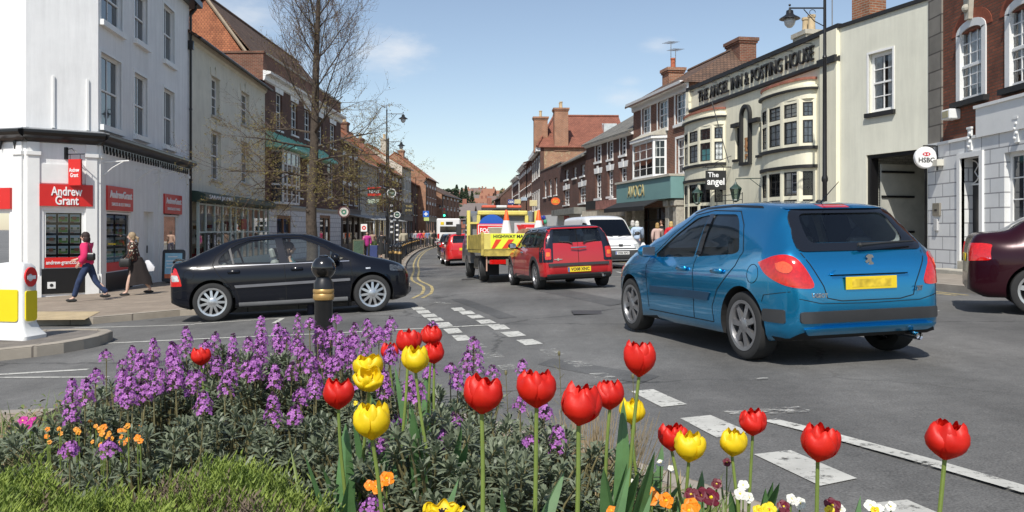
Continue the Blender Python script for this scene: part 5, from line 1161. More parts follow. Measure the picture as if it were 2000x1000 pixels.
class Car:
 """P: dict with L0 (rear x), L1 (front x), top profile, belt, half widths, roof half widths, under, wheelbase, wheel radius"""
 def __init__(s, name, label, cat, P, paintm, group=None):
  s.P = P; s.paint = paintm; s.root = empty(name); tag(s.root, label, cat, group)
  s.loft_body()
 def ring(s, x, inset=0, n=30):
  P = s.P; zt = slerp1(P['top'], x)-inset; zu = lerp1(P['under'], x)+inset*2; W = slerp1(P['w'], x)-inset; Wr = min(W*.97, slerp1(P['wr'], x)-inset*.8)
  belt = min(lerp1(P['belt'], x), zt-.035)
  Wb = W-lerp1(P.get('tumble', [(0,.045)]), x)
  if zt < zu+.08: zt = zu+.08
  L = [zu, zu+.05, .34, .56, .78, belt]; f = [0,.06,.28,.5,.72,.88]
  zs = [min(a, zu+(zt-zu)*b) for a, b in zip(L, f)]
  for i in range(1, 6): zs[i] = max(zs[i], zs[i-1]+.004)
  bz = zs[5]; h = zt-bz
  sh = min(1, h/.25)
  pts = [(0, zu), (W*.55, zu), (W*.93, zs[0]+.002), (W*.975, zs[1]), (W*.995, zs[2]), (W, zs[3]), (W*.992, zs[4]), (Wb, bz-.01), (Wb-.022*sh, bz+.015*sh+h*.02),
    (Wb+(Wr-Wb)*.5, bz+h*.48), (Wr+.012, bz+h*.82), (Wr*.955, bz+h*.935), (Wr*.80, zt-h*.03), (Wr*.45, zt-h*.006), (0, zt)]
  return spline([(a, b, 0) for a, b in pts], n)
 def stations(s, x0=None, x1=None, n=88):
  P = s.P; x0 = P['L0'] if x0 is None else x0; x1 = P['L1'] if x1 is None else x1
  xs = []; N = 1500; pts = [(x0+(x1-x0)*i/N) for i in range(N+1)]; L = [0]
  zz = [(slerp1(P['top'], x), slerp1(P['w'], x)) for x in pts]
  for i in range(N): L.append(L[-1]+math.sqrt((pts[i+1]-pts[i])**2+(zz[i+1][0]-zz[i][0])**2*.8+(zz[i+1][1]-zz[i][1])**2))
  j = 0
  for k in range(n):
   d = L[-1]*k/(n-1)
   while j < N-1 and L[j+1] < d: j += 1
   xs.append(pts[j]+(pts[j+1]-pts[j])*min(1, (d-L[j])/max(1e-9, L[j+1]-L[j])))
  return xs
 def mesh(s, xs, inset=0, n=30):
  rings = []
  for x in xs:
   h = s.ring(x, inset, n)
   rings.append([(x, -p.x, p.y) for p in h]+[(x, p.x, p.y) for p in reversed(h[1:-1])])
  mb = MB(); mb.loft(rings, True, True)
  me = bpy.data.meshes.new('m'); me.from_pydata(mb.v, [], mb.f); bm = bmesh.new(); bm.from_mesh(me)
  bmesh.ops.remove_doubles(bm, verts=bm.verts, dist=.0004); bmesh.ops.recalc_face_normals(bm, faces=bm.faces); bm.to_mesh(me); bm.free()
  return me
 def loft_body(s):
  P = s.P; me = s.mesh(s.stations()); me.polygons.foreach_set('use_smooth', [True]*len(me.polygons))
  bm = bmesh.new(); bm.from_mesh(me); s.bvh = BVHTree.FromBMesh(bm); bm.verts.ensure_lookup_table(); bm.faces.ensure_lookup_table(); bm.normal_update()
  s.vn = [v.normal.copy() for v in bm.verts]; s.fv = [[v.index for v in f.verts] for f in bm.faces]; s.vc = [v.co.copy() for v in bm.verts]; bm.free()
  body = bpy.data.objects.new('body', me); col.objects.link(body); tmp = []
  def cutter(mb):
   o = mb.build('cut', under_m, None); tmp.append(o); md = body.modifiers.new('b', 'BOOLEAN'); md.object = o; md.operation = 'DIFFERENCE'; md.solver = 'EXACT'
  if P.get('cabin'):
   a, b = P['cabin']; xs = s.stations(a, b, 40); m2 = s.mesh(xs, .035, 22)
   for v in m2.vertices: v.co.z = v.co.z if v.co.z > .72 else .72-(.72-v.co.z)*.08
   o = bpy.data.objects.new('cut', m2); col.objects.link(o); tmp.append(o); md = body.modifiers.new('b', 'BOOLEAN'); md.object = o; md.operation = 'DIFFERENCE'; md.solver = 'EXACT'
  for poly in P.get('side_windows', []):
   mb = MB(); mb.prism(poly, -1.3, 1.3); cutter(mb)
  for key, (x0, x1) in (('rear_window', P.get('rear_x', (P['L0']-.2, P['L0']+.9))), ('windscreen', P.get('screen_x', (0, 0)))):
   if key in P:
    mb = MB(); mb.prism(P[key], x0, x1, plane='yz'); cutter(mb)
  for ax in (0, P['wb']):
   for sd in (-1, 1):
    mb = MB(); r = P['arch']; W = slerp1(P['w'], ax); y0, y1 = (W-.3, W+.3) if sd > 0 else (-W-.3, -W+.3)
    mb.lathe([(.01,y0),(r,y0),(r,y1),(.01,y1)], 40, (ax, 0, P['wr_']), 'y'); cutter(mb)
  dg = bpy.context.evaluated_depsgraph_get(); ev = body.evaluated_get(dg); m3 = bpy.data.meshes.new_from_object(ev); bpy.data.objects.remove(body)
  for o in tmp: bpy.data.objects.remove(o)
  m3.name = 'body'; m3.materials.clear(); m3.materials.append(s.paint); m3.materials.append(under_m); m3.materials.append(trim_m); m3.materials.append(car_in_light); m3.materials.append(M('black_roof_paint', (.014,.018,.03), .2, .2))
  s.custom_normals(m3, True)
  s.body = bpy.data.objects.new('body', m3); col.objects.link(s.body); s.body.parent = s.root
 def smooth_n(s, co):
  loc, n, fi, d = s.bvh.find_nearest(co)
  if fi is None: return None, 9
  acc = Vector()
  for i in s.fv[fi]: acc += s.vn[i]/max(1e-4, (s.vc[i]-co).length)**1.5
  return acc.normalized(), d
 def custom_normals(s, me, mats=False):
  nrm = [None]*len(me.loops); trim_z = s.P.get('trim_below', 0)
  for p in me.polygons:
   p.use_smooth = True
   n0, d0 = s.smooth_n(p.center); outer = d0 < .012 and n0.dot(p.normal) > .55
   if mats: p.material_index = 0 if outer else (3 if p.center.z > .7 and s.P.get('cabin') else 1)
   if mats and outer and p.center.z > s.P.get('roof_z', 9): p.material_index = 4
   if mats and outer and (p.center.z < trim_z or p.normal.z < -.7): p.material_index = 1 if p.normal.z < -.7 else 2
   for li in p.loop_indices:
    if outer:
     n1, _ = s.smooth_n(me.vertices[me.loops[li].vertex_index].co); nrm[li] = n1 if n1.dot(p.normal) > .4 else p.normal.copy()
    else: nrm[li] = p.normal.copy()
  me.normals_split_custom_set([tuple(n) for n in nrm])
 def patch(s, name, poly, mat, view, off=.004, step=.05, parent=None, holes=(), rim=.012, smooth=True, mirror=False):
  """poly in (h, z); view: 'L','R' (side), 'B' rear (h = y), 'F' front (h = y), or an angle in degrees of the outward looking direction measured from +x"""
  if view in ('L', 'R'): d = Vector((0, 1 if view == 'L' else -1, 0)); h = Vector((1, 0, 0))
  elif view == 'B': d = Vector((-1, 0, 0)); h = Vector((0, 1, 0))
  elif view == 'F': d = Vector((1, 0, 0)); h = Vector((0, 1, 0))
  elif view == 'T': d = Vector((0, 0, 1)); h = Vector((1, 0, 0))
  else: t = R(view); d = Vector((math.cos(t), math.sin(t), 0)); h = Vector((-math.sin(t), math.cos(t), 0))
  up = Vector((0, 0, 1)) if view != 'T' else Vector((0, 1, 0))
  v, f = fill(poly, step, holes); pts = []
  for q in v:
   o = h*q.x+up*q.y+d*6; hit = s.bvh.ray_cast(o, -d)
   if hit[0] is None: hit = s.bvh.find_nearest(o-d*(6-.8) if False else h*q.x+up*q.y+d*.0)
   pts.append(hit[0]+d*off)
  n = len(pts)
  cnt = {}
  for t in f:
   for a, b in zip(t, t[1:]+t[:1]): cnt[(a, b)] = cnt.get((a, b), 0)+1
  fs = list(f); bd = [(a, b) for (a, b) in cnt if (b, a) not in cnt]
  vs = pts+[p-d*(off+rim) for p in pts]
  fs += [(a, b, b+n, a+n) for a, b in bd]
  mb = MB(); mb.add(vs, fs); o = mb.build(name, mat, parent or s.root, fixn=True)
  me = o.data; c = Vector()
  nrm = []
  for p in me.polygons: c += p.normal*p.area
  flip = c.dot(d) < 0
  if flip: me.flip_normals()
  for p in me.polygons:
   p.use_smooth = True
   for li in p.loop_indices:
    vi = me.loops[li].vertex_index
    if len(p.vertices) == 3 and smooth:
     n1, _ = s.smooth_n(me.vertices[vi].co); nrm.append(tuple(n1 if n1.dot(p.normal) > .3 else p.normal))
    else: nrm.append(tuple(p.normal))
  me.normals_split_custom_set(nrm)
  return o
 def both(s, name, poly, mat, **k):
  return [s.patch(name, poly, mat, v, **k) for v in ('L', 'R')]
 def seam(s, line, view, w=.007, mat=None, off=.0025, parent=None, name='panel_gap', closed=False):
  P = [Vector(p) for p in line]
  if closed: P.append(P[0])
  D = []
  for a, b in zip(P, P[1:]):
   k = max(1, int((b-a).length/.04)); D += [a.lerp(b, i/k) for i in range(k)]
  D.append(P[-1]); A_, B_ = [], []
  for i, p in enumerate(D):
   t = D[min(i+1, len(D)-1)]-D[max(i-1, 0)]; t.normalize(); nn = Vector((-t.y, t.x))*w/2; A_.append(p-nn); B_.append(p+nn)
  s._seams = getattr(s, '_seams', []); s._seams.append((A_, B_, view, off, parent or s.root, mat or seam_m, name))
 def flush_seams(s):
  groups = {}
  for A_, B_, view, off, par, mat, name in getattr(s, '_seams', []):
   groups.setdefault((par.name, mat.name, name), (par, mat, name, []))[3].append((A_, B_, view, off))
  for par, mat, name, L in groups.values():
   mb = MB()
   for A_, B_, view, off in L:
    d, h = {'L': (Vector((0,1,0)), Vector((1,0,0))), 'R': (Vector((0,-1,0)), Vector((1,0,0))), 'B': (Vector((-1,0,0)), Vector((0,1,0))), 'F': (Vector((1,0,0)), Vector((0,1,0)))}[view]
    vs = []
    for a, b in zip(A_, B_):
     for q in (a, b):
      hit = s.bvh.ray_cast(h*q.x+Vector((0,0,q.y))+d*6, -d)[0]
      vs.append(hit+d*off if hit else h*q.x+Vector((0,0,q.y))+d*.3)
    mb.add(vs, [(2*i, 2*i+1, 2*i+3, 2*i+2) for i in range(len(A_)-1)])
   mb.build(name, mat, par, fixn=False)
 def wheels(s, spokes=7, rimm=None, track=None, style='spoke', tw=.2, rr=None, steer=0):
  P = s.P; r = P['wr_']; rimm = rimm or alloy_m; rr = rr or r*.68; protos = None
  for ax in (0, P['wb']):
   for sd in (1, -1):
    W = slerp1(P['w'], ax)-.02
    if protos is None:
     mb = MB(); w = tw; mb.lathe([(rr-.01,-w*.45),(rr+.01,-w*.5),(r*.9,-w*.52),(r*.97,-w*.46),(r,-w*.3),(r,w*.3),(r*.97,w*.46),(r*.9,w*.52),(rr+.01,w*.5),(rr-.01,w*.45)], 40, axis='y', cap=False)
     mb.lathe([(rr-.01,-w*.45),(rr-.01,w*.45)], 40, axis='y', cap=False)
     ty = mb.build('wheel', tyre_m, s.root, True, 40)
     mb = MB(); mb.lathe([(rr+.012,w*.47),(rr+.012,w*.52),(rr-.018,w*.5),(rr-.03,w*.3),(rr-.03,-w*.2)], 40, axis='y', cap=False)
     yo, yi = w*.47, w*.36
     if style == 'spoke':
      for k in range(spokes):
       t = 2*math.pi*k/spokes; c_, s_ = math.cos(t), math.sin(t); a0, a1 = .2*r, rr-.015
       wd0, wd1 = r*.07, r*1.55/spokes*.42
       def pt(rad, tv, y): return (rad*c_-tv*s_, y, rad*s_+tv*c_)
       mb.add([pt(a0,-wd0,yo),pt(a0,wd0,yo),pt(a1,wd1,yo-.012),pt(a1,-wd1,yo-.012),pt(a0,-wd0,yi-.02),pt(a0,wd0,yi-.02),pt(a1,wd1,yi-.03),pt(a1,-wd1,yi-.03)], [(0,1,2,3),(4,7,6,5),(0,4,5,1),(1,5,6,2),(2,6,7,3),(3,7,4,0)])
      mb.lathe([(.0,yo+.008),(.05,yo+.008),(.075,yo-.004),(.23*r,yo-.006),(.23*r,yi-.02)], 24, axis='y', cap=False)
      for k in range(5): t = 2*math.pi*k/5+.3; mb.lathe([(.011,yo-.006),(.011,yo+.004),(.002,yo+.005)], 8, (.062*math.cos(t),0,.062*math.sin(t)), 'y')
     else:
      mb.lathe([(0,yo-.01),(.07,yo-.01),(.1,yo-.04),(rr*.55,yo-.055),(rr*.7,yo-.03),(rr-.02,yo-.005)], 32, axis='y', cap=False)
     ri = mb.build('rim', rimm, ty, True, 30)
     mb = MB(); mb.lathe([(.0,.01),(rr-.03,.01)], 32, axis='y', cap=False); mb.lathe([(.03,.03),(.12,.03),(.12,.012)], 24, axis='y'); dk = mb.build('brake_disc', under_m, ty)
     protos = ty; o = ty
    else: 
     o = copy_tree(protos, s.root)
    o.location = (ax, sd*(W-tw*.5), r); o.rotation_euler = (0, random.Random(ax+sd).uniform(0, 6), 0 if sd > 0 else math.pi)
    if ax > 0 and steer: o.rotation_euler[2] += R(steer)
 def plate(s, view, z, txt, white=False, w=.52, y=0, off=.012):
  o = MB(); o.bbox(-w/2, w/2, -.006, .006, -.055, .055, .003)
  d = Vector((-1,0,0)) if view == 'B' else Vector((1,0,0)); hit = s.bvh.ray_cast(Vector((0,y,z))+d*6, -d)[0]
  p = o.build('number_plate', plate_w if white else plate_y, s.root); p.location = hit+d*off; p.rotation_euler = (0, 0, R(-90) if view == 'B' else R(90))
  if txt:
   text('lettering', txt, (.02,-.0075,0), .092, black_matt, p, .001, .0025, width=w*.8)
   b = MB(); b.box(-w/2+.003,-w/2+.04,-.0075,-.006,-.05,.05); b.build('plate_band', plate_b, p)
  return p
 def seats(s, xs=((1.15,.36),(1.15,-.36),(.35,.42),(.35,-.42)), top=1.08, wheel_y=-.36, col_=None):
  for x, y in xs:
   mb = MB(); mb.bbox(x-.25,x+.25,y-.24,y+.24,.36,.55,.05); mb.T = Matrix.Translation((x-.25,y,.5)) @ Matrix.Rotation(R(-14), 4, 'Y'); mb.bbox(-.07,.07,-.23,.23,0,top-.62,.05); mb.bbox(-.04,.05,-.13,.13,top-.6,top-.42,.04); mb.T = None
   mb.build('seat', col_ or car_in, s.root)
  if wheel_y is not None:
   x = xs[0][0]+.55; mb = MB(); mb.T = Matrix.Translation((x,wheel_y,.86)) @ Matrix.Rotation(R(-65), 4, 'Y')
   mb.tube([(.185*math.cos(t),.185*math.sin(t),0) for t in [2*math.pi*k/20 for k in range(21)]], .016, 6); mb.tube([(-.18,0,0),(.18,0,0)], .02, 5); mb.tube([(0,0,0),(0,0,-.3)], .03, 6); mb.T = None; mb.build('steering_wheel', under_m, s.root)
 def mirrors(s, x, z, y, mat=None, sz=.1):
  for sd in (1, -1):
   mb = MB(); mb.ball((x, sd*(y+.12), z), .1, 14, 10, sc=(.75,1.0,.72)); mb.tube([(x+.05,sd*(y-.02),z-.06),(x+.02,sd*(y+.08),z-.04)], .03, 6)
   o = mb.build('wing_mirror', mat or s.paint, s.root, True, 60); g = MB(); g.bbox(x-.08,x-.072,sd*(y+.12)-.075,sd*(y+.12)+.075,z-.05,z+.05,.003); g.build('mirror_glass', chrome, o)
 def place(s, rear_left=None, front_left=None, ref='left', center=None, head=None):
  """ref wheel contact points on the ground; the body follows the slope of the road"""
  W = slerp1(s.P['w'], 0); wb = s.P['wb']
  if center is None:
   a, b = Vector(rear_left), Vector(front_left); h = (b-a).normalized(); l = Vector((-h.y, h.x)); c = a-l*W if ref == 'left' else a+l*W
  else: c = Vector(center); h = Vector(head).normalized(); l = Vector((-h.y, h.x))
  g = lambda p: Vector((p.x, p.y, gz(p.x, p.y)))
  r0, f0 = g(c), g(c+h*wb); X = (f0-r0).normalized(); Y = (g(c+h*wb/2+l*.7)-g(c+h*wb/2-l*.7)).normalized(); Z = X.cross(Y).normalized(); Y = Z.cross(X)
  Mx = Matrix((X, Y, Z)).transposed(); s.root.location = r0+Vector((0,0,.006)); s.root.rotation_euler = Mx.to_euler()
  s.flush_seams()
def rpoly(pts, n=None, closed=True):      # smooth closed outline through points; points tagged with a third value stay sharp
 out = []; N = len(pts)
 for i in range(N):
  p, a, b = pts[i], pts[i-1], pts[(i+1) % N]
  if len(p) > 2 and p[2] == 0: out.append((p[0], p[1])); continue
  r = p[2] if len(p) > 2 else .04
  v0 = Vector((a[0]-p[0], a[1]-p[1])); v1 = Vector((b[0]-p[0], b[1]-p[1])); r0 = min(r, v0.length*.45); r1 = min(r, v1.length*.45)
  q0 = Vector(p[:2])+v0.normalized()*r0; q1 = Vector(p[:2])+v1.normalized()*r1; c = Vector(p[:2])
  for k in range(6):
   t = k/5; out.append(tuple((1-t)**2*q0+2*t*(1-t)*c+t*t*q1))
 return out

blue = paint('metallic_blue', (.010,.27,.54), .82, .22)
P = dict(L0=-.72, L1=3.31, wb=2.54, arch=.365, wr_=.315,
 top=[(-.72,.55),(-.705,.74),(-.66,.93),(-.60,1.0),(-.50,1.12),(-.38,1.26),(-.27,1.375),(-.2,1.405),(0,1.44),(.4,1.468),(.9,1.472),(1.3,1.44),(1.7,1.31),(2.1,1.14),(2.4,1.015),(2.6,.955),(2.9,.87),(3.1,.79),(3.22,.69),(3.29,.58),(3.31,.48)],
 belt=[(-.72,.95),(-.3,.99),(.5,.93),(1.5,.88),(2.2,.84),(2.7,.80),(3.3,.7)],
 w=[(-.72,.60),(-.70,.68),(-.66,.735),(-.58,.79),(-.4,.835),(-.1,.86),(.5,.862),(1.8,.86),(2.5,.855),(2.8,.82),(3.0,.76),(3.15,.68),(3.25,.56),(3.31,.40)],
 wr=[(-.72,.5),(-.66,.62),(-.55,.64),(-.3,.585),(0,.575),(.6,.60),(1.3,.60),(1.8,.63),(2.3,.70),(2.6,.72),(3.0,.62),(3.31,.36)],
 under=[(-.72,.34),(-.6,.24),(-.3,.2),(3.0,.19),(3.2,.24),(3.31,.3)], tumble=[(-.7,.02),(-.2,.05),(1.5,.06),(2.5,.045),(3.3,.02)],
 cabin=(-.45,2.0), screen_x=(1.15,2.6), rear_x=(-1.2,.1))
P['side_windows'] = [rpoly([(.13,.99,.05),(.30,1.25,.12),(.42,1.345,.05),(.86,1.355,.02),(.94,.925,.02),(.22,.965,.08)]), rpoly([(1.02,.92,.02),(.96,1.352,.02),(1.22,1.325,.08),(1.62,1.14,.1),(1.98,.915,.02),(1.93,.895,.02)])]
P['rear_window'] = rpoly([(-.50,1.07,.08),(.50,1.07,.08),(.46,1.335,.08),(-.46,1.335,.08)])
P['windscreen'] = rpoly([(-.62,.99,.08),(.62,.99,.08),(.52,1.38,.06),(-.52,1.38,.06)])
C = Car('hatchback_car', 'metallic blue five door hatchback seen from behind on the right of the road', 'car', P, blue)
for poly in P['side_windows']: C.both('window', [(x, z) for x, z in poly], tint, off=-.012, rim=0)
og = rpoly([(-.66,1.0,.09),(.66,1.0,.09),(.53,1.372,.08),(-.53,1.372,.08)])
hw = C.patch('rear_window_surround', og, black_glass, 'B', off=.009, step=.03, holes=[P['rear_window']]); C.patch('rear_window', [(x*1.02,1.2+(z-1.2)*1.03) for x,z in P['rear_window']], glass_mat('rear_glass',(.88,.93,.90)), 'B', off=-.006, rim=0, parent=hw)
C.patch('windscreen', [(x*1.02,z) for x,z in P['windscreen']], tint, 'F', off=-.01, rim=0)
C.both('door_pillar', rpoly([(.88,.945,0),(.985,.94,0),(.955,1.36,0),(.865,1.36,0)]), black_glass, off=.003)
for v in 'LR':
 C.seam([(.05,.99),(.22,1.24),(.38,1.375),(.9,1.395),(1.28,1.355),(1.68,1.15),(2.08,.88),(2.03,.60),(1.98,.33)], v, .009)
 C.seam([(.95,.93),(.90,.6),(.90,.3)], v, .009); C.seam([(.05,.99),(.12,.86),(.42,.62),(.52,.45),(.5,.3)], v, .009); C.seam([(.5,.3),(1.98,.3)], v, .009)
 C.seam([(-.19+.085*math.cos(t), .80+.085*math.sin(t)) for t in [k*math.pi/8 for k in range(17)]], v, .005)
 C.seam([(.05,1.405),(.55,1.432),(1.1,1.42),(1.35,1.375)], v, .02, mat=black_gloss, name='roof_strip_left' if v == 'L' else 'roof_strip') if v == 'L' else None
C.both('side_moulding', rpoly([(.60,.50,.01),(1.93,.50,.01),(1.93,.575,.01),(.55,.585,.01)]), M('side_moulding_blue', (.012,.05,.10), .4, .2), off=.012, rim=.015)
for x in (.42, 1.15):
 for sd in (1,-1):
  mb = MB(); W = slerp1(P['w'], x); mb.T = Matrix.Translation((x, sd*(W+.005), .80)); mb.bbox(-.1,.1,-.02,.022,-.022,.022,.015); mb.build('door_handle', blue, C.root, True, 50)
lampS = rpoly([(-.78,.93,.06),(-.60,.985,.05),(-.43,.93,.08),(-.20,.68,.03),(-.26,.645,.04),(-.62,.70,.08)])
for sd, ang in ((1, 150), (-1, 210)):
 t = R(ang); h = Vector((-math.sin(t), math.cos(t)))
 def q(x, y, z): p = h.x*x+h.y*(y*sd if sd < 0 else y); return (p, z)
 pts = [q(-.28,.84,.905), q(-.50,.82,.965), q(-.60,.75,.975), q(-.66,.68,.93), q(-.70,.60,.80), q(-.715,.57,.70), q(-.68,.67,.69), q(-.58,.79,.72), q(-.40,.84,.80)]
 o = C.patch('tail_light', [tuple(p) for p in [(a.x, a.y) for a in spline([(x, z, 0) for x, z in pts]+[(pts[0][0], pts[0][1], 0)], 40)[:-1]]], lens_red, ang, off=.01, step=.03)
 pts2 = [q(-.48,.80,.90), q(-.56,.76,.92), q(-.61,.71,.87), q(-.58,.74,.82), q(-.50,.79,.84)]
 C.patch('lamp_reflector', [(a.x, a.y) for a in spline([(x, z, 0) for x, z in pts2]+[(pts2[0][0], pts2[0][1], 0)], 20)[:-1]], M('lamp_orange_red', (.9,.10,.03), .1, var=.3, vs=60, coat=1), ang, off=.014, step=.03, parent=o)
C.patch('brake_light', rpoly([(-.15,1.388,.01),(.15,1.388,.01),(.15,1.42,.01),(-.15,1.42,.01)]), lens_red, 'B', off=.012)
C.patch('spoiler', rpoly([(-.54,1.378,.03),(.54,1.378,.03),(.50,1.432,.03),(-.50,1.432,.03)]), blue, 'B', off=.03, rim=.04, holes=[[(-.16,1.383),(.16,1.383),(.16,1.425),(-.16,1.425)]])
C.seam([(-.62,.99),(-.60,.93),(-.47,.70),(-.44,.60),(-.30,.572),(.30,.572),(.44,.60),(.47,.70),(.60,.93),(.62,.99)], 'B', .008)
C.patch('plate_recess', rpoly([(-.36,.66,.03),(.36,.66,.03),(.42,.79,.03),(-.42,.79,.03)]), paint('metallic_blue_recess',(.012,.14,.30),.5), 'B', off=-.02, rim=-.02) if False else None
C.patch('plate_recess_lip', rpoly([(-.40,.80,.01),(.40,.80,.01),(.36,.835,.02),(-.36,.835,.02)]), blue, 'B', off=.035, rim=.04)
C.patch('plate_lip_painted_shade', rpoly([(-.385,.79,.005),(.385,.79,.005),(.385,.80,.005),(-.385,.80,.005)]), under_m, 'B', off=.02, rim=.02)  # near-black strip painted as the shade under the plate lip
pl_ = C.plate('B', .72, '', off=.016); mb = MB(); mb.box(-.2,.2,-.0075,-.006,-.035,.035); mb.build('blurred_characters', M('plate_blur', (.62,.44,.03), .5, var=.35, vs=14, detail=1), pl_)  # mottled band stands in for blurred plate characters, not wear
C.patch('bumper_strip', rpoly([(-.70,.39,.03),(.70,.39,.03),(.70,.49,.03),(-.70,.49,.03)]), trim_m, 'B', off=.022, rim=.03)
for sd, v in ((1,'L'),(-1,'R')): C.patch('bumper_strip', rpoly([(-.60,.385,.02),(-.34,.39,.03),(-.345,.50,.03),(-.60,.505,.02)]), trim_m, v, off=.01, rim=.015)
C.patch('bumper_lower', rpoly([(-.62,.28,.03),(.62,.28,.03),(.68,.345,.03),(-.68,.345,.03)]), blue, 'B', off=.03, rim=.04)
C.seam([(-.70,.60),(-.5,.555),(0,.545),(.5,.555),(.70,.60)], 'B', .006)
for v in 'LR': C.seam([(-.64,.66),(-.5,.64),(-.36,.62),(-.335,.56)], v, .006)
mb = MB(); x0 = -.66
mb.tube([(-.60,-.55,1.07),(-.63,-.2,1.06),(-.64,.05,1.045)], [.008,.014,.02], 6); mb.ball((-.64,.05,1.045),.025,8,6); mb.build('rear_wiper', black_matt, C.root)
mb = MB(); hit = C.bvh.ray_cast(Vector((-6,-.02,.915)), Vector((1,0,0)))[0]; mb.T = Matrix.Translation(hit+Vector((-.008,0,0)))
mb.prism([(-.015,-.05),(.02,-.045),(.0,-.015),(.03,-.03),(.045,-.01),(.015,.01),(.04,.03),(.01,.05),(-.03,.045),(-.045,.02),(-.02,.02),(-.02,-.01),(-.045,-.03),(-.03,-.05)], -.006, .006, plane='yz'); mb.build('badge', chrome, C.root)
for st, y, z, sz, w in (('PEUGEOT', .545, .625, .05, .17), ('207', -.50, .655, .06, .1)):
 hit = C.bvh.ray_cast(Vector((-6,y,z)), Vector((1,0,0)))[0]; o = text('lettering', st, hit+Vector((-.012,0,0)), sz, chrome, C.root, .003, .002, rz=R(-90)+(R(-20) if y > 0 else R(20)), width=w)
mb = MB(); mb.tube([(-.76,-.46,.235),(-.5,-.46,.245)], .035, 12, cap=False); mb.tube([(-.73,-.46,.235),(-.5,-.46,.245)], .028, 12); mb.build('exhaust', chrome, C.root, True)
mb = MB(); mb.tube([(-.02,0,1.44),(-.30,0,1.62)], [.006,.003], 5); mb.ball((0,0,1.44), .03, 8, 6); mb.build('aerial', black_matt, C.root)
C.seats(((1.2,.36),(1.2,-.36),(.35,.42),(.35,-.42)), 1.04, -.36)
mb = MB(); mb.bbox(-.42,.05,-.62,.62,.9,.93,.01); mb.build('parcel_shelf', car_in, C.root)
mb = MB(); mb.bbox(1.85,2.2,-.68,.68,.5,.9,.08); mb.build('dashboard', car_in, C.root)
C.mirrors(1.9, .965, .80, blue)
for sd, ang in ((1, 25), (-1, -25)):
 t = R(ang); h = Vector((-math.sin(t), math.cos(t))); pts = [h.x*x+h.y*y*sd for x, y in ((2.72,.8),(3.2,.5))]
 zz = [(pts[0],.78),(pts[0]+(pts[1]-pts[0])*.2,.80),(pts[1],.62),(pts[1]+(pts[0]-pts[1])*.1,.56),(pts[0]+(pts[1]-pts[0])*.15,.68)]
 C.patch('headlight', rpoly([(a,b,.02) for a,b in zz]), lens_clear, ang, off=.006)
C.wheels(7, alloy_grey, tw=.195, rr=.222); C.place((2.11,8.02), (1.41,10.46))

blk = paint('black_blue_paint', (.005,.006,.010), .0, .18)
P = dict(L0=-.80, L1=3.45, wb=2.61, arch=.37, wr_=.317,
 top=[(-.80,.60),(-.785,.80),(-.75,.955),(-.68,.985),(-.5,1.03),(-.2,1.15),(.1,1.27),(.4,1.36),(.7,1.405),(1.1,1.42),(1.5,1.395),(1.8,1.31),(2.1,1.165),(2.4,1.02),(2.55,.965),(2.8,.915),(3.1,.85),(3.3,.775),(3.4,.69),(3.44,.58),(3.45,.45)],
 belt=[(-.8,.92),(0,.91),(1.5,.89),(2.4,.85),(3.4,.7)],
 w=[(-.80,.58),(-.78,.66),(-.72,.73),(-.6,.79),(-.3,.84),(.2,.855),(2.5,.85),(2.9,.81),(3.15,.74),(3.32,.64),(3.42,.5),(3.45,.4)],
 wr=[(-.8,.5),(-.7,.66),(-.4,.64),(0,.58),(.6,.56),(1.4,.57),(1.9,.62),(2.4,.70),(2.8,.68),(3.2,.56),(3.45,.36)],
 under=[(-.8,.33),(-.6,.25),(-.4,.2),(3.1,.18),(3.35,.22),(3.45,.28)], tumble=[(-.8,.02),(-.2,.05),(1.5,.055),(3.4,.02)], cabin=(-.2,2.15), screen_x=(1.3,2.7), rear_x=(-1.2,.4))
P['side_windows'] = [rpoly([(.10,.93,.05),(.12,1.04,.08),(.36,1.235,.15),(.62,1.315,.06),(1.02,1.325,.02),(1.10,.905,.02)]), rpoly([(1.24,.905,.02),(1.14,1.325,.02),(1.42,1.31,.1),(1.78,1.17,.12),(2.18,.925,.04),(2.10,.90,.02)])]
P['rear_window'] = rpoly([(-.52,1.04,.05),(.52,1.04,.05),(.46,1.30,.05),(-.46,1.30,.05)]); P['windscreen'] = rpoly([(-.6,1.0,.06),(.6,1.0,.06),(.5,1.34,.06),(-.5,1.34,.06)])
sq = lambda x: x*.86 if x < 0 else (x if x < 2.61 else 2.61+(x-2.61)*.80)
for k_ in ('top','belt','w','wr','under','tumble'): P[k_] = [(sq(a), b) for a, b in P[k_]]
P['L0'], P['L1'] = sq(P['L0']), sq(P['L1'])
C = Car('hatchback_car', 'black hatchback side on, turning at the junction in front of the shops', 'car', P, blk)
for poly in P['side_windows']: C.both('window', poly, tint, off=-.010, rim=0)
C.patch('rear_window', [(x*1.04,z) for x,z in P['rear_window']], tint_d, 'B', off=-.004, rim=0); C.patch('windscreen', [(x*1.02,z) for x,z in P['windscreen']], tint, 'F', off=-.01, rim=0)
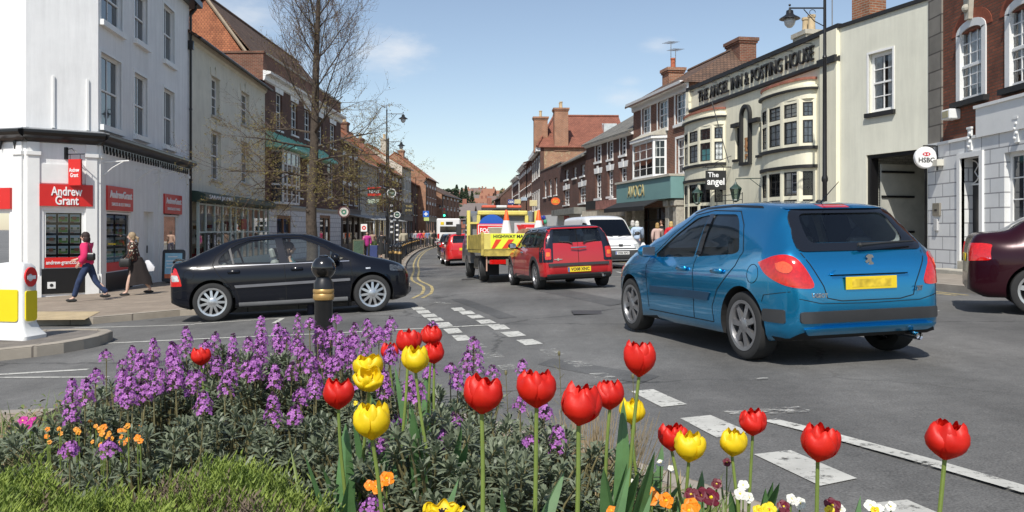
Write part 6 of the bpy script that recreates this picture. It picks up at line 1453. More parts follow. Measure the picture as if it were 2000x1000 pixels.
for v in 'LR':
 C.seam([(.02,.93),(.06,1.06),(.30,1.26),(.62,1.355),(1.08,1.37),(1.45,1.345),(1.82,1.19),(2.26,.89),(2.30,.62),(2.24,.30)], v, .009); C.seam([(1.17,.9),(1.19,.6),(1.19,.3)], v, .009); C.seam([(.02,.93),(.12,.75),(.38,.52),(.44,.30)], v, .009); C.seam([(.44,.27),(2.24,.27)], v, .009)
 C.seam([(-.36+.085*math.cos(t), .78+.085*math.sin(t)) for t in [k*math.pi/8 for k in range(17)]], v, .005)
 C.seam([(-.62,.50),(-.50,.53),(-.39,.53)], v, .008)
 C.patch('side_moulding', rpoly([(.38,.53,.01),(2.25,.555,.01),(2.25,.60,.01),(.36,.575,.01)]), M('grey_strip',(.16,.16,.17),.4,.3), v, off=.012, rim=.015)
 C.patch('sill_strip', rpoly([(.42,.22,.01),(2.2,.22,.01),(2.2,.285,.01),(.42,.285,.01)]), M('grey_sill',(.20,.20,.20),.6), v, off=.01, rim=.02)
 C.patch('window_trim', rpoly([(.05,.895,0),(2.25,.885,0),(2.25,.898,0),(.05,.908,0)]), chrome, v, off=.005)
 C.patch('side_repeater', rpoly([(2.52,.74,.005),(2.6,.74,.005),(2.6,.765,.005),(2.52,.765,.005)]), lens_clear, v, off=.008)
C.both('door_pillar', rpoly([(1.105,.91,0),(1.235,.91,0),(1.135,1.33,0),(1.025,1.33,0)]), black_glass, off=.003); C.both('quarter_pillar', rpoly([(.34,.92,0),(.37,.92,0),(.30,1.20,0),(.27,1.17,0)]), trim_m, off=.004)
for x, in ((.36,),(1.38,)):
 for sd in (1,-1): mb = MB(); W = slerp1(P['w'], x); mb.T = Matrix.Translation((x,sd*(W+.004),.80)); mb.bbox(-.1,.1,-.02,.025,-.024,.024,.015); mb.build('door_handle', blk, C.root, True, 50)
for sd, v in ((1,'L'),(-1,'R')):
 o = C.patch('tail_light', rpoly([(-.67,.60,.02),(-.47,.60,.02),(-.50,.75,.04),(-.56,.90,.03),(-.68,.93,.02)]), lens_red, v, off=.008); C.patch('indicator', rpoly([(-.64,.68,.02),(-.51,.68,.02),(-.54,.78,.02),(-.65,.79,.02)]), lens_clear, v, off=.012, parent=o)
 C.patch('headlight', rpoly([(2.93,.69,.03),(3.17,.67,.03),(3.13,.76,.04),(2.93,.80,.03)]), lens_dark, v, off=.006)
 mb = MB(); 
for sd, ang in ((1,155),(-1,205)):
 pass
mb = MB(); mb.tube([(-.61,-.62,1.0),(-.65,-.2,1.035),(-.65,.2,1.035),(-.61,.62,1.0)], .022, 8); mb.build('boot_spoiler', blk, C.root, True)
C.patch('front_lamp_bar', rpoly([(-.5,.45,.02),(.5,.45,.02),(.5,.55,.02),(-.5,.55,.02)]), trim_m, 'F', off=.01)
mb = MB(); mb.tube([(.22,0,1.30),(.02,.02,1.58)], [.008,.004], 5); mb.build('aerial', black_matt, C.root)
C.seats(((1.35,.36),(1.35,-.36),(.5,.42),(.5,-.42)), 1.10, -.36, car_in_light); C.mirrors(2.02,.96,.80, blk)
C.plate('B', .52, ''); C.wheels(11, alloy_m, tw=.2, rr=.222, steer=6)
C.place((-4.93,14.35), (-2.38,14.87), ref='right'); BLACK = C

red = paint('red_paint', (.42,.010,.014), .0, .3); trimblk = paint('black_roof_paint', (.014,.018,.03), .2, .2)
P = dict(L0=-.70, L1=3.24, wb=2.55, arch=.35, wr_=.305,
 top=[(-.70,.52),(-.69,.74),(-.665,.93),(-.63,1.05),(-.56,1.24),(-.49,1.33),(-.43,1.36),(-.2,1.385),(.6,1.40),(1.2,1.39),(1.55,1.34),(1.8,1.22),(2.0,1.06),(2.15,.97),(2.5,.92),(2.9,.84),(3.1,.75),(3.2,.62),(3.24,.45)],
 belt=[(-.7,.90),(.5,.92),(2.0,.90),(3.2,.75)],
 w=[(-.70,.66),(-.68,.73),(-.62,.785),(-.45,.82),(0,.84),(2.5,.835),(2.8,.79),(3.0,.72),(3.15,.6),(3.24,.4)],
 wr=[(-.7,.64),(-.62,.68),(-.5,.63),(-.3,.61),(.6,.62),(1.5,.62),(1.9,.64),(2.2,.66),(2.8,.62),(3.24,.36)],
 under=[(-.7,.32),(-.6,.24),(-.4,.2),(3.0,.19),(3.24,.26)], tumble=[(-.7,.02),(0,.05),(2.5,.04),(3.2,.02)], cabin=(-.5,1.9), screen_x=(1.2,2.4), rear_x=(-1.2,.1), trim_below=.285, roof_z=1.30)
P['side_windows'] = [rpoly([(-.36,.96,.04),(-.33,1.31,.05),(.30,1.335,.02),(.30,.955,.02)]), rpoly([(.38,.955,.02),(.38,1.335,.02),(.86,1.335,.02),(.86,.95,.02)]), rpoly([(.95,.95,.02),(.95,1.335,.02),(1.42,1.31,.06),(1.68,1.14,.05),(1.86,.96,.03)])]
P['rear_window'] = rpoly([(-.60,1.01,.05),(.60,1.01,.05),(.55,1.31,.05),(-.55,1.31,.05)]); P['windscreen'] = rpoly([(-.58,1.0,.05),(.58,1.0,.05),(.53,1.33,.05),(-.53,1.33,.05)])
C = Car('estate_car', 'small red estate with black roof and twin rear doors behind the yellow truck', 'car', P, red)
for poly in P['side_windows']: C.both('window', poly, tint, off=-.010, rim=0)
C.patch('rear_window', [(x*1.03,z) for x,z in P['rear_window']], tint, 'B', off=-.006, rim=0); C.patch('windscreen', [(x*1.02,z) for x,z in P['windscreen']], tint, 'F', off=-.01, rim=0)
for v in 'LR':
 C.patch('window_surround', rpoly([(-.60,.93,.02),(1.98,.925,.02),(1.62,1.30,.08),(1.45,1.37,.05),(-.40,1.365,.05),(-.52,1.25,.05)]), black_glass, v, off=.004, holes=P['side_windows'])
 C.patch('wheel_arch_trim', [(.44*math.cos(t), .30+.44*math.sin(t)) for t in [math.pi*k/20 for k in range(-1,22)]]+[(.36*math.cos(t), .30+.36*math.sin(t)) for t in [math.pi*k/20 for k in range(21,-2,-1)]], trim_m, v, off=.012, step=.06)
 C.patch('wheel_arch_trim', [(2.55+.44*math.cos(t), .30+.44*math.sin(t)) for t in [math.pi*k/20 for k in range(-1,22)]]+[(2.55+.36*math.cos(t), .30+.36*math.sin(t)) for t in [math.pi*k/20 for k in range(21,-2,-1)]], trim_m, v, off=.012, step=.06)
 C.seam([(.90,.93),(.90,.6),(.95,.31)], v, .009); C.seam([(1.98,.93),(1.95,.31)], v, .009); C.seam([(.95,.31),(1.95,.31)], v, .009)
 mb = MB(); sd = 1 if v == 'L' else -1; mb.T = Matrix.Translation((1.05,sd*.845,.82)); mb.bbox(-.1,.1,-.02,.022,-.02,.02,.012); mb.build('door_handle', chrome, C.root)
tp_ = MB()
C.patch('black_roof', rpoly([(-.40,-.66,.06),(1.62,-.66,.15),(1.62,.66,.15),(-.40,.66,.06)]), trimblk, 'T', off=.006, step=.08)
C.patch('roof_edge', rpoly([(-.60,1.318,.01),(.60,1.318,.01),(.58,1.345,.01),(-.58,1.345,.01)]), red, 'B', off=.03, rim=.04)
for sd, ang in ((1,160),(-1,200)):
 t = R(ang); h = Vector((-math.sin(t), math.cos(t))); e0 = h.x*-.66+h.y*.555*sd; e1 = h.x*-.45+h.y*.83*sd
 C.patch('corner_pillar', rpoly([(e0,.60,.03),(e1,.60,.03),(e1-.02*sd*h.y,.98,.05),(e1+(e0-e1)*.25,1.34,.03),(e0+(e1-e0)*.0,1.32,.03)]), trimblk, ang, off=.006)
 a0 = e0+(e1-e0)*.12; a1 = e0+(e1-e0)*.52
 o = C.patch('tail_light', rpoly([(a0,.66,.03),(a1,.66,.03),(a1,.90,.04),(a0,.90,.04)]), lens_red, ang, off=.02); C.patch('indicator', rpoly([(a0+(a1-a0)*.2,.73,.02),(a0+(a1-a0)*.8,.73,.02),(a0+(a1-a0)*.8,.82,.02),(a0+(a1-a0)*.2,.82,.02)]), lens_orange, ang, off=.024, parent=o)
C.seam([(0,.50),(0,1.32)], 'B', .01); C.patch('bumper_line', rpoly([(-.68,.515,.01),(.68,.515,.01),(.68,.575,.01),(-.68,.575,.01)]), trim_m, 'B', off=.03, rim=.03); C.patch('bumper_lower', rpoly([(-.70,.25,.03),(.70,.25,.03),(.72,.345,.02),(-.72,.345,.02)]), trim_m, 'B', off=.03, rim=.03)
C.plate('B', .43, 'VO08 XNC', off=.02)
mb = MB(); mb.tube([(-.72,.17,.90),(-.74,0,.90),(-.72,-.17,.90)], .016, 6); mb.build('door_pull', chrome, C.root)
for sd in (1,-1): mb = MB(); mb.tube([(-.69,sd*.12,.99),(-.66,sd*.2,1.02),(-.645,sd*.42,1.04)], .014, 6); mb.build('rear_wiper', black_matt, C.root)
mb = MB(); mb.tube([(-.78,-.52,.28),(-.5,-.52,.29)], .04, 12, cap=False); mb.tube([(-.74,-.52,.28),(-.5,-.52,.29)], .03, 12); mb.build('exhaust', chrome, C.root, True)
mb = MB(); hit = C.bvh.ray_cast(Vector((-6,.46,.66)), Vector((1,0,0)))[0]; mb.T = Matrix.Translation(hit+Vector((-.01,0,0))); mb.lathe([(.0,-.005),(.028,-.005),(.028,.005)], 14, axis='x'); mb.box(-.004,.004,-.09,.09,-.008,.008); mb.build('badge', chrome, C.root)
C.seats(((1.1,.36),(1.1,-.36),(.2,.4),(.2,-.4)), 1.12, -.36); C.mirrors(1.75,.98,.80, trimblk); C.wheels(6, alloy_grey, tw=.19, rr=.2); C.place((.5,19.3), (-.05,21.8))

def small_car(name, label, cat, pm, kind='hatch', detail=True):
 S = dict(hatch=[(-.72,.5),(-.70,.80),(-.64,.97),(-.5,1.15),(-.3,1.36),(0,1.42),(.8,1.45),(1.3,1.40),(1.8,1.18),(2.2,.99),(2.6,.93),(3.0,.84),(3.2,.70),(3.28,.5)],
    estate=[(-.95,.5),(-.93,.82),(-.88,1.0),(-.78,1.22),(-.66,1.40),(-.5,1.44),(.6,1.46),(1.2,1.44),(1.6,1.34),(2.1,1.08),(2.3,.98),(2.7,.92),(3.1,.82),(3.3,.68),(3.38,.5)],
    saloon=[(-.80,.5),(-.78,.85),(-.73,1.03),(-.66,1.075),(-.35,1.11),(-.02,1.30),(.3,1.40),(.8,1.43),(1.3,1.40),(1.8,1.2),(2.25,.99),(2.7,.93),(3.1,.84),(3.35,.70),(3.42,.5)])[kind]
 l0, l1 = S[0][0], S[-1][0]; rz0 = {'hatch': -.35, 'estate': -.6, 'saloon': .1}[kind]
 P = dict(L0=l0, L1=l1, wb=2.62, arch=.36, wr_=.315, top=S, belt=[(l0,.93),(1,.92),(l1,.75)],
  w=[(l0,.6),(l0+.03,.72),(l0+.15,.80),(l0+.5,.855),(2.5,.85),(l1-.35,.76),(l1-.1,.6),(l1,.4)], wr=[(l0,.55),(l0+.15,.66),(rz0,.6),(1.2,.6),(1.9,.66),(2.4,.7),(l1-.3,.6),(l1,.36)],
  under=[(l0,.32),(l0+.2,.22),(3.0,.19),(l1,.27)], cabin=(rz0-.05,2.0), screen_x=(1.1,2.6), rear_x=(l0-.4,rz0+.45))
 xr = {'hatch': .0, 'estate': -.45, 'saloon': .22}[kind]
 P['side_windows'] = [rpoly([(xr,.96,.04),(xr+.2,1.32,.08),(.95,1.35,.02),(1.0,.95,.02)]), rpoly([(1.1,.95,.02),(1.05,1.35,.02),(1.35,1.31,.06),(1.95,.96,.04)])]
 zb = 1.10 if kind == 'saloon' else 1.02
 P['rear_window'] = rpoly([(-.56,zb,.05),(.56,zb,.05),(.5,1.35,.05),(-.5,1.35,.05)]); P['windscreen'] = rpoly([(-.6,1.02,.05),(.6,1.02,.05),(.52,1.36,.05),(-.52,1.36,.05)])
 C = Car(name, label, cat, P, pm)
 for poly in P['side_windows']: C.both('window', poly, tint, off=-.01, rim=0)
 C.patch('rear_window', P['rear_window'], tint, 'B', off=-.004, rim=0); C.patch('windscreen', P['windscreen'], tint, 'F', off=-.006, rim=0)
 for sd, ang in ((1,155),(-1,205)):
  t = R(ang); h = Vector((-math.sin(t), math.cos(t))); e0 = h.x*(l0+.02)+h.y*.55*sd; e1 = h.x*(l0+.3)+h.y*.82*sd
  zt = 1.3 if kind == 'estate' else .95
  C.patch('tail_light', rpoly([(e0,.70,.03),(e1,.72,.03),(e1+(e0-e1)*.1,.93,.03),(e1+(e0-e1)*.3,zt,.03),(e0+(e1-e0)*(.5 if kind=='estate' else .05),zt,.03),(e0,.9,.03)]), lens_red, ang, off=.01)
 for sd, ang in ((1,25),(-1,-25)):
  t = R(ang); h = Vector((-math.sin(t), math.cos(t))); e0 = h.x*(l1-.08)+h.y*.42*sd; e1 = h.x*(l1-.45)+h.y*.78*sd
  C.patch('headlight', rpoly([(e0,.60,.03),(e1,.66,.03),(e1,.76,.03),(e0,.72,.03)]), lens_clear, ang, off=.01)
 C.plate('B', .74, ''); C.plate('F', .42, '', True)
 C.patch('grille', rpoly([(-.35,.5,.02),(.35,.5,.02),(.35,.62,.02),(-.35,.62,.02)]), black_matt, 'F', off=.008)
 for v in 'LR':
  C.seam([(1.05,.95),(1.03,.3)], v, .01); C.seam([(2.05,.93),(2.1,.3)], v, .01); C.seam([(.1,.93),(.45,.5),(.5,.3)], v, .01)
  mb = MB(); sd = 1 if v == 'L' else -1
  for x in (.4,1.25): mb = MB(); mb.T = Matrix.Translation((x,sd*.86,.82)); mb.bbox(-.09,.09,-.02,.02,-.02,.02,.01); mb.build('door_handle', pm, C.root)
 C.seats(top=1.1); C.mirrors(1.85,.98,.82, pm); C.wheels(6, alloy_m)
 return C
C = small_car('estate_car', 'bright red estate car ahead of the yellow truck, seen from behind', 'car', paint('bright_red_paint',(.55,.012,.012),0,.3), 'estate'); C.place(center=(-2.2,39.6), head=(-.16,1))
C = small_car('hatchback_car', 'dark hatchback queueing directly ahead of the bright red estate', 'car', paint('dark_grey_paint',(.02,.022,.028),.3,.25), 'hatch'); C.place(center=(-3.35,50), head=(-.12,1))
C = small_car('hatchback_car', 'dark red car queueing between the dark hatchback and the white bus', 'car', paint('dark_blue_grey_paint',(.035,.045,.06),.4,.25), 'hatch'); C.place(center=(-4.5,64), head=(-.1,1))
C.root['label'] = 'dark blue grey car queueing last behind the white bus'
C = small_car('saloon_car', 'dark maroon saloon cut off by the right edge beside the bank', 'car', paint('maroon_paint',(.025,.003,.007),.2,.25), 'saloon'); C.place((6.86,11.35), (6.86+2.62*.91,11.35-2.62*.415), ref='right')
C = small_car('hatchback_car', 'silver grey hatchback coming towards the camera beside the white bus', 'car', paint('silver_paint',(.45,.46,.48),.6,.3), 'hatch'); C.place(center=(-3.4,86), head=(.06,-1))

P = dict(L0=-.85, L1=3.65, wb=2.82, arch=.37, wr_=.32,
 top=[(-.85,.6),(-.84,1.4),(-.80,1.86),(-.72,1.91),(0,1.94),(1.5,1.935),(1.9,1.86),(2.2,1.66),(2.55,1.36),(2.75,1.18),(2.9,1.09),(3.2,1.0),(3.42,.88),(3.56,.74),(3.62,.6),(3.65,.5)],
 belt=[(-.85,1.08),(2.2,1.05),(3.6,.8)], w=[(-.85,.8),(-.8,.87),(-.6,.9),(2.8,.9),(3.2,.85),(3.45,.76),(3.6,.62),(3.65,.5)], wr=[(-.85,.72),(-.7,.78),(1.5,.76),(2.2,.76),(2.8,.76),(3.3,.66),(3.65,.42)],
 under=[(-.85,.35),(-.6,.25),(3.3,.22),(3.65,.3)], tumble=[(-.85,.01),(2,.03),(3.6,.02)], cabin=(1.3,2.75), screen_x=(1.7,3.1), trim_below=.0)
P['side_windows'] = [rpoly([(1.55,1.12,.03),(1.6,1.68,.05),(2.05,1.64,.06),(2.6,1.15,.04)])]
P['windscreen'] = rpoly([(-.72,1.16,.08),(.72,1.16,.08),(.66,1.78,.08),(-.66,1.78,.08)])
C = Car('delivery_van', 'white panel van coming towards the camera beside the small red estate', 'van', P, paint('white_van_paint',(.78,.78,.78),0,.3))
C.both('window', P['side_windows'][0], tint_d, off=-.01, rim=0); C.patch('windscreen', [(x*1.02,z) for x,z in P['windscreen']], tint_d, 'F', off=.002, rim=.0)
C.patch('front_bumper', rpoly([(-.78,.33,.04),(.78,.33,.04),(.80,.66,.04),(-.80,.66,.04)]), trim_m, 'F', off=.03, rim=.03); C.patch('grille', rpoly([(-.55,.70,.01),(.55,.70,.01),(.55,.735,.01),(-.55,.735,.01)]), trim_m, 'F', off=.012)
C.patch('grille', rpoly([(-.40,.80,.01),(.40,.80,.01),(.40,.825,.01),(-.40,.825,.01)]), trim_m, 'F', off=.012)
for sd, ang in ((1,15),(-1,-15)):
 t = R(ang); h = Vector((-math.sin(t), math.cos(t))); e0 = h.x*3.5+h.y*.50*sd; e1 = h.x*3.3+h.y*.80*sd
 C.patch('headlight', rpoly([(e0,.70,.03),(e1,.72,.03),(e1,.90,.03),(e0,.86,.03)]), lens_clear, ang, off=.01)
C.plate('F', .56, 'VX06 RPO', True, off=.045)
mb = MB(); hit = C.bvh.ray_cast(Vector((8,0,.80)), Vector((-1,0,0)))[0]; mb.T = Matrix.Translation(hit+Vector((.015,0,0))); mb.prism([(-.08,.07),(.08,.07),(.06,-.05),(0,-.08),(-.06,-.05)], -.01, .01, plane='yz'); mb.build('badge', trim_m, C.root)
for sd in (1,-1): mb = MB(); mb.tube([(3.0,sd*.1,1.14),(2.85,sd*.55,1.2)], .012, 5); mb.build('wiper', black_matt, C.root)
C.mirrors(2.5,1.25,.92, trim_m); C.wheels(6, trim_m, style='plain')
for v in 'LR': C.seam([(1.45,1.85),(1.45,.3)], v, .01); C.seam([(-.2,1.5),(1.4,1.5)], v, .01)
C.seats(((1.9,.4),(1.9,-.4)), 1.4, -.4)
C.place(center=(3.05,34.3), head=(.24,-1))

T = empty('maintenance_truck'); tag(T, 'yellow dropside highway maintenance truck with red chevrons on its tailgate', 'truck')
yel = M('truck_yellow', (.66,.56,.14), .5, var=.18, vs=3); yel_d = M('truck_yellow_grimy', (.42,.33,.07), .7, var=.4, vs=5); steel_d = M('grimy_steel', (.16,.14,.11), .8, var=.4, vs=6); hv = M('chevron_yellow', (.72,.80,.05), .4, var=.05); hr = M('chevron_red', (.70,.06,.02), .4, var=.05); grey_c = M('cab_grey_paint', (.20,.21,.22), .35, .3, coat=.6)
def tb_(f, name, m, parent=T, smooth=False):
 mb = MB(); f(mb); return mb.build(name, m, parent, smooth)
tb_(lambda b: (b.box(-.95,3.3,-.4,-.3,.45,.62), b.box(-.95,3.3,.3,.4,.45,.62), b.box(-.9,-.8,-.3,.3,.45,.6)), 'chassis', steel_d)
bed = tb_(lambda b: (b.box(-.98,2.1,-1.05,1.05,.78,.86), b.box(-1.0,-.95,-1.05,1.05,.70,.78)), 'load_bed', yel_d)
tb_(lambda b: b.bbox(-.93,2.1,1.02,1.06,.87,1.28,.01), 'side_board', yel_d); tb_(lambda b: b.bbox(-.93,2.1,-1.06,-1.02,.87,1.28,.01), 'side_board', yel_d)
tg = tb_(lambda b: b.bbox(-1.0,-.96,-1.04,1.04,.87,1.30,.01), 'tailgate', yel)
tb_(lambda b: b.box(-1.008,-1.001,-.82,.82,.89,1.285), 'reflective_board', hv, tg)
for i in range(7):
 y = -.86+i*.34
 pts = [(y,.90),(y+.15,.90),(y+.33,1.14),(y+.18,1.14)]; pts = [(-max(-.80,min(.80,a)),z) for a,z in pts]
 if abs(pts[0][0]-pts[1][0])+abs(pts[2][0]-pts[3][0]) > .05: tb_(lambda b: b.prism(pts, -1.013, -1.0085, plane='yz'), 'chevron', hr, tg)
text('lettering', 'HIGHWAY MAINTENANCE', (-1.012,0,1.215), .12, black_matt, tg, .002, .003, rz=R(-90), width=1.5)
for y in (-1.04, 1.04): tb_(lambda b: b.box(-1.02,-.94,y-.035,y+.035,.72,1.33), 'corner_post', yel_d)
for y in (-1.03, 1.03): tb_(lambda b: b.bbox(2.04,2.14,y-.05,y+.05,.86,2.02,.01), 'headboard_post', yel)
tb_(lambda b: (b.bbox(2.0,2.16,-.76,.76,1.88,2.02,.03), b.bbox(2.02,2.14,-.78,-.68,1.2,1.88,.01), b.bbox(2.02,2.14,.68,.78,1.2,1.88,.01), b.box(2.03,2.12,-.98,-.78,1.62,1.68), b.box(2.03,2.12,.78,.98,1.62,1.68)), 'headboard_frame', yel)
tb_(lambda b: b.box(2.15,2.17,-.9,.9,.9,1.86), 'headboard_mesh', M('dark_mesh', (.20,.21,.22), .7))
lb = tb_(lambda b: (b.bbox(2.2,2.45,-.6,.6,2.06,2.11,.01)), 'light_bar_base', trim_m)
for y0, y1, m_ in ((-.6,-.18,M('beacon_red',(.6,.12,.07),.3)),(-.16,.16,M('beacon_white',(.7,.7,.7),.3)),(.18,.6,M('beacon_red'))): tb_(lambda b: b.bbox(2.2,2.45,y0,y1,2.112,2.19,.02), 'beacon_lens', m_, lb)
def cab(b):
 prof = [(2.25,.45),(2.25,1.95),(2.45,2.02),(3.0,2.0),(3.35,1.85),(3.75,1.25),(4.25,1.08),(4.38,.9),(4.42,.45)]
 rings = []
 for y, sc in ((-.98,.0),(-.94,.03),(.94,.03),(.98,.0)):
  pass
 b.prism([(x, z) for x, z in prof], -.96, .96)
cb_ = tb_(cab, 'cab', grey_c)
for sd in (1,-1):
 y = sd*.963
 tb_(lambda b: b.prism([(2.6,1.25),(2.6,1.82),(3.15,1.82),(3.6,1.25)], min(y,y+sd*.004), max(y,y+sd*.004)), 'cab_window', black_glass)
 tb_(lambda b: (b.tube([(3.4,sd*.96,1.5),(3.4,sd*1.15,1.5)], .02, 5), b.bbox(3.34,3.44,sd*1.18-.08,sd*1.18+.08,1.3,1.65,.02)), 'wing_mirror', trim_m)
tb_(lambda b: b.prism([(-.8,1.2),(.8,1.2),(.74,1.9),(-.74,1.9)], 2.236, 2.246, plane='yz'), 'cab_rear_window', black_glass)
tb_(lambda b: b.add([(3.40,-.85,1.80),(3.40,.85,1.80),(3.77,.85,1.27),(3.77,-.85,1.27)], [(0,1,2,3)]), 'windscreen', black_glass)
wp_ = None
for ax, ins in ((0,0),(3.1,0)):
 for sd in (1,-1):
  if wp_ is None:
   mb = MB(); mb.lathe([(.2,-.11),(.33,-.115),(.35,-.07),(.35,.07),(.33,.115),(.2,.11)], 32, axis='y'); wp_ = mb.build('wheel', tyre_m, T, True); mb = MB(); mb.lathe([(0,.06),(.08,.06),(.1,.03),(.17,.05),(.21,.12)], 24, axis='y', cap=False); mb.build('rim', M('rim_grey',(.22,.22,.22),.6), wp_, True); o = wp_
  else: o = copy_tree(wp_, T)
  o.location = (ax, sd*.86, .35); o.rotation_euler = (0,0,0 if sd > 0 else math.pi)
for y in (-.72,.72): tb_(lambda b: b.box(-.52,-.5,y-.2,y+.2,.18,.62), 'mudflap', under_m)
tb_(lambda b: b.bbox(-.9,-.84,-.9,.9,.5,.6,.01), 'rear_beam', steel_d)
for y in (-.62,.62): 
 o = tb_(lambda b: b.bbox(-.96,-.9,y-.22,y+.22,.48,.6,.01), 'tail_light', lens_red); 
tb_(lambda b: b.box(-.93,-.89,.9,.93,.3,.78), 'underrun_post', M('red_white_post',(.5,.3,.22),.6))
tb_(lambda b: (b.bbox(.8,1.9,.42,.9,.3,.62,.03)), 'tool_locker', steel_d)
hC_ = Vector((-.17,.985)).normalized(); lC = Vector((-hC_.y, hC_.x)); ctr = Vector((-.88,23.95))-lC*.97
g0, g1 = Vector((ctr.x,ctr.y,gz(*ctr))), Vector((*(ctr+hC_*3.1), gz(*(ctr+hC_*3.1)))); X = (g1-g0).normalized(); Y = Vector((lC.x,lC.y,0)); Z = X.cross(Y).normalized(); Y = Z.cross(X)
T.location = g0; T.rotation_euler = Matrix((X,Y,Z)).transposed().to_euler(); TM = Matrix((X,Y,Z)).transposed().to_4x4(); TM.translation = g0
def on_truck(name, label, cat, p, rz=0, group=None):
 e = empty(name); tag(e, label, cat, group); e.matrix_world = TM @ Matrix.Translation(p) @ Matrix.Rotation(rz, 4, 'Z'); return e
cone_o = M('cone_orange', (.85,.12,.02), .5, var=.08); cone_w = M('cone_white', (.75,.75,.72), .5, var=.08)
for i, (y, lab) in enumerate(((.28,'orange and white traffic cone in the truck bed, left of the pair'),(-.62,'orange and white traffic cone in the truck bed, right of the pair'))):
 e = on_truck('traffic_cone', lab, 'traffic cone', (-.3,y,1.18), 0, 'traffic cones in the truck bed')
 mb = MB(); mb.bbox(-.2,.2,-.2,.2,0,.03,.01); mb.lathe([(.17,.03),(.155,.13)], 20, cap=False); mb.build('cone_base', cone_o, e, True); mb = MB(); mb.lathe([(.155,.13),(.085,.48)], 20, cap=False); mb.build('reflective_sleeve', cone_w, e, True); mb = MB(); mb.lathe([(.085,.48),(.03,.76),(.022,.77)], 20, cap=True); mb.build('cone_tip', cone_o, e, True)
rs = M('roadsign_red', (.65,.02,.02), .4, var=.05); bs_ = M('roadsign_blue', (.02,.10,.45), .4, var=.05)
e = on_truck('road_sign', 'round blue road sign stacked against the truck headboard', 'road sign', (1.9,.35,.9)); mb = MB(); mb.lathe([(.01,-.01),(.42,-.01),(.42,.01),(.01,.01)], 30, (0,0,.58), axis='x'); mb.build('sign_face', bs_, e)
e = on_truck('road_sign', 'red and white footpath sign in front of the round blue sign', 'road sign', (1.75,.32,.9)); mb = MB(); mb.bbox(-.01,.01,-.5,.5,.12,.72,.005); so = mb.build('sign_face', rs, e); mb = MB()
for (a,b,c,d) in ((-.47,.47,.15,.17),(-.47,.47,.67,.69),(-.47,-.45,.17,.67),(.45,.47,.17,.67)): mb.box(-.014,-.0105,a,b,c,d)
mb.build('sign_border', tw, so); text('lettering','FOOTPATH', (-.014,0,.52), .17, tw, so, .002, .004, rz=R(-90), width=.82); text('lettering','CLOSED', (-.014,0,.3), .17, tw, so, .002, .004, rz=R(-90), width=.66)
e = on_truck('road_sign', 'pair of red diversion signs leaning on the right of the truck headboard', 'road sign', (1.75,-.6,.9)); mb = MB(); mb.bbox(-.01,.01,-.36,.3,.1,.75,.005); so = mb.build('sign_face', M('sign_pale',(.55,.5,.5),.5), e); mb = MB(); mb.box(-.016,-.0105,-.32,.26,.12,.42); mb.box(-.016,-.0105,-.32,.1,.58,.7); mb.build('sign_panel', rs, so)
e = on_truck('sign_bundle', 'heap of folded red and white roadworks signs lying in the truck bed', 'roadworks signs', (.6,0,.95)); rr = random.Random(5)
for i in range(9):
 mb = MB(); mb.T = Matrix.Translation((rr.uniform(-.6,.6),rr.uniform(-.7,.7),rr.uniform(.1,.35))) @ Matrix.Rotation(rr.uniform(0,6),4,'Z') @ Matrix.Rotation(rr.uniform(.3,1.2),4,'Y'); mb.bbox(-.3,.3,-.25,.25,-.01,.01,.003); mb.build('sign_plate', rs if i % 2 else cone_w, e)
e = on_truck('sack', 'brown sack slumped in the truck bed beside the cones', 'sack', (-.25,-.25,.87)); mb = MB(); mb.ball((0,0,.28), .3, 14, 10, sc=(.9,1,1)); so = mb.build('sack_cloth', M('sacking',(.22,.12,.07),.95,var=.4,vs=9,bump=.8,bs=20), e, True)

T2 = empty('bus'); tag(T2, 'white single deck bus seen from behind far down the street', 'bus'); wb_ = M('bus_white', (.75,.75,.74), .4, var=.05)
def t2(f, name, m, parent=T2): mb = MB(); f(mb); return mb.build(name, m, parent)
t2(lambda b: b.bbox(-4.5,4.5,-1.2,1.2,.35,2.95,.12), 'body', wb_)
t2(lambda b: b.bbox(-4.52,-4.49,-.85,.85,1.55,2.15,.01), 'rear_window', black_glass); dd_ = t2(lambda b: b.bbox(-4.52,-4.49,-.45,.25,2.3,2.62,.01), 'destination_display', black_glass)
t2(lambda b: b.bbox(-4.52,-4.49,.45,.8,2.3,2.6,.01), 'yellow_sticker', plate_y)
for sd in (1,-1):
 for i in range(5): t2(lambda b: b.box(-3.9+i*1.6,-2.5+i*1.6,sd*1.2-.005,sd*1.2+.005,1.5,2.4), 'window', black_glass)
 t2(lambda b: b.bbox(-4.53,-4.48,sd*1.02-.1,sd*1.02+.1,.9,1.4,.01), 'tail_light', lens_red)
 for ax in (-2.6,2.6): t2(lambda b: b.lathe([(.01,sd*1.0),(.48,sd*1.0),(.48,sd*1.215),(.01,sd*1.215)], 24, (ax,0,.48), 'y'), 'wheel', tyre_m)
t2(lambda b: b.bbox(-4.54,-4.48,-1.15,1.15,.35,.6,.02), 'bumper', trim_m)
T2.location = (-6.7,93,gz(-6.7,93)); T2.rotation_euler = (0,0,R(93))
